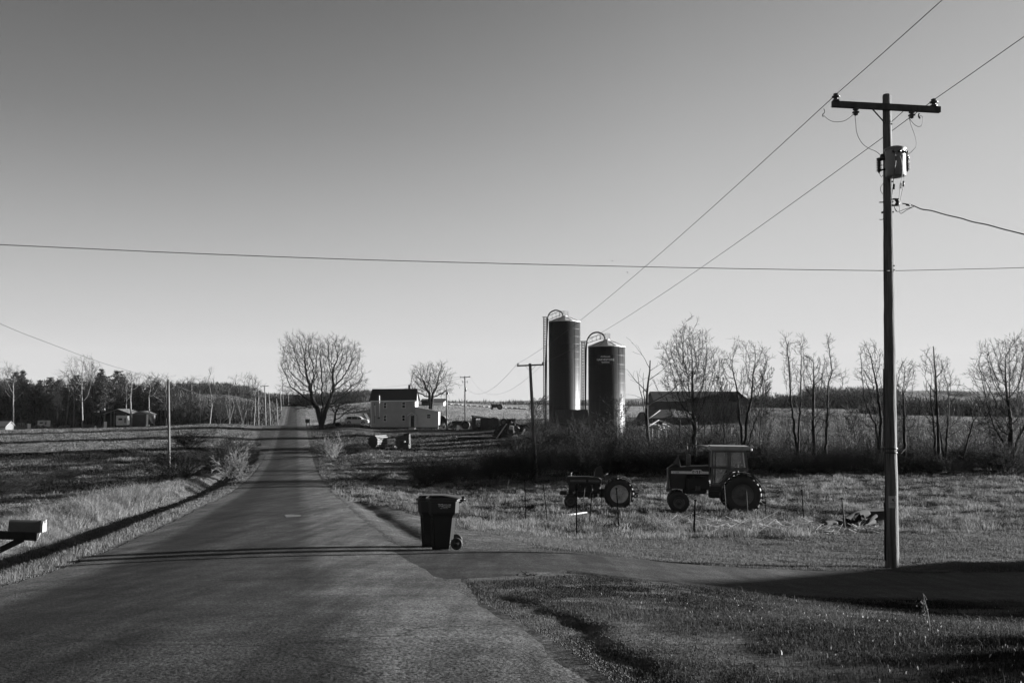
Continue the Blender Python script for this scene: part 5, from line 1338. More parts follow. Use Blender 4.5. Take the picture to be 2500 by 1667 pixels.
    for s in (-1, 1):
        y = s * (cy + .002)
        for P in (((1.22, 2.13), (1.17, 2.80), (.62, 2.80), (.60, 2.13)), ((.46, 2.10), (.43, 2.80), (-.08, 2.80), (-.16, 2.10)), ((1.22, 1.38), (1.22, 2.03), (.66, 2.03), (.98, 1.38))):
            m = MB(); m.prism(P, 'y', y - .003, y + .003); m.build('window', M_TGLASS, t)
    for x0, z0, x1, z1 in ((1.31, 2.13, 1.27, 2.8), (-.26, 2.1, -.19, 2.8)):
        m = MB(); m.slab((x0, -cy + .04, z0), (x0, cy - .04, z0), (x1, cy - .04, z1), (x1, -cy + .04, z1), .006); m.build('window', M_TGLASS, t)
    m = MB(); m.box((.35, 0, 1.75), (.5, .5, .12), 0, .04); m.box((.12, 0, 2.0), (.12, .48, .5), 0, .04); m.build('seat', M_DARK, t)
    m = MB(); m.tube([(1.0, 0, 1.6), (.82, 0, 2.02)], .02, 6); m.tube([(.82 + .06 * cos(a) * 1.0, .19 * sin(a), 2.02 + .16 * cos(a) * .5) for a in np.linspace(0, 2 * pi, 17)], .012, 5); m.build('steering_wheel', M_DARK, t)
    m = MB(); m.lathe((2.37, -.2, 2.15), (0, 0, 1), [(0, 0), (0, .11), (.5, .11), (.54, .06), (.54, 0)], 18); m.build('air_cleaner', M_TSIL, t)
    m = MB(); m.tube([(2.42, .05, 2.1), (2.42, .05, 3.2)], [.05, .035], 10); m.build('exhaust', M_METAL, t)
    m = MB(); m.tube([(2.44, -.1, 3.12), (1.4, -.1, 3.06)], .028, 8); m.build('pipe', M_TSIL, t)
    m = MB(); m.add([(3.35, -.35, 2.03), (2.75, -.38, 2.05), (2.7, .35, 2.06), (3.3, .35, 2.03), (2.95, -.1, 2.22), (2.83, 0, 2.62), (3.12, .1, 2.2), (2.88, .15, 2.4)], [(0, 1, 4), (1, 5, 4), (1, 2, 5), (2, 7, 5), (2, 3, 7), (3, 6, 7), (3, 0, 6), (0, 4, 6), (4, 5, 6), (5, 7, 6)]); m.build('tarp', M_RUBBER, t)
    m = MB(); m.box((-.5, -.5, 2.92), (.07, .1, .12), 0, .02); m.build('work_light', M_GALV, t)
    m = MB(); m.beam((-.6, -.3, .7), (-1.15, -.32, .45), .06); m.beam((-.6, .3, .7), (-1.15, .32, .45), .06); m.beam((-1.1, -.4, .46), (-1.1, .4, .46), .07); m.build('hitch', M_DARK, t)
    return t
# dusty tractor glass: you look through the cab
mg = bpy.data.materials.new('tractor_glass'); mg.use_nodes = True; n_ = mg.node_tree.nodes; b_n = n_['Principled BSDF']
b_n.inputs['Base Color'].default_value = (.32, .32, .32, 1); b_n.inputs['Roughness'].default_value = .3; b_n.inputs['Alpha'].default_value = .4
M_TGLASS = mg
def small_tractor():
    t = thing('tractor', 'small old open tractor with pale rear rims in front of the hedge', 'tractor')
    wheel(t, 0, -.72, .75, .745, .34, .44, -1, M_RIMB, 20, .1); wheel(t, 0, .72, .75, .745, .34, .44, 1, M_RIMB, 20, .1)
    wheel(t, 2.47, -.62, .33, .33, .16, .19, -1, M_RIM, 0, .03); wheel(t, 2.47, .62, .33, .33, .16, .19, 1, M_RIM, 0, .03)
    Y = .27
    m = MB(); m.prism([(.92, 1.22), (2.35, 1.20), (2.55, 1.22), (2.70, 1.24), (2.70, 1.50), (2.64, 1.56), (1.6, 1.57), (1.05, 1.50), (.92, 1.42)], 'y', -Y, Y); m.build('hood', M_TRED, t)
    m = MB(); m.prism([(1.0, 1.29), (2.5, 1.30), (2.5, 1.40), (1.72, 1.42), (1.0, 1.38)], 'y', -Y - .01, -Y - .002); m.build('decal_stripe', M_TSIL, t)
    m = MB(); m.lathe((1.63, -Y - .011, 1.36), (0, -1, 0), [(0, .07), (.01, .065), (.01, 0)], 16); m.build('badge', M_DARK, t)
    m = MB(); m.box((2.42, 0, 1.0), (.34, .46, .42), 0, .03); m.build('radiator', M_TRED, t)
    m = MB(); m.box((1.6, 0, .95), (1.3, .3, .5), 0, .04); m.box((1.7, 0, .62), (1.2, .25, .25), 0, .04); m.tube([(2.2, -.2, .82), (1.2, -.2, .76)], .02, 6)
    for x in (1.4, 1.6, 1.8, 2.0): m.lathe((x, -.15, 1.08), (0, -1, 0), [(0, .04), (.07, .035), (.08, 0)], 8)
    m.build('engine', M_DARK, t)
    m = MB(); m.box((.5, 0, .72), (1.1, .4, .45), 0, .06); m.beam((0, -.7, .75), (0, .7, .75), .18); m.build('transmission', M_DARK, t)
    m = MB(); m.beam((2.47, -.6, .36), (2.47, .6, .36), .09); m.box((2.47, 0, .6), (.24, .2, .45), 0, .03); m.build('axle', M_DARK, t)
    m = MB(); m.box((2.86, 0, .72), (.36, .55, .2), 0, .03); m.build('front_weight', M_DARK, t)
    m = MB(); m.box((1.38, -.3, .98), (.07, .05, .35), 0, .01); m.beam((1.42, -.32, .8), (1.52, -.32, .45), .05); m.beam((1.4, -.32, .8), (1.3, -.32, .45), .05); m.build('bracket', M_TSIL, t)
    m = MB(); c = np.array([.78, 0, 1.62]); ax = nrm((.45, 0, 1)); X_, Y_ = frame(ax); m.tube([c + .22 * (cos(a) * X_ + sin(a) * Y_) for a in np.linspace(0, 2 * pi, 25)], .014, 6)
    m.tube([c - .22 * X_, c + .22 * X_], .01, 5); m.tube([c - .22 * Y_, c + .22 * Y_], .01, 5); m.tube([c, (1.0, 0, 1.38)], .02, 6); m.build('steering_wheel', M_TSIL, t)
    m = MB(); m.prism([(.9, 1.40), (1.3, 1.545), (1.32, 1.56), (.9, 1.44)], 'y', -.2, .2); m.tube([(1.1, -.1, 1.5), (1.08, -.1, 1.66)], .015, 6); m.build('dashboard', M_TSIL, t)
    m = MB(); m.tube([(2.46, -.1, 1.55), (2.46, -.1, 1.70)], .014, 6); m.lathe((2.45, -.1, 1.70), (0, 0, 1), [(0, 0), (0, .03), (.05, .03), (.05, 0)], 8); m.build('radiator_cap', M_GALV, t)
    m = MB(); m.box((.1, 0, 1.25), (.42, .44, .08), 0, .03); m.box((-.08, 0, 1.42), (.07, .42, .3), 0, .03); m.beam((.2, 0, .95), (.15, 0, 1.22), .08); m.build('seat', M_DARK, t)
    for s in (-1, 1):
        m = MB(); P = [(-cos(a) * .82, .78 + sin(a) * .82) for a in np.linspace(R(40), R(125), 9)]; P2 = [(x * .96, .78 + (z - .78) * .96) for x, z in P]
        m.prism(P + P2[::-1], 'y', s * .45 - .08, s * .45 + .08); m.build('fender', M_TRED, t)
    m = MB(); m.beam((-.3, 0, .6), (-.95, 0, .72), .07); m.beam((-.5, -.25, .5), (-.95, -.3, .55), .05); m.box((-.9, 0, .62), (.08, .6, .08)); m.build('hitch', M_DARK, t)
    m = MB(); m.add([(1.25, -.2, 1.57), (.75, -.15, 1.5), (.8, .3, 1.55), (1.3, .25, 1.57), (1.2, 0, 2.0), (.95, .1, 2.12), (.85, 0, 1.95)], [(0, 1, 6), (1, 2, 6), (2, 5, 6), (2, 3, 5), (3, 4, 5), (3, 0, 4), (0, 6, 4), (4, 6, 5)]); m.build('cover', M_RUBBER, t)
    return t
ct = cab_tractor(); p = W(1807, 1254, 47.0); ct.location = (p[0], p[1], gz(p[0], p[1]) - .04); ct.rotation_euler = (0, 0, R(180 - 6 - 0))
st_ = small_tractor(); p = W(1512, 1237, 51.5); st_.location = (p[0], p[1], gz(p[0], p[1]) - .04); st_.rotation_euler = (0, 0, R(180 - 6))
# the lettered side must face the camera: model's -y side is turned away by the half turn, so mirror through y
for t_ in (ct, st_): t_.scale = (1, -1, 1)

# ================================================================== farmhouse
M_SIDING = mat('white_siding', .42, .7, .10, 1.2)
def add_clap(m, pitch):
    t = m.node_tree; n = t.nodes; tc = n.new('ShaderNodeTexCoord'); w = n.new('ShaderNodeTexWave'); w.wave_type = 'BANDS'; w.bands_direction = 'Z'; w.wave_profile = 'SAW'
    w.inputs['Scale'].default_value = .314 / pitch * 1.0; t.links.new(tc.outputs['Object'], w.inputs['Vector'])
    bp = n.new('ShaderNodeBump'); bp.inputs['Strength'].default_value = 1; bp.inputs['Distance'].default_value = .06
    t.links.new(w.outputs[0], bp.inputs['Height']); t.links.new(bp.outputs[0], n['Principled BSDF'].inputs['Normal'])
    src = [l.from_socket for l in t.links if l.to_socket == n['Principled BSDF'].inputs['Base Color']][0]
    mr = n.new('ShaderNodeMapRange'); mr.inputs[1].default_value = .0; mr.inputs[2].default_value = .18; mr.inputs[3].default_value = .45; mr.inputs[4].default_value = 1; t.links.new(w.outputs[0], mr.inputs[0])
    mu = n.new('ShaderNodeMath'); mu.operation = 'MULTIPLY'; t.links.new(src, mu.inputs[0]); t.links.new(mr.outputs[0], mu.inputs[1]); t.links.new(mu.outputs[0], n['Principled BSDF'].inputs['Base Color'])
add_clap(M_SIDING, .2)
M_SIDING2 = mat('lean_to_siding', .62, .7, .08, 1.2); add_clap(M_SIDING2, .2)  # lighter siding tone for the lean-to walls
DH = 210.0; SH = DH / F * CP * 1.0
HB = W(905, 1047, DH)
U_ = .0978 / F * DH      # metres per unit of the close-up
hx0 = HB[0]; hy0 = DH; hz0 = HB[2]
X_ = lambda u: hx0 + (u - 460) * U_
Z_ = lambda w_: hz0 + (1195 - w_) * U_
house = thing('farmhouse', 'white two-storey clapboard farmhouse with dark roof and lean-to', 'house', (hx0, hy0, hz0))
dep = 7.0
m = MB(); m.prism([(X_(460), Z_(1150)), (X_(1562), Z_(1150)), (X_(1562), Z_(505)), (X_(460), Z_(512))], 'y', hy0, hy0 + dep)
zr = Z_(192) - .25; m.prism([(hy0 + .01, Z_(515)), (hy0 + dep - .01, Z_(515)), (hy0 + dep / 2, zr)], 'x', X_(460), X_(1562)); m.build('wall', M_SIDING, house)
m = MB(); m.box(((X_(460) + X_(2135)) / 2, hy0 + dep / 2 + .05, Z_(1172) - .3), (X_(2135) - X_(460) - .1, dep - .05, .38 + .6 - .002)); m.build('foundation', M_FOUND, house)
m = MB(); ov = .4; e0 = (X_(418), hy0 - ov, Z_(505)); e1 = (X_(1612), hy0 - ov, Z_(488)); r0 = (X_(432), hy0 + dep / 2, Z_(195)); r1 = (X_(1575), hy0 + dep / 2, Z_(186))
m.slab(e0, e1, r1, r0, .12); b0 = (X_(418), hy0 + dep + ov, Z_(505)); b1_ = (X_(1612), hy0 + dep + ov, Z_(488)); m.slab(b1_, b0, r0, r1, .12); rf = m.build('roof', M_SHINGLE, house)
m = MB(); m.beam((X_(455), hy0 - ov - .03, Z_(506)), (X_(1610), hy0 - ov - .03, Z_(492)), .05, .2); m.build('eave_board', M_WHITE, house)
m = MB(); m.box((X_(1371), hy0 + dep / 2 + .2, Z_(150)), (.46, .5, .95)); m.box((X_(1371), hy0 + dep / 2 + .2, Z_(98)), (.54, .58, .12)); m.build('chimney', mat('chimney_brick', .05, .9, .3, 6), rf)
# lean-to
m = MB(); m.prism([(X_(1564), Z_(1150)), (X_(2132), Z_(1150)), (X_(2132), Z_(775)), (X_(1564), Z_(655))], 'y', hy0 + .02, hy0 + 6.0); m.build('wall', M_SIDING2, house)
m = MB(); m.slab((X_(1560), hy0 - .3, Z_(645)), (X_(2150), hy0 - .3, Z_(762)), (X_(2150), hy0 + 6.2, Z_(762)), (X_(1560), hy0 + 6.2, Z_(645)), .1); m.build('roof', M_SHINGLE, house)
m = MB(); m.beam((X_(1562), hy0 - .32, Z_(652)), (X_(2150), hy0 - .32, Z_(768)), .03, .09); m.build('eave_board', M_WHITE, house)
m = MB(); m.box((X_(2138), hy0 - .02, (Z_(775) + Z_(1195)) / 2), (.14, .14, Z_(775) - Z_(1195))); m.build('corner_board', M_WHITE, house)
m = MB(); m.box((X_(466), hy0 - .02, (Z_(515) + Z_(1150)) / 2), (.12, .1, Z_(515) - Z_(1150))); m.box((X_(1556), hy0 - .02, (Z_(505) + Z_(650)) / 2), (.1, .08, Z_(505) - Z_(650))); m.build('corner_board', M_WHITE, house)
def window(u0, v0, u1, v1, fr=10):
    a, b = X_(u0 - fr), X_(u1 + fr); c, d = Z_(v1 + fr), Z_(v0 - fr); m = MB()
    m.box(((a + b) / 2, hy0 - .03, (c + Z_(v1)) / 2), (b - a, .1, (Z_(v1) - c))); m.box(((a + b) / 2, hy0 - .03, (d + Z_(v0)) / 2), (b - a, .1, d - Z_(v0)))
    for q0, q1 in ((a, X_(u0)), (X_(u1), b)): m.box(((q0 + q1) / 2, hy0 - .03, (Z_(v0) + Z_(v1)) / 2), (q1 - q0, .1, Z_(v0) - Z_(v1) - .004))
    m.box(((a + b) / 2, hy0 - .02, (c + d) / 2), (X_(u1) - X_(u0), .05, .06))
    w = m.build('window', M_WHITE, house); m = MB(); m.box(((X_(u0) + X_(u1)) / 2, hy0 - .01, (Z_(v0) + Z_(v1)) / 2), (X_(u1) - X_(u0), .03, Z_(v0) - Z_(v1))); m.build('pane', M_GLASS, w)
for q in ((778, 542, 848, 680), (1240, 530, 1312, 670), (778, 862, 848, 1000), (1242, 852, 1308, 990), (1858, 832, 1948, 930)): window(*q)
for u, v0, v1, r in ((675, 365, 893, .10), (565, 612, 870, .09)):
    m = MB(); m.tube([(X_(u + 8), hy0 - .45, Z_(v1)), (X_(u), hy0 - .45, Z_(v0))], r, 12); m.tube([(X_(u + 8), hy0 - .45, Z_(v1) + .2), (X_(u + 8), hy0 + .02, Z_(v1) + .2)], r * .9, 10)
    m.build('stovepipe', M_GALV2 if 'M_GALV2' in globals() else mat('bright_pipe', .72, .35, .05, 3, spec=.6), house)
m = MB(); m.box((X_(548), hy0 - .03, Z_(800)), (.12, .06, 4.2)); m.box((X_(660), hy0 - .15, Z_(920)), (.5, .3, .35), 0, .05); m.build('drainpipe', M_GREYP, house)
# porch
pd = 1.0; xa, xb = X_(1402), X_(1590)
m = MB(); m.prism([(hy0 - pd, Z_(1150)), (hy0 + .0, Z_(1150)), (hy0 + .0, Z_(858)), (hy0 - pd, Z_(858))], 'x', xa, xa + .1); m.prism([(hy0 - pd, Z_(1150)), (hy0, Z_(1150)), (hy0, Z_(858)), (hy0 - pd, Z_(858))], 'x', xb - .1, xb)
m.box(((xa + X_(1450)) / 2 + .05, hy0 - pd + .05, Z_(1004)), (X_(1450) - xa - .1, .1, Z_(858) - Z_(1150) - .01)); m.box(((xb + X_(1562)) / 2 - .05, hy0 - pd + .05, Z_(1004)), (.08, .1, Z_(858) - Z_(1150) - .01))
m.prism([(xa, Z_(858)), (xb, Z_(858)), ((xa + xb) / 2, Z_(795))], 'y', hy0 - pd, hy0); pc = m.build('porch', M_SIDING, house)
m = MB(); ap = (X_(1490), Z_(778)); l = (X_(1372), Z_(862)); r = (X_(1614), Z_(855))
m.slab((l[0], hy0 - pd - .2, l[1]), (ap[0], hy0 - pd - .2, ap[1]), (ap[0], hy0, ap[1]), (l[0], hy0, l[1]), .07); m.slab((ap[0], hy0 - pd - .2, ap[1]), (r[0], hy0 - pd - .2, r[1]), (r[0], hy0, r[1]), (ap[0], hy0, ap[1]), .07); m.build('porch_roof', M_SHINGLE, pc)
m = MB()
for a, b in ((l, ap), (ap, r)): m.beam((a[0], hy0 - pd - .22, a[1] - .07), (b[0], hy0 - pd - .22, b[1] - .07), .04, .12)
m.box((xb + .03, hy0 - pd, (Z_(855) + Z_(1195)) / 2), (.1, .12, Z_(855) - Z_(1195))); m.build('trim', M_WHITE, pc)
m = MB(); m.box((X_(1507), hy0 - pd + .04, Z_(1000)), (X_(1556) - X_(1462), .05, Z_(865) - Z_(1140))); d = m.build('door', M_DARK, house)
m = MB(); m.box((X_(1454), hy0 - pd - .02, Z_(1000)), (.09, .06, Z_(862) - Z_(1140))); m.box((X_(1561), hy0 - pd - .02, Z_(1000)), (.07, .06, Z_(862) - Z_(1140))); m.build('door_frame', M_WHITE, house)
m = MB(); m.box((X_(1505), hy0 - pd - .5, Z_(1172) - .1), (1.3, 1.0, .3)); m.box((X_(1505), hy0 - pd - 1.2, Z_(1185) - .1), (1.3, .4, .15)); m.build('step', M_CONC, house)

# ================================================================== silos
mg = bpy.data.materials.new('glazed_silo_steel'); mg.use_nodes = True; t = mg.node_tree; n_ = t.nodes; b_n = n_['Principled BSDF']
b_n.inputs['Base Color'].default_value = (.012, .012, .012, 1); b_n.inputs['Specular IOR Level'].default_value = .42
tc = n_.new('ShaderNodeTexCoord'); nz = n_.new('ShaderNodeTexNoise'); nz.inputs['Scale'].default_value = .5; mp = n_.new('ShaderNodeMapping'); mp.inputs['Scale'].default_value = (3, 3, .5)
t.links.new(tc.outputs['Object'], mp.inputs[0]); t.links.new(mp.outputs[0], nz.inputs['Vector']); mr = n_.new('ShaderNodeMapRange'); mr.inputs[3].default_value = .38; mr.inputs[4].default_value = .62
t.links.new(nz.outputs[0], mr.inputs[0]); t.links.new(mr.outputs[0], b_n.inputs['Roughness'])
nz2 = n_.new('ShaderNodeTexNoise'); nz2.inputs['Scale'].default_value = .35; nz2.inputs['Detail'].default_value = 2; bp = n_.new('ShaderNodeBump'); bp.inputs['Distance'].default_value = .06; bp.inputs['Strength'].default_value = .3
t.links.new(tc.outputs['Object'], nz2.inputs['Vector']); t.links.new(nz2.outputs[0], bp.inputs['Height']); t.links.new(bp.outputs[0], b_n.inputs['Normal'])
M_SILO = mg
M_SROOF = mat('silo_roof_steel', .55, .5, .15, 1.2, metal=.1)
def silo(label, pxc, D, unit, rad_, z_wall, z_apex, z_base_py, cage_x, cage_w, cage_top, pipe_pts, ring_u, plat, sign=False):
    """unit: photo px per close-up unit; vertical values are close-up units from the crop top (y0=730)"""
    mpu = unit / F * D
    base = W(pxc, z_base_py, D); cx, cy, cz = base
    t = thing('silo', label, 'silo', base)
    Zs = lambda u: W(pxc, 730 + u * unit, D)[2]; Xs = lambda u: cx + (u - (pxc - 1230) / unit) * mpu
    zw, za = Zs(z_wall), Zs(z_apex); m = MB(); prof = [(-.5, rad_)]; z = cz; k = 0
    zs = [zw]
    while zs[-1] - ring_u * mpu > cz: zs.append(zs[-1] - ring_u * mpu)
    zs = zs[::-1]
    prof += [(zw - cz, rad_), (zw - cz + .02, 0)]
    m.lathe(base, (0, 0, 1), prof, 56); body = m.build('wall', M_SILO, t)
    m = MB()
    for z in zs[:-1]: m.lathe((cx, cy, z), (0, 0, 1), [(0, rad_ + .022), (.03, rad_ + .045), (.06, rad_ + .022)], 56)
    for k in range(18):
        a = k * 2 * pi / 18 + .1; m.beam((cx + (rad_ + .006) * cos(a), cy + (rad_ + .006) * sin(a), cz), (cx + (rad_ + .006) * cos(a), cy + (rad_ + .006) * sin(a), zw), .05, .02)
    m.build('seam', M_METAL, body)
    m = MB(); hr = za - zw; m.lathe((cx, cy, zw), (0, 0, 1), [(0, rad_ + .0), (-.02, rad_ + .06), (.12, rad_ + .05), (hr * .30, rad_ * .80), (hr * .58, rad_ * .55), (hr * .85, rad_ * .26), (hr, rad_ * .17), (hr + .12, rad_ * .17), (hr + .14, 0)], 40, smooth=False); rf = m.build('roof', M_SROOF, t)
    m = MB()
    for k in range(14):
        a = k * 2 * pi / 14 + .2; P = [(h, r) for h, r in ((.12, rad_ + .05), (hr * .30, rad_ * .80), (hr * .58, rad_ * .55), (hr * .85, rad_ * .26))]
        m.tube([(cx + (r + .03) * cos(a), cy + (r + .03) * sin(a), zw + h + .02) for h, r in P], .03, 5)
    m.build('rib', M_METAL, rf)
    # ladder with safety cage on the left
    lx = Xs(cage_x); lw = cage_w * mpu; zt = Zs(cage_top); m = MB(); y0 = cy
    for dx, dy in ((0, 0), (lw, -.35), (lw, .35), (lw * .5, -.42), (lw * .5, .42), (lw * .12, -.3), (lw * .12, .3)):
        m.tube([(lx + dx, y0 + dy, cz + 2.5), (lx + dx, y0 + dy, zt)], .032, 4)
    z = cz + 2.5
    while z < zt:
        for q in range(8):
            a0, a1 = q * pi / 4, (q + 1) * pi / 4; m.tube([(lx + lw / 2 + lw / 2 * cos(a0), y0 + .4 * sin(a0), z), (lx + lw / 2 + lw / 2 * cos(a1), y0 + .4 * sin(a1), z)], .034, 4, cap=False)
        z += .46
    m.box((lx + lw * .6, y0, zt), (lw * 1.9, .7, .07)); m.build('ladder_cage', M_METAL, t)
    m = MB(); z = cz + .6
    while z < zt: m.beam((lx + lw + .08, y0 - .18, z), (lx + lw + .08, y0 + .18, z), .03); z += .33
    m.beam((lx + lw + .08, y0 - .2, cz), (lx + lw + .08, y0 - .2, zt), .05); m.beam((lx + lw + .08, y0 + .2, cz), (lx + lw + .08, y0 + .2, zt), .05); m.build('ladder', M_METAL, t)
    # filler pipe
    m = MB(); m.tube(cr([np.array([Xs(u), cy - (.45 if i < 4 else .2), Zs(v) if v < 1400 else cz]) for i, (u, v) in enumerate(pipe_pts)], 7), .13, 10); m.build('filler_pipe', M_METAL, t)
    # railing of the walkway and top platform
    (wx0, wy0, wx1, wy1, px0, px1, pt, pb) = plat; m = MB()
    for dy in (-.35, .35):
        m.tube([(Xs(wx0), cy + dy, Zs(wy0)), (Xs(wx1), cy + dy, Zs(wy1))], .03, 5); m.tube([(Xs(wx0 + 5), cy + dy, Zs(wy0 + 45)), (Xs(wx1), cy + dy, Zs(wy1 + 42))], .03, 5)
        for f in (.0, .35, .7, 1.): m.tube([(Xs(wx0 + (wx1 - wx0) * f), cy + dy, Zs(wy0 + (wy1 - wy0) * f)), (Xs(wx0 + (wx1 - wx0) * f + 4), cy + dy, Zs(wy0 + (wy1 - wy0) * f + 48))], .022, 4)
    for zz in (pt, (pt * 2 + pb) / 3, (pt + 2 * pb) / 3, pb):
        q = [(Xs(px0), cy - .8, Zs(zz)), (Xs(px1), cy - .8, Zs(zz)), (Xs(px1), cy + .8, Zs(zz)), (Xs(px0), cy + .8, Zs(zz)), (Xs(px0), cy - .8, Zs(zz))]; m.tube(q, .022, 4)
    for xx in (px0, (px0 + px1) / 2, px1):
        for dy in (-.8, .8): m.tube([(Xs(xx), cy + dy, Zs(pt)), (Xs(xx), cy + dy, Zs(pb + 12))], .025, 4)
    m.build('railing', M_METAL, t)
    if sign:
        u0, u1, v0, v1 = sign; r = rad_ + .05; a0 = math.asin((u0 - (pxc - 1230) / unit) * mpu / rad_); a1 = math.asin(min(.98, (u1 - (pxc - 1230) / unit) * mpu / rad_))
        def P(a, z, rr_=r): return (cx + rr_ * sin(a), cy - rr_ * cos(a), z)
        m = MB(); n = 12; V_ = []
        for rr_ in (r, r - .03):
            for z in (Zs(v1), Zs(v0)): V_ += [P(a0 + (a1 - a0) * i / n, z, rr_) for i in range(n + 1)]
        k = n + 1; Fs = []
        for i in range(n): Fs += [(i, i + 1, k + i + 1, k + i), (i, 2 * k + i, 2 * k + i + 1, i + 1), (k + i, k + i + 1, 3 * k + i + 1, 3 * k + i)]
        Fs += [(0, k, 3 * k, 2 * k), (n, 2 * k + n, 3 * k + n, k + n)]
        m.add(V_, Fs); s = m.build('sign', M_RUBBER, t); am = (a0 + a1) / 2; zm = (Zs(v0) + Zs(v1)) / 2
        for txt, sz, dz, wx, bold in (('AOSmith', .36, .42, 1.15, True), ('HARVESTORE', .47, -.12, 1.02, True), ('Systems', .34, -.48, 1.15, True)):
            v, f = text_mesh(txt, sz, bold); m = MB(); m.add([P(am + q[0] * wx / rad_, zm + dz + q[1] * (1 if txt != 'AOSmith' else 1) , r + .012) for q in v], f); m.build('lettering', mat('sign_letters', .75, .6, .02, 4), s)
    return t
silo('tall dark glazed steel silo with caged ladder, the left of the two', 1379, 191, .236, 3.03, 240, 180, 1052, 412, 32, 187,
     [(430, 1400), (431, 900), (442, 500), (452, 300), (458, 200), (480, 145), (540, 117), (600, 138), (618, 180)], 78, (460, 172, 578, 128, 578, 668, 128, 172))
silo('shorter dark glazed steel silo with a lettered plate near its top', 1482, 165, .236, 3.04, 498, 425, 1070, 808, 34, 437,
     [(842, 1420), (846, 1000), (852, 650), (858, 480), (880, 400), (925, 355), (985, 346), (1035, 372), (1056, 420)], 93, (872, 408, 1000, 370, 1004, 1100, 360, 410), sign=(955, 1128, 590, 684))

# ================================================================== barns and sheds
def gable(name, label, cat, px0, px1, D, py_eave, py_ridge, dep, wallm, roofm, pyb, along='x', ov=.3, openfront=None, rz=0):
    """building whose front runs px0..px1; along='x': ridge parallel to the front; 'y': gable end faces us"""
    a = W(px0, pyb, D); b = W(px1, pyb, D); x0, x1 = a[0], b[0]; z0 = a[2]; ze = W(px0, py_eave, D)[2]; zr_ = W(px0, py_ridge, D + (dep / 2 if along == 'x' else 0))[2]
    t = thing(name, label, cat, ((x0 + x1) / 2, D, z0)); y0, y1 = D, D + dep
    m = MB()
    if along == 'x':
        m.prism([(y0, z0 - .6), (y1, z0 - .6), (y1, ze), ((y0 + y1) / 2, zr_), (y0, ze)], 'x', x0, x1)
        m.build('wall', wallm, t); m = MB(); th = .12; ym = (y0 + y1) / 2; sl = (zr_ - ze) / (dep / 2)
        m.slab((x0 - ov, y0 - ov, ze - sl * ov + .14), (x1 + ov, y0 - ov, ze - sl * ov + .14), (x1 + ov, ym, zr_ + .14), (x0 - ov, ym, zr_ + .14), th)
        m.slab((x1 + ov, y1 + ov, ze - sl * ov + .14), (x0 - ov, y1 + ov, ze - sl * ov + .14), (x0 - ov, ym, zr_ + .14), (x1 + ov, ym, zr_ + .14), th); m.build('roof', roofm, t)
    else:
        xm = (x0 + x1) / 2
        if openfront is None: m.prism([(x0, z0 - .6), (x1, z0 - .6), (x1, ze), (xm, zr_), (x0, ze)], 'y', y0, y1)
        else:
            w = .12
            m.prism([(x0, z0 - .6), (x0 + w, z0 - .6), (x0 + w, ze), (x0, ze)], 'y', y0, y1 - w); m.prism([(x1 - w, z0 - .6), (x1, z0 - .6), (x1, ze), (x1 - w, ze)], 'y', y0, y1 - w)
            m.prism([(x0, z0 - .6), (x1, z0 - .6), (x1, ze), (xm, zr_), (x0, ze)], 'y', y1 - w, y1); m.prism([(x0, ze), (x1, ze), (xm, zr_)], 'y', y0, y0 + w)
        m.build('wall', wallm, t); m = MB(); sl = (zr_ - ze) / (xm - x0)
        m.slab((x0 - ov, y0 - ov, ze - sl * ov + .14), (xm, y0 - ov, zr_ + .14), (xm, y1 + ov, zr_ + .14), (x0 - ov, y1 + ov, ze - sl * ov + .14), .12)
        m.slab((xm, y0 - ov, zr_ + .14), (x1 + ov, y0 - ov, ze - sl * ov + .14), (x1 + ov, y1 + ov, ze - sl * ov + .14), (xm, y1 + ov, zr_ + .14), .12); m.build('roof', roofm, t)
    return t, (x0, x1, y0, y1, z0, ze, zr_)
M_ROOFG = mat('grey_tin_roof', .20, .5, .2, 2, (6, .4, .4), .3)
t, q = gable('barn', 'long dark barn with pale gable end behind the hedgerow trees', 'barn', 1600, 1800, 205, 981, 957, 12, M_BARN, M_SHINGLE, 1034)
x0, x1, y0, y1, z0, ze, zr_ = q; m = MB(); m.prism([(x1 + .31, z0), (x1 + 2.4, z0), (x1 + 2.4, ze + .3), (x1 + .31, zr_ - .2)], 'y', y0 + .4, y1 - .4); m.build('lean_to', M_BARN, t)
m = MB(); m.slab((x1 + .31, y0, zr_ + .1), (x1 + 2.7, y0, ze + .1), (x1 + 2.7, y1, ze + .1), (x1 + .31, y1, zr_ + .1), .1); m.build('roof', M_SHINGLE, t)
m = MB(); m.box((W(1583, 0, 204)[0], 206, W(0, 988, 206)[2]), (1.1, 1.1, .8)); m.box((W(1583, 0, 204)[0], 206, W(0, 981, 206)[2]), (1.4, 1.4, .12)); m.build('vent', M_BARN, t)
t, q = gable('shed', 'small gabled tin-roofed shed standing between the two silos', 'shed', 1363, 1432, 150, 1031, 1002, 5, mat('old_board_wall', .05, .9, .4, 5, (4, 4, .3)), M_TIN, 1062, ov=.4)
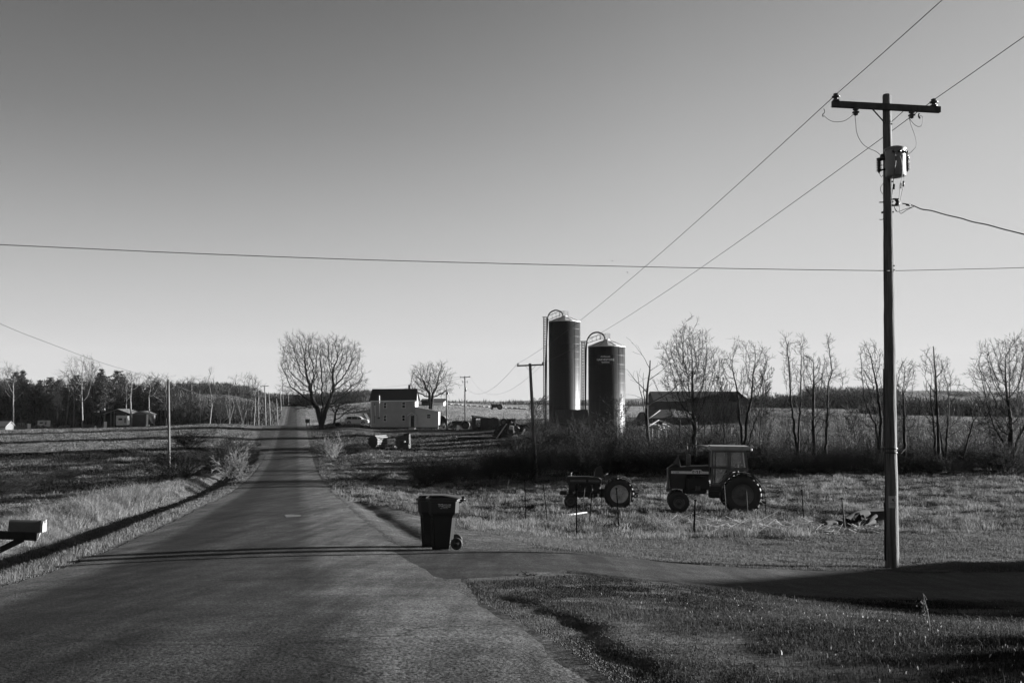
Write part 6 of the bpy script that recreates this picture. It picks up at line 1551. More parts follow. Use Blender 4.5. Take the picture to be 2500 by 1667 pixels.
# ruined pole shed
def ruin():
    D = 150; a = G(1540, D); t = thing('ruined_shed', 'collapsing open pole shed with ragged tin roof in front of the long barn', 'shed', a)
    P = lambda px, py, d=0: W(px, py, D + d)
    def g(px, d=0): q = G(px, D + d); return q
    for px, top in ((1574, 1022), (1592, 1023), (1607, 1024), (1625, 1023), (1700, 1022), (1737, 1030), (1766, 1035), (1785, 1037)):
        m = MB(); b = g(px); m.tube([b - np.array([0, 0, .4]), P(px + .5, top)], .09, 7); m.build('post', M_PALE, t)
    for px, top in ((1600, 1014), (1660, 1010), (1720, 1012)):
        m = MB(); b = g(px, 7); m.tube([b - np.array([0, 0, .4]), P(px, top, 7)], .09, 7); m.build('post', M_BARK, t)
    m = MB(); m.slab(P(1543, 1034), P(1585, 1021), P(1612, 1000, 6), P(1562, 1006, 6), .12); m.slab(P(1588, 1021), P(1640, 1019), P(1650, 998, 7), P(1612, 1000, 7), .12)
    m.slab(P(1640, 1017), P(1702, 1021), P(1690, 1006, 7), P(1648, 1001, 7), .12); m.slab(P(1545, 1040), P(1572, 1027), P(1586, 1019, 3), P(1556, 1028, 3), .1); m.build('roof', M_TIN, t)
    m = MB()
    for a_, b_ in (((1588, 1023), (1706, 1023)), ((1560, 1046), (1582, 1062)), ((1700, 1026), (1790, 1040))): m.beam(P(*a_), P(*b_), .12)
    m.build('beam', M_WOOD2, t)
ruin()
def pile(name, label, cat, c, n, L, w, m_, seed, spread=(1, 1, .3), group=None):
    r = random.Random(seed); m = MB()
    for i in range(n):
        p = np.array(c) + np.array([(r.random() - .5) * 2 * spread[0], (r.random() - .5) * 2 * spread[1], r.random() * spread[2]]); a = r.random() * pi; tl = (r.random() - .5) * .6
        d = np.array([cos(a), sin(a) * .6, tl]) * L * (.5 + r.random()) / 2; p = p + np.array([0, 0, abs(d[2]) * .8]); m.beam(p - d, p + d, w * (.5 + r.random()), w * .4)
    o = m.build(name, m_); return tag(o, label, cat, group)
pile('rubble_pile', 'sunlit heap of broken boards in front of the ruined shed', 'rubble', W(1609, 1052, 147), 22, 2.2, .28, M_STRAW, 3, (1.3, .8, 1.0))
pile('rubble_pile', 'scattered pale boards and branches on the bank left of the rounded tree', 'rubble', G(1640, 130), 30, 2.0, .16, M_STRAW, 4, (2.6, 2, .25))
m = MB(); c = G(1661, 132); m.lathe(c + np.array([-.45, 0, .32]), (1, 0, .1), [(0, 0), (0, .28), (.1, .32), (.8, .32), (.9, .26), (.9, 0)], 16); tag(m.build('barrel', M_WHITE), 'small white drum lying on the bank behind the tractors', 'barrel')

# machinery yard right of the house -------------------------------------------------
def old_machine(name, label, cat, px, D, s, seed, group=None, wheels=((-.9, .45), (.9, .45)), rz=0, body=(2.4, 1.1, .5, .7)):
    g_ = G(px, D); t = thing(name, label, cat, g_, 0, group); L, w, h, z = body; g0 = np.array(g_)
    m = MB(); m.box(g0 + [0, 0, z * s], (L * s, w * s, h * s), 0, .05); m.beam(g0 + [-L * .5 * s, 0, z * s], g0 + [-L * .9 * s, 0, .35 * s], .1); m.build('frame', M_DARK, t)
    for x, r in wheels:
        for y in (-w * .55, w * .55):
            m = MB(); m.lathe(g0 + [x * s, y * s - .08, r * s], (0, 1, 0), [(0, 0), (-.02, r * s * .6), (0, r * s * .62), (0, r * s * .95), (.03, r * s), (.13, r * s), (.16, r * s * .95), (.16, r * s * .62), (.18, r * s * .6), (.16, 0)], 18); m.build('wheel', M_RUBBER, t)
    m = MB(); r = random.Random(seed)
    for i in range(5): x = (r.random() - .5) * L * s; m.beam(g0 + [x, (r.random() - .5) * w * s, z * s], g0 + [x + (r.random() - .5) * .8, (r.random() - .5) * w * s, (z + h + r.random() * .7) * s], .07)
    m.build('lever', M_METAL, t); return t
# hoop
g_ = G(1078, 226); m = MB(); th = np.linspace(0, pi, 15); R1, R2 = 1.3, 1.22
m.prism([(g_[0] + R1 * cos(a), g_[2] + R1 * sin(a) * 1.6) for a in th] + [(g_[0] + R2 * cos(a), g_[2] + R2 * sin(a) * 1.55) for a in th[::-1]], 'y', g_[1], g_[1] + 4)
m.prism([(g_[0] + R2 * cos(a) * .99, g_[2] + R2 * sin(a) * 1.54) for a in th], 'y', g_[1] + 3.9, g_[1] + 3.95)
tag(m.build('hoop_shelter', M_BARN), 'small round-topped hoop shelter just right of the farmhouse', 'shelter')
old_machine('farm_implement', 'low wheeled implement directly beside the farmhouse corner', 'farm machine', 1076, 212, .8, 1, 'old machines in the farmyard')
old_machine('farm_implement', 'cluttered implement behind the meter pole', 'farm machine', 1094, 216, 1.0, 2, 'old machines in the farmyard')
old_machine('farm_implement', 'dark low implement between the meter pole and the dark tractor', 'farm machine', 1106, 213, .7, 3, 'old machines in the farmyard')
def dark_tractor(label, px, D, s, flip=1, sub='tractor'):
    g0 = np.array(G(px, D)); t = thing('tractor', label, 'tractor', g0, 0); f = flip
    m = MB(); m.box(g0 + [f * -1.0 * s, 0, 1.25 * s], (1.9 * s, .7 * s, .5 * s), 0, .08); m.build('hood', M_DARK, t)
    m = MB(); m.box(g0 + [f * -.6 * s, 0, .85 * s], (2.4 * s, .4 * s, .4 * s), 0, .05); m.build('frame', M_DARK, t)
    for x, y, r, w in ((.5, -.75, .78, .35), (.5, .75, .78, .35), (-1.7, -.6, .38, .18), (-1.7, .6, .38, .18)):
        m = MB(); tyre(m, g0 + [f * x * s, y * s, r * s], r * s, w * s, r * s * .55, 26); w_ = m.build('wheel', M_RUBBER, t)
        m = MB(); m.lathe(g0 + [f * x * s, y * s, r * s], (0, -1, 0), [(.05, r * s * .58), (0, r * s * .5), (.03, r * s * .15), (.05, 0)], 20); m.build('rim', M_RIM, w_)
    m = MB(); m.tube([g0 + [f * -1.2 * s, 0, 1.5 * s], g0 + [f * -1.2 * s, 0, 2.25 * s]], .05, 8); m.build('exhaust', M_METAL, t)
    m = MB(); m.box(g0 + [f * .35 * s, 0, 1.35 * s], (.5 * s, .5 * s, .1), 0, .03); m.box(g0 + [f * .62 * s, 0, 1.55 * s], (.1, .5 * s, .4 * s), 0, .03); m.build('seat', M_DARK, t)
    m = MB(); c = g0 + np.array([f * -.1 * s, 0, 1.72 * s]); m.tube([c + .22 * s * np.array([cos(a) * .6, sin(a), cos(a) * .7]) for a in np.linspace(0, 2 * pi, 15)], .025, 5); m.tube([c, g0 + [f * -.4 * s, 0, 1.4 * s]], .03, 5); m.build('steering_wheel', M_METAL, t)
    return t
dark_tractor('dark old tractor parked left of the open lean-to shed, seen against the stubble', 1130, 208, 1.15)
t = dark_tractor('old tractor facing right with a bright grille between the round bale and the silo', 1236, 206, 1.0, -1)
m = MB(); g0 = np.array(G(1236, 206)); m.box(g0 + [2.0, 0, 1.3], (.14, .75, .75), 0, .03); m.build('grille', M_WHITE, t)
m = MB(); m.slab(g0 + [-1.0, -.7, 2.7], g0 + [.3, -.7, 2.9], g0 + [.3, .7, 2.9], g0 + [-1.0, .7, 2.7], .05); m.tube([g0 + [-.6, 0, 1.4], g0 + [-.5, 0, 2.75]], .04, 6); m.build('canopy', M_DARK, t)
m = MB(); g0 = np.array(G(1119, 205)); m.beam(g0 + [-.2, 0, 0], g0 + [0, 0, 1.0], .5, .08); tag(m.build('panel', M_WHITE), 'small white board leaning against the dark yard tractor', 'board')
# lean-to shed with opening
def yard_shed():
    D = 203; t = thing('shed', 'single-slope open-fronted shed in the middle of the farmyard', 'shed', G(1174, D)); P = lambda px, py: W(px, py, D)
    z0 = P(1174, 1043)[2] - .3
    x = lambda px: P(px, 1000)[0]; z = lambda py: P(1174, py)[2]; m = MB(); dm = mat('shed_wall', .045, .9, .3, 4, (4, 4, .3))
    m.prism([(x(1152), z0), (x(1162), z0), (x(1162), z(1018.5)), (x(1152), z(1016))], 'y', D, D + .15); m.prism([(x(1173), z0), (x(1195), z0), (x(1195), z(1022)), (x(1173), z(1019))], 'y', D, D + .15)
    m.prism([(x(1162), z(1021)), (x(1173), z(1021)), (x(1173), z(1019)), (x(1162), z(1017.5))], 'y', D, D + .15)
    m.prism([(x(1152), z0), (x(1152) + .12, z0), (x(1152) + .12, z(1016)), (x(1152), z(1016))], 'y', D + .16, D + 4); m.prism([(x(1195) - .12, z0), (x(1195), z0), (x(1195), z(1022)), (x(1195) - .12, z(1022))], 'y', D + .16, D + 4)
    m.build('wall', dm, t)
    m = MB(); m.slab((x(1150), D - .4, z(1013.2)), (x(1198), D - .4, z(1020.5)), (x(1198), D + 4.4, z(1020.5)), (x(1150), D + 4.4, z(1013.2)), .15); m.build('roof', M_SHINGLE, t)
yard_shed()
old_machine('farm_implement', 'small machine standing in the opening of the yard shed', 'farm machine', 1167, 205.5, .6, 5, 'old machines in the farmyard')
old_machine('farm_implement', 'spindly implement behind the yard shed roof end', 'farm machine', 1146, 216, .9, 6, 'old machines in the farmyard')
def bale(label, px, D, r, w, name='round_bale', rz=0.3, m_=None, cat='hay bale', group=None):
    g0 = np.array(G(px, D)); m = MB(); d = np.array([sin(rz), cos(rz), 0]); m.lathe(g0 + [0, 0, r * .96] - d * w / 2, d, [(0, 0), (.02, r * .8), (.03, r * .95), (.1, r), (w - .1, r), (w - .03, r * .95), (w - .02, r * .8), (w, 0)], 26)
    return tag(m.build(name, m_ or mat('old_hay', .06, .95, .4, 5, (1, 1, 1), .6)), label, cat, group)
bale('big dark round bale beside the yard shed', 1206, 203, 1.12, 1.3)
# feed-bunk wagon (low flat bed)
def wagon():
    D = 172; a = W(1110, 1066, D); b = W(1215, 1067, D); z = a[2]; t = thing('hay_wagon', 'long low flat wagon bed lying across the farmyard slope', 'wagon', (a[0], D, G(1150, D)[2])); m = MB()
    m.box(((a[0] + b[0]) / 2 + .6, D, z), (b[0] - a[0] - 1.2, 2.2, .16)); m.build('bed', M_GREYP2, t)
    m = MB(); m.beam((a[0] + .6, D - .6, z - .25), (b[0] - .3, D - .6, z - .25), .14, .3); m.beam((a[0] + .6, D + .6, z - .25), (b[0] - .3, D + .6, z - .25), .14, .3); m.beam((a[0] + 3, D - .6, z - .2), (a[0] + 3, D + .6, z - .2), .1); m.build('frame', M_DARK, t)
    for x in (a[0] + 2.4, b[0] - 2.6):
        for y in (-.9, .9):
            m = MB(); m.lathe((x, D + y - .1, z - .5), (0, 1, 0), [(0, 0), (0, .2), (0, .36), (.04, .38), (.16, .38), (.2, .36), (.2, .2), (.2, 0)], 20); m.build('wheel', M_RUBBER, t)
    m = MB(); m.box((a[0] + .1, D, z + .02), (.55, .9, .2), 0, .03); m.beam((a[0] - .3, D, z - .9), (a[0] - .25, D, z + .35), .12); m.build('jack', M_GREYP, t)
M_GREYP2 = mat('worn_deck', .16, .8, .25, 3)
wagon()
# chute and rubbish heap
t = thing('grain_chute', 'pale sloping metal chute leaning on the dark heap left of the leaning pole', 'chute', G(1213, 168)); m = MB(); a = W(1212, 1070, 168); b = W(1237, 1034, 168)
m.beam(a, b, .42, .2); m.build('trough', M_CHUTE if 'M_CHUTE' in globals() else mat('chute_metal', .30, .5, .1, 3), t); m = MB(); m.beam(a + [0, .3, -.15], b + [0, .3, -.15], .1); m.beam(b + [0, .2, -.1], [b[0] + .4, b[1] + .6, G(1240, 168)[2]], .1); m.build('support', M_DARK, t)
def heap(name, label, cat, px, D, rx, rz_, ry, m_, seed, rough=.3):
    g0 = np.array(G(px, D)); m = MB(); n = 22; rows = 9; V_ = []
    for i in range(rows):
        ph = i / (rows - 1) * pi / 2
        for k in range(n):
            a = 2 * pi * k / n; f = 1 + rough * (vnoise(np.array([k * .9 + seed]), np.array([i * .9 + seed]))[0] - .5) * 2
            V_.append(g0 + [rx * cos(a) * cos(ph) * f, ry * sin(a) * cos(ph) * f, rz_ * sin(ph) * f - .15])
    Fs = [(i * n + k, i * n + (k + 1) % n, (i + 1) * n + (k + 1) % n, (i + 1) * n + k) for i in range(rows - 1) for k in range(n)]
    m.add(V_, Fs); return tag(m.build(name, m_), label, cat)
heap('earth_heap', 'dark overgrown heap right of the sloping chute', 'heap', 1248, 171, 2.7, 2.5, 2.5, M_DARKSOIL if 'M_DARKSOIL' in globals() else mat('dark_soil', .02, .95, .5, 3, (1, 1, 1), .8, bdist=.2), 5)
m = MB(); a = W(1258, 1040, 167); b = W(1268, 1046, 167); m.tube([a, (a + b) / 2 + [0, 0, .12], b], .1, 8); tag(m.build('pipe', M_GREYP), 'short pale bent pipe lying on the dark heap', 'pipe')

# slatted drum and tarped machine on the slope below the house
def crate():
    D = 150; g0 = np.array(G(922, D)); t = thing('slatted_bin', 'dark octagonal slatted bin with a sunlit barred side on the slope below the house', 'bin', g0)
    H = 15 * D / F; cz = g0 + np.array([0, 0, W(918, 1077, D)[2] - g0[2]])
    oc = [(H * 1.15 * cos(a), cz[2] - g0[2] + H * sin(a)) for a in np.linspace(0, 2 * pi, 9)[:-1] + pi / 8]
    # built round the origin, then turned with its empty
    t.location = (0, 0, 0); z0 = cz[2] - g0[2]
    m = MB(); m.prism(oc, 'y', -1.0, 1.0); m.build('drum', M_DARK, t)
    for i in range(8):
        z = z0 - H * .92 + i * H * 1.84 / 7; half = min(H * 1.08, H * 1.15 * (1.42 - abs(z - z0) / H)); m = MB(); m.box((half + .06, 0, z), (.10, 2.5, .10)); m.build('bar', M_GREYP, t)
    m = MB()
    for y in (-.8, .8): m.box((0, y, (z0 - H) / 2 - .1), (1.6, .16, max(.2, z0 - H + .3)))
    m.box((0, 0, .0), (.2, 1.6, .12)); m.build('skid', M_DARK, t)
    t.location = tuple(g0); t.rotation_euler = (0, 0, R(-35))
crate()
t = thing('covered_machine', 'dark upright machine wrapped in torn sheeting, right of the slatted bin', 'farm machine', G(982, 150)); g0 = np.array(G(982, 150)); m = MB()
m.add([g0 + q for q in ([-1.1, 0, 0], [1.0, -.2, 0], [1.2, 1.2, 0], [-.9, 1.3, 0], [-1.0, 0, 1.5], [.95, -.2, 1.0], [1.1, 1.1, 2.1], [-.8, 1.2, 1.9], [.1, .1, 2.0], [.9, .3, 2.15])], [(0, 1, 5, 4), (1, 2, 6, 5), (2, 3, 7, 6), (3, 0, 4, 7), (4, 5, 8), (5, 9, 8), (5, 6, 9), (6, 7, 8, 9), (7, 4, 8)]); m.build('sheeting', mat('torn_sheet', .03, .5, .5, 2, (1, 1, 1), .8, bdist=.2), t)
m = MB(); m.beam(g0 + [.2, -.2, 2.0], g0 + [1.0, 0, 2.2], .18, .3); m.beam(g0 + [.5, -.4, .9], g0 + [1.2, -.2, .6], .1); m.beam(g0 + [1.0, -.1, 2.2], g0 + [1.0, -.3, .65], .08); m.build('frame', M_DARK, t); m = MB(); m.lathe(g0 + [.4, -.42, 1.0], (0, -1, 0), [(0, .14), (.06, .12), (.06, 0)], 12); m.build('lamp', M_WHITE, t)
heap('straw_heap', 'small pale tuft of straw between the slatted bin and the covered machine', 'heap', 960, 149, .55, .55, .5, M_STRAW, 9, .5)

# ================================================================== van and small roadside things
def van():
    D = 219; s = D / F; b = G(872, D); t = thing('parked_van', 'silver minivan parked behind the left corner of the farmhouse', 'van', b); bx, by, bz = b
    x0 = W(853.5, 0, D)[0] ; z0 = bz; Wd = 1.9
    prof = [(0, .35), (-.0, .75), (.12, 1.05), (.30, 1.35), (.62, 1.70), (1.2, 1.78), (2.9, 1.76), (3.35, 1.66), (4.05, 1.18), (4.9, 1.02), (5.12, .8), (5.15, .38), (4.7, .25), (.4, .25)]
    P = lambda q: (x0 + q[0], z0 + q[1])
    m = MB(); m.prism([P(q) for q in prof], 'y', D - Wd / 2, D + Wd / 2); m.build('body', mat('silver_paint', .42, .3, .04, 1, metal=.35, spec=.5), t)
    for q in ([(.42, 1.12), (.62, 1.60), (1.15, 1.68), (1.55, 1.68), (1.55, 1.12)], [(1.62, 1.12), (1.62, 1.68), (2.75, 1.66), (2.75, 1.12)]):
        m = MB(); m.prism([P(c) for c in q], 'y', D - Wd / 2 - .01, D - Wd / 2 - .002); m.build('window', M_GLASS, t)
    m = MB(); m.prism([P(c) for c in [(2.85, 1.12), (2.85, 1.64), (3.3, 1.56), (3.88, 1.16)]], 'y', D - Wd / 2 - .01, D - Wd / 2 - .002); m.build('window', mat('grey_glass', .12, .1, .05, 2), t)
    for x in (.98, 4.05):
        m = MB(); m.lathe((x0 + x, D - Wd / 2 - .015, z0 + .34), (0, 1, 0), [(0, .20), (-.01, .24), (0, .33), (.03, .345), (.22, .345), (.22, 0)], 24); w = m.build('wheel', M_RUBBER, t)
        m = MB(); m.lathe((x0 + x, D - Wd / 2 - .02, z0 + .34), (0, -1, 0), [(0, .21), (.01, .18), (-.02, .12), (.01, .05), (.01, 0)], 18); m.build('rim', M_GALV, w)
        m = MB(); m.prism([(x0 + x + .43 * cos(a), z0 + .34 + .43 * sin(a)) for a in np.linspace(-.1, pi + .1, 16)], 'y', D - Wd / 2 - .006, D - Wd / 2 - .001); m.build('wheel_arch', M_DARK, t)
    m = MB(); m.box((x0 + 3.75, D - Wd / 2 - .12, z0 + 1.2), (.16, .2, .16), 0, .03); m.build('mirror', M_WHITE, t); m = MB(); m.box((x0 + .12, D - Wd / 2 + .1, z0 + 1.1), (.1, .18, .35)); m.build('tail_light', M_TRED, t)
van()
m = MB(); g0 = np.array(G(752, 225)); m.box(g0 + [0, 0, 1.15], (1.0, .7, .9), 0, .05); m.box(g0 + [-.5, 0, 1.25], (.15, .5, .7)); m.beam(g0 + [-.35, 0, -.3], g0 + [-.35, 0, .72], .12); m.beam(g0 + [.35, 0, -.3], g0 + [.35, 0, .72], .12); tag(m.build('newspaper_box', M_DARK), 'dark box on posts at the right edge of the road by the big tree', 'box')
t = thing('mailbox', 'small dark roadside mailbox among the left pole row', 'mailbox', G(637.5, 222)); g0 = np.array(G(637.5, 222)); m = MB(); m.beam(g0 + [0, 0, -.3], g0 + [0, 0, 1.3], .14); m.build('post', M_DARK, t)
m = MB(); m.box(g0 + [.05, 0, 1.4], (.6, .3, .3), 0, .08); m.build('box', M_DARK, t)
# garden figure and stump by the big tree
m = MB(); g0 = np.array(G(832, 214)); m.lathe(g0, (0, 0, 1), [(0, 0), (0, .28), (.1, .3), (.5, .16), (.8, .2), (1.0, .12), (1.1, .14), (1.25, .1), (1.32, 0)], 14); tag(m.build('garden_figure', M_WHITE), 'small white garden figure right of the big tree trunk', 'garden ornament')
heap('brush_heap', 'low dark heap beside the white garden figure', 'heap', 826, 213, .8, .7, .7, mat('dark_soil2', .02, .9, .4, 3), 4)
m = MB(); g0 = np.array(G(902, 222)); m.slab(g0 + [-1.3, 0, 2.4], g0 + [-.2, 0, .7], g0 + [.3, .5, .7], g0 + [-.7, .5, 2.4], .3); m.beam(g0 + [.2, 0, 0], g0 + [.3, 0, 2.2], .25); tag(m.build('leaning_board', M_DARK), 'dark board leaning at the left wall of the farmhouse above the van', 'board')
# far barn beyond the stubble field
t, q = gable('barn', 'distant pale barn with dark roof seen through the tree behind the farmhouse', 'barn', 1052, 1083, 430, 981.5, 973.5, 14, M_WHITE, M_SHINGLE, 988.5, ov=.5)
t, q = gable('barn', 'distant dark barn beside the pale one beyond the stubble field', 'barn', 1029, 1050, 434, 980, 974, 14, M_BARN, M_SHINGLE, 989, ov=.5)
t = dark_tractor('tiny dark tractor at the far rim of the stubble field', 1216, 410, 1.5)
r = random.Random(8)
m0 = None
for i in range(46):
    px = 1098 + i * 4.6 + r.random() * 3; D = 452 - i * .4; g0 = np.array(G(px, D)); m = MB(); w = .35 + .5 * r.random()
    if m0 is None:
        m.lathe((0, 0, .25), (1, 0, 0), [(-.5, 0), (-.5, .3), (.5, .35), (.5, 0)], 8); m0 = m.build('stone', M_CONC); o = m0
    else: o = m0.copy(); col.objects.link(o)
    o.location = tuple(g0); o.scale = (w * 2.2, w * 2, w * 1.6); o.rotation_euler = (0, 0, r.random() * 3); tag(o, 'pale fieldstone in the long row along the rim of the stubble field', 'stone', 'pale stones along the field rim')
m = MB(); g0 = np.array(G(1033.5, 300)); m.box(g0 + [0, 0, .6], (.3, .2, 1.4)); tag(m.build('marker_post', M_WHITE), 'short white marker post in the stubble field above the lean-to roof', 'post')

# ================================================================== left farmstead
M_SHEDW = mat('dark_shed_wall', .035, .9, .3, 3, (3, 3, .4))
t, q = gable('open_shed', 'large open-fronted shed with low gabled roof before the wood', 'shed', 255, 318, 305, 1010, 999, 9, M_SHEDW, M_ROOFG, 1043, along='y', ov=.5, openfront=1)
m = MB()
for px in (256, 271, 279, 317): a = G(px, 304.9); m.beam(a + [0, 0, -.5], W(px, 1009 if px in (256, 317) else 1003, 304.9), .22)
m.build('post', mat('shed_post', .14, .9, .3, 4), t)
t, q = gable('shed', 'small gabled shed with dark door opening, right of the open shed', 'shed', 322, 361, 300, 1011, 1004.5, 6, mat('shed_front', .10, .9, .2, 3), M_ROOFG, 1041, along='y', ov=.4)
x0, x1, y0, y1, z0, ze, zr_ = q; m = MB(); m.box(((x0 + x1) / 2 - .35, y0 - .03, (z0 + ze) / 2 - .1), (3.7, .1, ze - z0 - .1)); m.build('door', M_RUBBER, t)
m = MB(); m.box((x1 - .2, y0 - .08, (z0 + ze) / 2), (.5, .1, ze - z0)); m.build('corner_board', M_WHITE, t)
def camper(label, px0, px1, D, py0, py1, group=None):
    a = W(px0, py1, D); b = W(px1, py0, D); g_ = G((px0 + px1) / 2, D); t = thing('camper_trailer', label, 'trailer', g_, 0, group); xc = (a[0] + b[0]) / 2; L = b[0] - a[0]; z0 = max(g_[2] + .5, a[2]); z1 = b[2]
    m = MB(); m.box((xc, D, (z0 + z1) / 2), (L, 2.2, z1 - z0), 0, .12); m.build('body', M_SIDE, t)
    m = MB(); m.box((xc + L / 2 + .02, D - .2, (z0 + z1) / 2), (.06, 1.8, (z1 - z0) * .9), 0, .03); m.build('end_panel', M_WHITE, t)
    m = MB(); m.box((xc - L * .1, D - 1.12, z0 + (z1 - z0) * .62), (L * .35, .04, (z1 - z0) * .22)); m.build('window', M_GLASS, t); m = MB(); m.box((xc + L * .33, D - 1.12, z0 + (z1 - z0) * .5), (.5, .04, (z1 - z0) * .5)); m.build('door', M_GREYP, t)
    for x in (-.4, .4):
        m = MB(); m.lathe((xc + x, D - 1.0, g_[2] + .33), (0, 1, 0), [(0, 0), (0, .33), (.2, .33), (.2, 0)], 16); m.build('wheel', M_RUBBER, t)
    m = MB(); m.beam((xc + L / 2, D, z0), (xc + L / 2 + 1.0, D, g_[2] + .5), .12); m.beam((xc + L / 2 + 1.0, D, g_[2]), (xc + L / 2 + 1.0, D, g_[2] + .8), .12); m.build('tow_bar', M_GREYP, t)
M_SIDE = mat('trailer_side', .42, .6, .2, 1.5)
camper('white box trailer standing alone in the field before the wood', 95, 120, 303, 1026, 1047)
camper('pale camper trailer parked in front of the open shed', 286, 314, 298, 1014, 1038)
for px, lb in ((91, 'dark round bale left of the white box trailer'), (107, 'dark round bale in front of the white box trailer'), (150, 'dark round bale right of the white box trailer'), (169, 'dark round bale nearest the fence panels')):
    bale(lb, px, 297, .62, 1.1, 'wrapped_bale', .2, M_RUBBER, 'bale', 'dark bales by the wood')
def fence(label, px0, px1, D, py0, py1, n, posts=()):
    t = thing('wire_fence', label, 'fence', G((px0 + px1) / 2, D)); h = (py1 - py0) * D / F
    for i in range(n + 1):
        px = px0 + (px1 - px0) * i / n; g0 = np.array(G(px, D)); m = MB(); m.beam(g0 + [0, 0, -.3], g0 + [0, 0, h * (1.25 if px in posts else 1)], .10); m.build('post', M_PALE, t)
    m = MB()
    for k in (.15, .5, .95): m.tube([np.array(G(px0 + (px1 - px0) * i / 6, D)) + [0, 0, h * k] for i in range(7)], .035, 4)
    m.build('rail', M_PALE, t)
fence('low wire fence left of the white box trailer', 41, 74, 306, 1040, 1051, 7)
fence('light panel fence below the tallest pale tree', 203, 229, 302, 1033, 1042, 8)
for px, w, h, lb in ((69, .5, 1.5, 'pale plank standing at the end of the low wire fence'), (73, .4, 1.4, 'second pale plank beside the low wire fence'), (257, .9, 2.0, 'pale board propped at the left corner of the open shed')):
    g0 = np.array(G(px, 300)); m = MB(); m.box(g0 + [0, 0, h / 2], (w, .08, h), 0, .02); tag(m.build('board', M_WHITE), lb, 'board')
m = MB(); g0 = np.array(G(233, 300)); m.lathe(g0, (0, 0, 1), [(0, 0), (0, .3), (.5, .28), (.8, .1), (.85, 0)], 10); tag(m.build('white_drum', M_WHITE), 'small white drum right of the light panel fence', 'drum')
# greenhouse at the left edge
t, q = gable('greenhouse', 'pale panelled outbuilding cut by the left edge of the photo', 'outbuilding', -30, 13, 285, 1040, 1029, 5, M_GREYP, M_ROOFG, 1057, along='x', ov=.3)
x0, x1, y0, y1, z0, ze, zr_ = q
for i in range(3): m = MB(); m.box((x0 + (x1 - x0) * (i + .5) / 3, y0 - .03, (z0 + ze) / 2), ((x1 - x0) / 3 - .3, .05, (ze - z0) * .6)); m.build('window', M_GALV, t)
# lawn chairs by the small shed
for px, lb in ((359.5, 'white lawn chair nearest the small shed'), (366, 'white lawn chair right of the other one')):
    g0 = np.array(G(px, 297)); t = thing('lawn_chair', lb, 'chair', g0); m = MB(); m.box(g0 + [0, 0, .45], (.6, .6, .07)); m.build('seat', M_WHITE, t)
    m = MB(); m.box(g0 + [-.28, 0, .85], (.07, .6, .8)); m.build('backrest', M_WHITE, t)
    for a, b in ((-1, -1), (1, -1), (-1, 1), (1, 1)): m = MB(); m.beam(g0 + [.26 * a, .26 * b, 0], g0 + [.26 * a, .26 * b, .42], .07); m.build('leg', M_WHITE, t)
heap('brush_heap', 'dark rounded heap behind the white lawn chairs', 'heap', 364, 301, 1.2, 2.3, 1, M_DARKP if 'M_DARKP' in globals() else mat('dark_heap', .03, .9, .4, 2), 2)

# ================================================================== garden plot
GS = 'stakes around the garden plot'
stakes = [(1242, 1170, 1231, 1228, .013, 1, 'thin pale stake farthest left, tilted right'), (1281, 1170, 1283, 1272, .017, 0, 'tall dark stake second from the left'), (1326, 1182, 1337, 1276, .016, 0, 'dark stake leaning left, in front of the small tractor nose'),
 (1407.5, 1192, 1407.5, 1307, .020, 0, 'straight dark stake nearest the camera, before the small tractor'), (1428, 1190, 1420.5, 1255, .015, 1, 'pale stake crossing the small tractor engine'), (1445, 1203, 1438, 1281, .017, 0, 'dark stake below the small tractor belly'),
 (1470, 1178, 1467, 1251, .015, 0, 'dark stake just ahead of the small tractor rear wheel'), (1505, 1190, 1511.5, 1297, .020, 0, 'dark stake crossing the pale rear rim of the small tractor'), (1540, 1196, 1535, 1265, .015, 1, 'pale stake behind the small tractor rear wheel'),
 (1613.5, 1181, 1609.5, 1252, .012, 1, 'thin pale stake midway between the two tractors'), (1697.5, 1219, 1693.5, 1305, .024, 0, 'thick dark stake below the cab tractor front wheel'), (1767.5, 1179, 1773, 1256, .016, 1, 'pale stake crossing the front of the big rear wheel'),
 (1822, 1195, 1825.5, 1265, .015, 1, 'pale stake crossing the back of the big rear wheel'), (1866, 1200, 1871, 1268, .013, 0, 'thin dark stake right behind the cab tractor'), (1957, 1194, 1962.5, 1276, .016, 0, 'dark stake alone in the field right of the cab tractor'), (2055, 1214, 2064, 1299, .020, 1, 'notched pale-edged stake beside the log pile')]
for x0, y0, x1, y1, r, pl, lb in stakes:
    # distance where the ground shows at the stake's foot
    D = 30.0
    for _ in range(25):
        g0 = G(x1, D); b = (g0[2] * CP - D * SP) / (D * CP + g0[2] * SP); py = 833.5 - b * F; D *= 1 + (py - y1) * .0012 * (D / 30)
        D = min(max(D, 24), 60)
    r *= 1.2; g0 = G(x1, D); m = MB(); m.tube([g0 - np.array([0, 0, .15]), W((x0 + x1) / 2 + .3, (y0 + y1) / 2, D), W(x0, y0, D)], [r * 1.05, r, r * .95], 6); m.box(W(x0, y0 + 2, D), (r * 2.8, r * 1.4, .05))
    tag(m.build('garden_stake', M_WOOD2 if pl else mat('black_stake', .006, .9, .1, 5, spec=0)), lb, 'stake', GS)
def foot(px, py, D0=30.0):
    D = D0
    for _ in range(40):
        g0 = G(px, D); b = (g0[2] * CP - D * SP) / (D * CP + g0[2] * SP); yy = 833.5 - b * F; D = min(max(D * (1 + (yy - py) * .0012 * (D / 30)), 6), 90)
    return np.array(G(px, D))
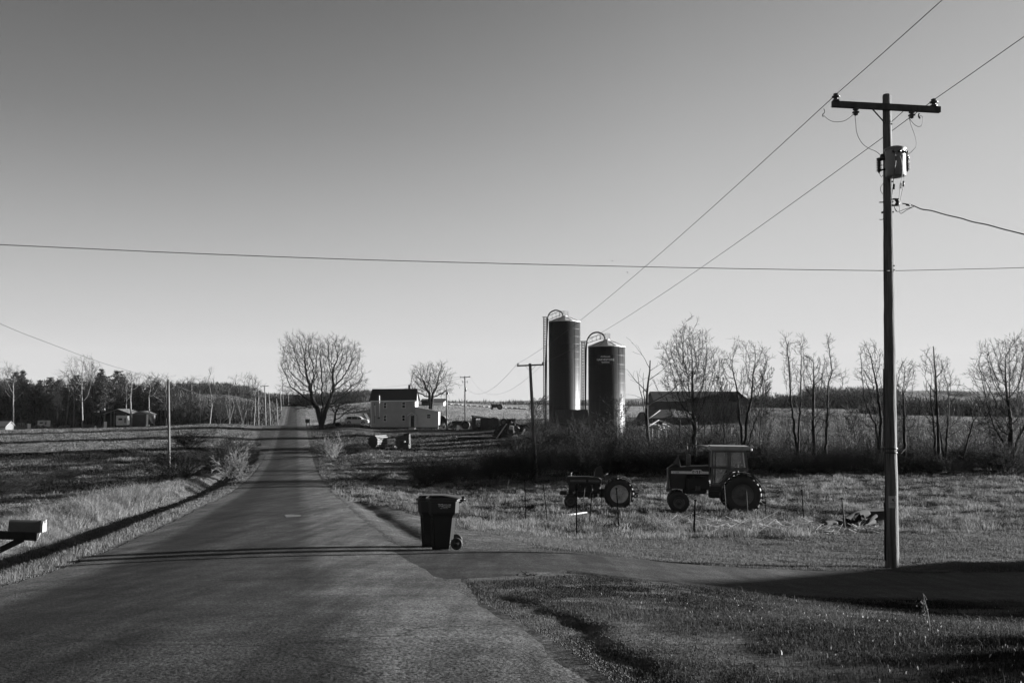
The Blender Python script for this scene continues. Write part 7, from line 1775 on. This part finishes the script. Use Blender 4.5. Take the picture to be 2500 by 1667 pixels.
# logs and rock by the pole
a = foot(2010, 1288); b = foot(2118, 1280); m = MB(); m.tube(cr([a + [0, 0, .10], a * .6 + b * .4 + [0, 0, .14], a * .25 + b * .75 + [0, 0, .36], b + [0, 0, .38]], 6), [.13] * 19, 10); tag(m.build('log', M_BARK), 'dark fallen log lying left of the stone block', 'log')
a = foot(2068, 1290); b = foot(2135, 1287); m = MB(); m.tube([a + [0, 0, .08], b + [0, 0, .20]], [.10, .08], 9); m.tube([a * .5 + b * .5 + [0, -.1, .1], b + [.0, -.2, .42]], .06, 7); tag(m.build('log', M_BARK), 'smaller dark log crossing under the fallen log', 'log')
heap('root_clump', 'dark clump of roots and clods piled on the fallen log', 'stump', 2100, foot(2100, 1285)[1], .55, .45, .4, M_BARK, 12, .5)
g0 = foot(2142, 1278); m = MB(); m.prism([(g0[0] - .50, g0[2] + .05), (g0[0] + .62, g0[2] + .02), (g0[0] + .62, g0[2] + .36), (g0[0] + .38, g0[2] + .50), (g0[0] - .50, g0[2] + .46)], 'y', g0[1] - .3, g0[1] + .35); tag(m.build('stone_block', mat('dark_stone', .045, .9, .3, 3, (1, 1, 1), .3)), 'squared dark block half hidden behind the big pole', 'block')
a = foot(2190, 1300); m = MB(); m.beam(a + [-.1, 0, .03], a + [.32, 0, .06], .07, .03); tag(m.build('board', M_STRAW), 'short pale board just right of the big pole in the grass', 'board')
a = foot(1385, 1260); b = foot(1431, 1253); m = MB(); m.beam(a + [0, 0, .06], b + [0, 0, .06], .16, .05); tag(m.build('board', M_STRAW), 'pale plank lying in the weeds below the small tractor', 'board')
a = foot(1640, 1256); b = foot(1528, 1253); m = MB(); m.tube([a + [0, 0, .05], b + [0, 0, .06]], .03, 6); tag(m.build('branch', M_BARK), 'long dark branch lying between the two tractors', 'branch')
bush('brown', 'rounded dead weed clump in the garden plot left of the logs', foot(2010, 1278), 0, (.20, .2, .20)); bush('brown', 'dark dead weed clump in the garden plot below the cab tractor front wheel', foot(1672, 1285), 1, (.10, .1, .16))
bush('pale', 'pale dry weed tuft behind the small tractor in the garden plot', foot(1586, 1262), 1, (.12, .1, .16)); bush('pale', 'pale dry weed tuft below the cab tractor in the garden plot', foot(1716, 1280), 2, (.12, .1, .18))
pile('dead_stalks', 'flattened dry stalks strewn at the right end of the garden plot', 'stalks', foot(1900, 1290), 160, .9, .02, M_STRAW, 6, (2.3, 1.6, .05))['kind'] = 'stuff'
pile('dead_stalks', 'flattened dry stalks strewn below the cab tractor', 'stalks', foot(1760, 1283), 120, .8, .018, M_STRAW, 7, (2.0, 1.6, .05))['kind'] = 'stuff'
pile('dead_stalks', 'dry leaf litter and stalks around the log pile', 'stalks', foot(2085, 1300), 90, .6, .025, M_STRAW, 8, (1.0, .5, .08))['kind'] = 'stuff'
# weed stalk with a seed head, in the shade on the right
g0 = np.array(foot(2271, 1545, 11)); tp_ = W(2253, 1447, g0[1]); t = thing('dead_weed', 'tall dry weed stalk with a drooping seed head in the shaded lawn', 'weed', g0)
m = MB(); m.tube([g0, g0 * .5 + tp_ * .5 + [.01, 0, 0], tp_], [.006, .005, .003], 5); m.build('stalk', M_STRAW, t); m = MB(); r = random.Random(1)
for k in range(26):
    f = .45 + .55 * r.random(); q = g0 * (1 - f) + tp_ * f; e = q + [(r.random() - .7) * .09, (r.random() - .5) * .08, -.02 - .05 * r.random()]; m.tube([q, e], .0018, 3); m.lathe(e, (0, 0, -1), [(0, 0), (.004, .006), (.014, 0)], 5)
m.build('seed_head', M_PALE, t)
# clods / leaf scraps on the driveway
for px, py, s, lb in ((1290, 1405, .2, 'small clump of leaves lying on the driveway'), (2075, 1583, .08, 'dark clod near the weed stalk in the lawn'), (2460, 1470, .1, 'dark clod far right on the shaded driveway')):
    g0 = foot(px, py, 14); pile('leaf_clump', lb, 'leaves', g0 + [0, 0, .0], 16, s * .3, s * .10, M_BARK, int(px), (s, s * .5, s * .2))
# birds
for px, py, lb in ((1495, 637, 'tiny bird high in the sky just above the crossing cable'), (1532, 665, 'tiny bird in the sky just below the crossing cable')):
    c = W(px, py, 180); m = MB(); m.lathe(c - [.12, 0, 0], (1, 0, 0), [(0, 0), (.06, .04), (.16, .05), (.26, 0)], 8); m.add([c, c + [-.05, .02, .09], c + [-.2, .3, .14], c + [.05, .03, 0], c + [-.15, -.3, .14]], [(0, 1, 2, 3), (0, 3, 4, 1)]); tag(m.build('bird', M_DARK), lb, 'bird')
def patch(label, pts, m_):
    V_ = []
    for px, py in pts:
        D = 20.0
        for _ in range(40):
            x = (px - 1250) / F * D; z = gz(x, D); u_, v_ = to_uv(x, D); z = float(zroad(u_)) + .006 + .045 * (1 - (float(v_) / HW) ** 2) + .005
            bb = (z * CP - D * SP) / (D * CP + z * SP); yy = 833.5 - bb * F; D *= 1 + (yy - py) * .0012 * (D / 30)
        V_.append((x, D, z))
    m = MB(); m.add(V_, [tuple(range(len(V_)))]); o = m.build('road_patch', m_); o['kind'] = 'structure'
M_PATCH = mat('pale_patch', .085, .9, .4, 9)
patch('p', [(699, 1256), (715, 1255), (739, 1256.5), (739, 1259.5), (718, 1261), (704, 1262)], M_PATCH)
# ================================================================== outside the frame: what casts the near shade
def offhouse():
    tip = np.array(W(1590, 1447, 15.4)); L = 38.0; rise = L * tan(SUN_EL)
    ax = np.array([sin(SUN_BEAR), cos(SUN_BEAR)]); pr = np.array([-ax[1], ax[0]])
    c = tip[:2] + ax * L; zr_ = tip[2] + rise; ze = zr_ - 1.9; z0 = gz(c[0], c[1]) - .6
    t = thing('house', 'low house with a gabled roof outside the right edge, casting the driveway shade', 'house', (c[0], c[1], z0))
    def P(a, b, z): q = c + ax * a + pr * b; return (q[0], q[1], z)
    hw = 5.0; NW = 9.0 if pr[1] > 0 else 9.0; V_ = []
    for a in (0, 14): V_ += [P(a, -NW, z0), P(a, hw, z0), P(a, hw, ze), P(a, 0, zr_ - .12), P(a, -NW, zr_ - .42)]
    m = MB(); m.add(V_, [(0, 1, 2, 3, 4), (9, 8, 7, 6, 5), (0, 4, 9, 5), (1, 6, 7, 2), (4, 3, 8, 9), (3, 2, 7, 8)]); m.build('wall', M_SIDING, t)
    m = MB(); m.slab(P(-.4, -NW - .4, zr_ - .33), P(14.4, -NW - .4, zr_ - .33), P(14.4, 0, zr_), P(-.4, 0, zr_), .12); m.slab(P(-.4, 0, zr_), P(14.4, 0, zr_), P(14.4, hw + .4, ze - .15), P(-.4, hw + .4, ze - .15), .12); m.build('roof', M_SHINGLE, t)
offhouse()
b = np.array([34., 14.2]); b = np.array([b[0], b[1], gz(b[0], b[1])]); conifer('spruce_tree', 'spruce outside the right edge that shades the lower right corner', 301, b, 5.85, 2.4, 'spruce')

# ================================================================== air
m = MB(); m.box((0, 2200, 100), (9000, 5200, 330)); hz_ = m.build('haze', None); tag(hz_, 'thin clear evening air between the camera and the far ridges', 'haze', kind='stuff')
mh = bpy.data.materials.new('thin_haze'); mh.use_nodes = True; nn_ = mh.node_tree.nodes; nn_.remove(nn_['Principled BSDF']); pv = nn_.new('ShaderNodeVolumePrincipled')
pv.inputs['Color'].default_value = (.9, .9, .9, 1); pv.inputs['Density'].default_value = .000022; mh.node_tree.links.new(pv.outputs[0], nn_['Material Output'].inputs['Volume']); hz_.data.materials.append(mh)
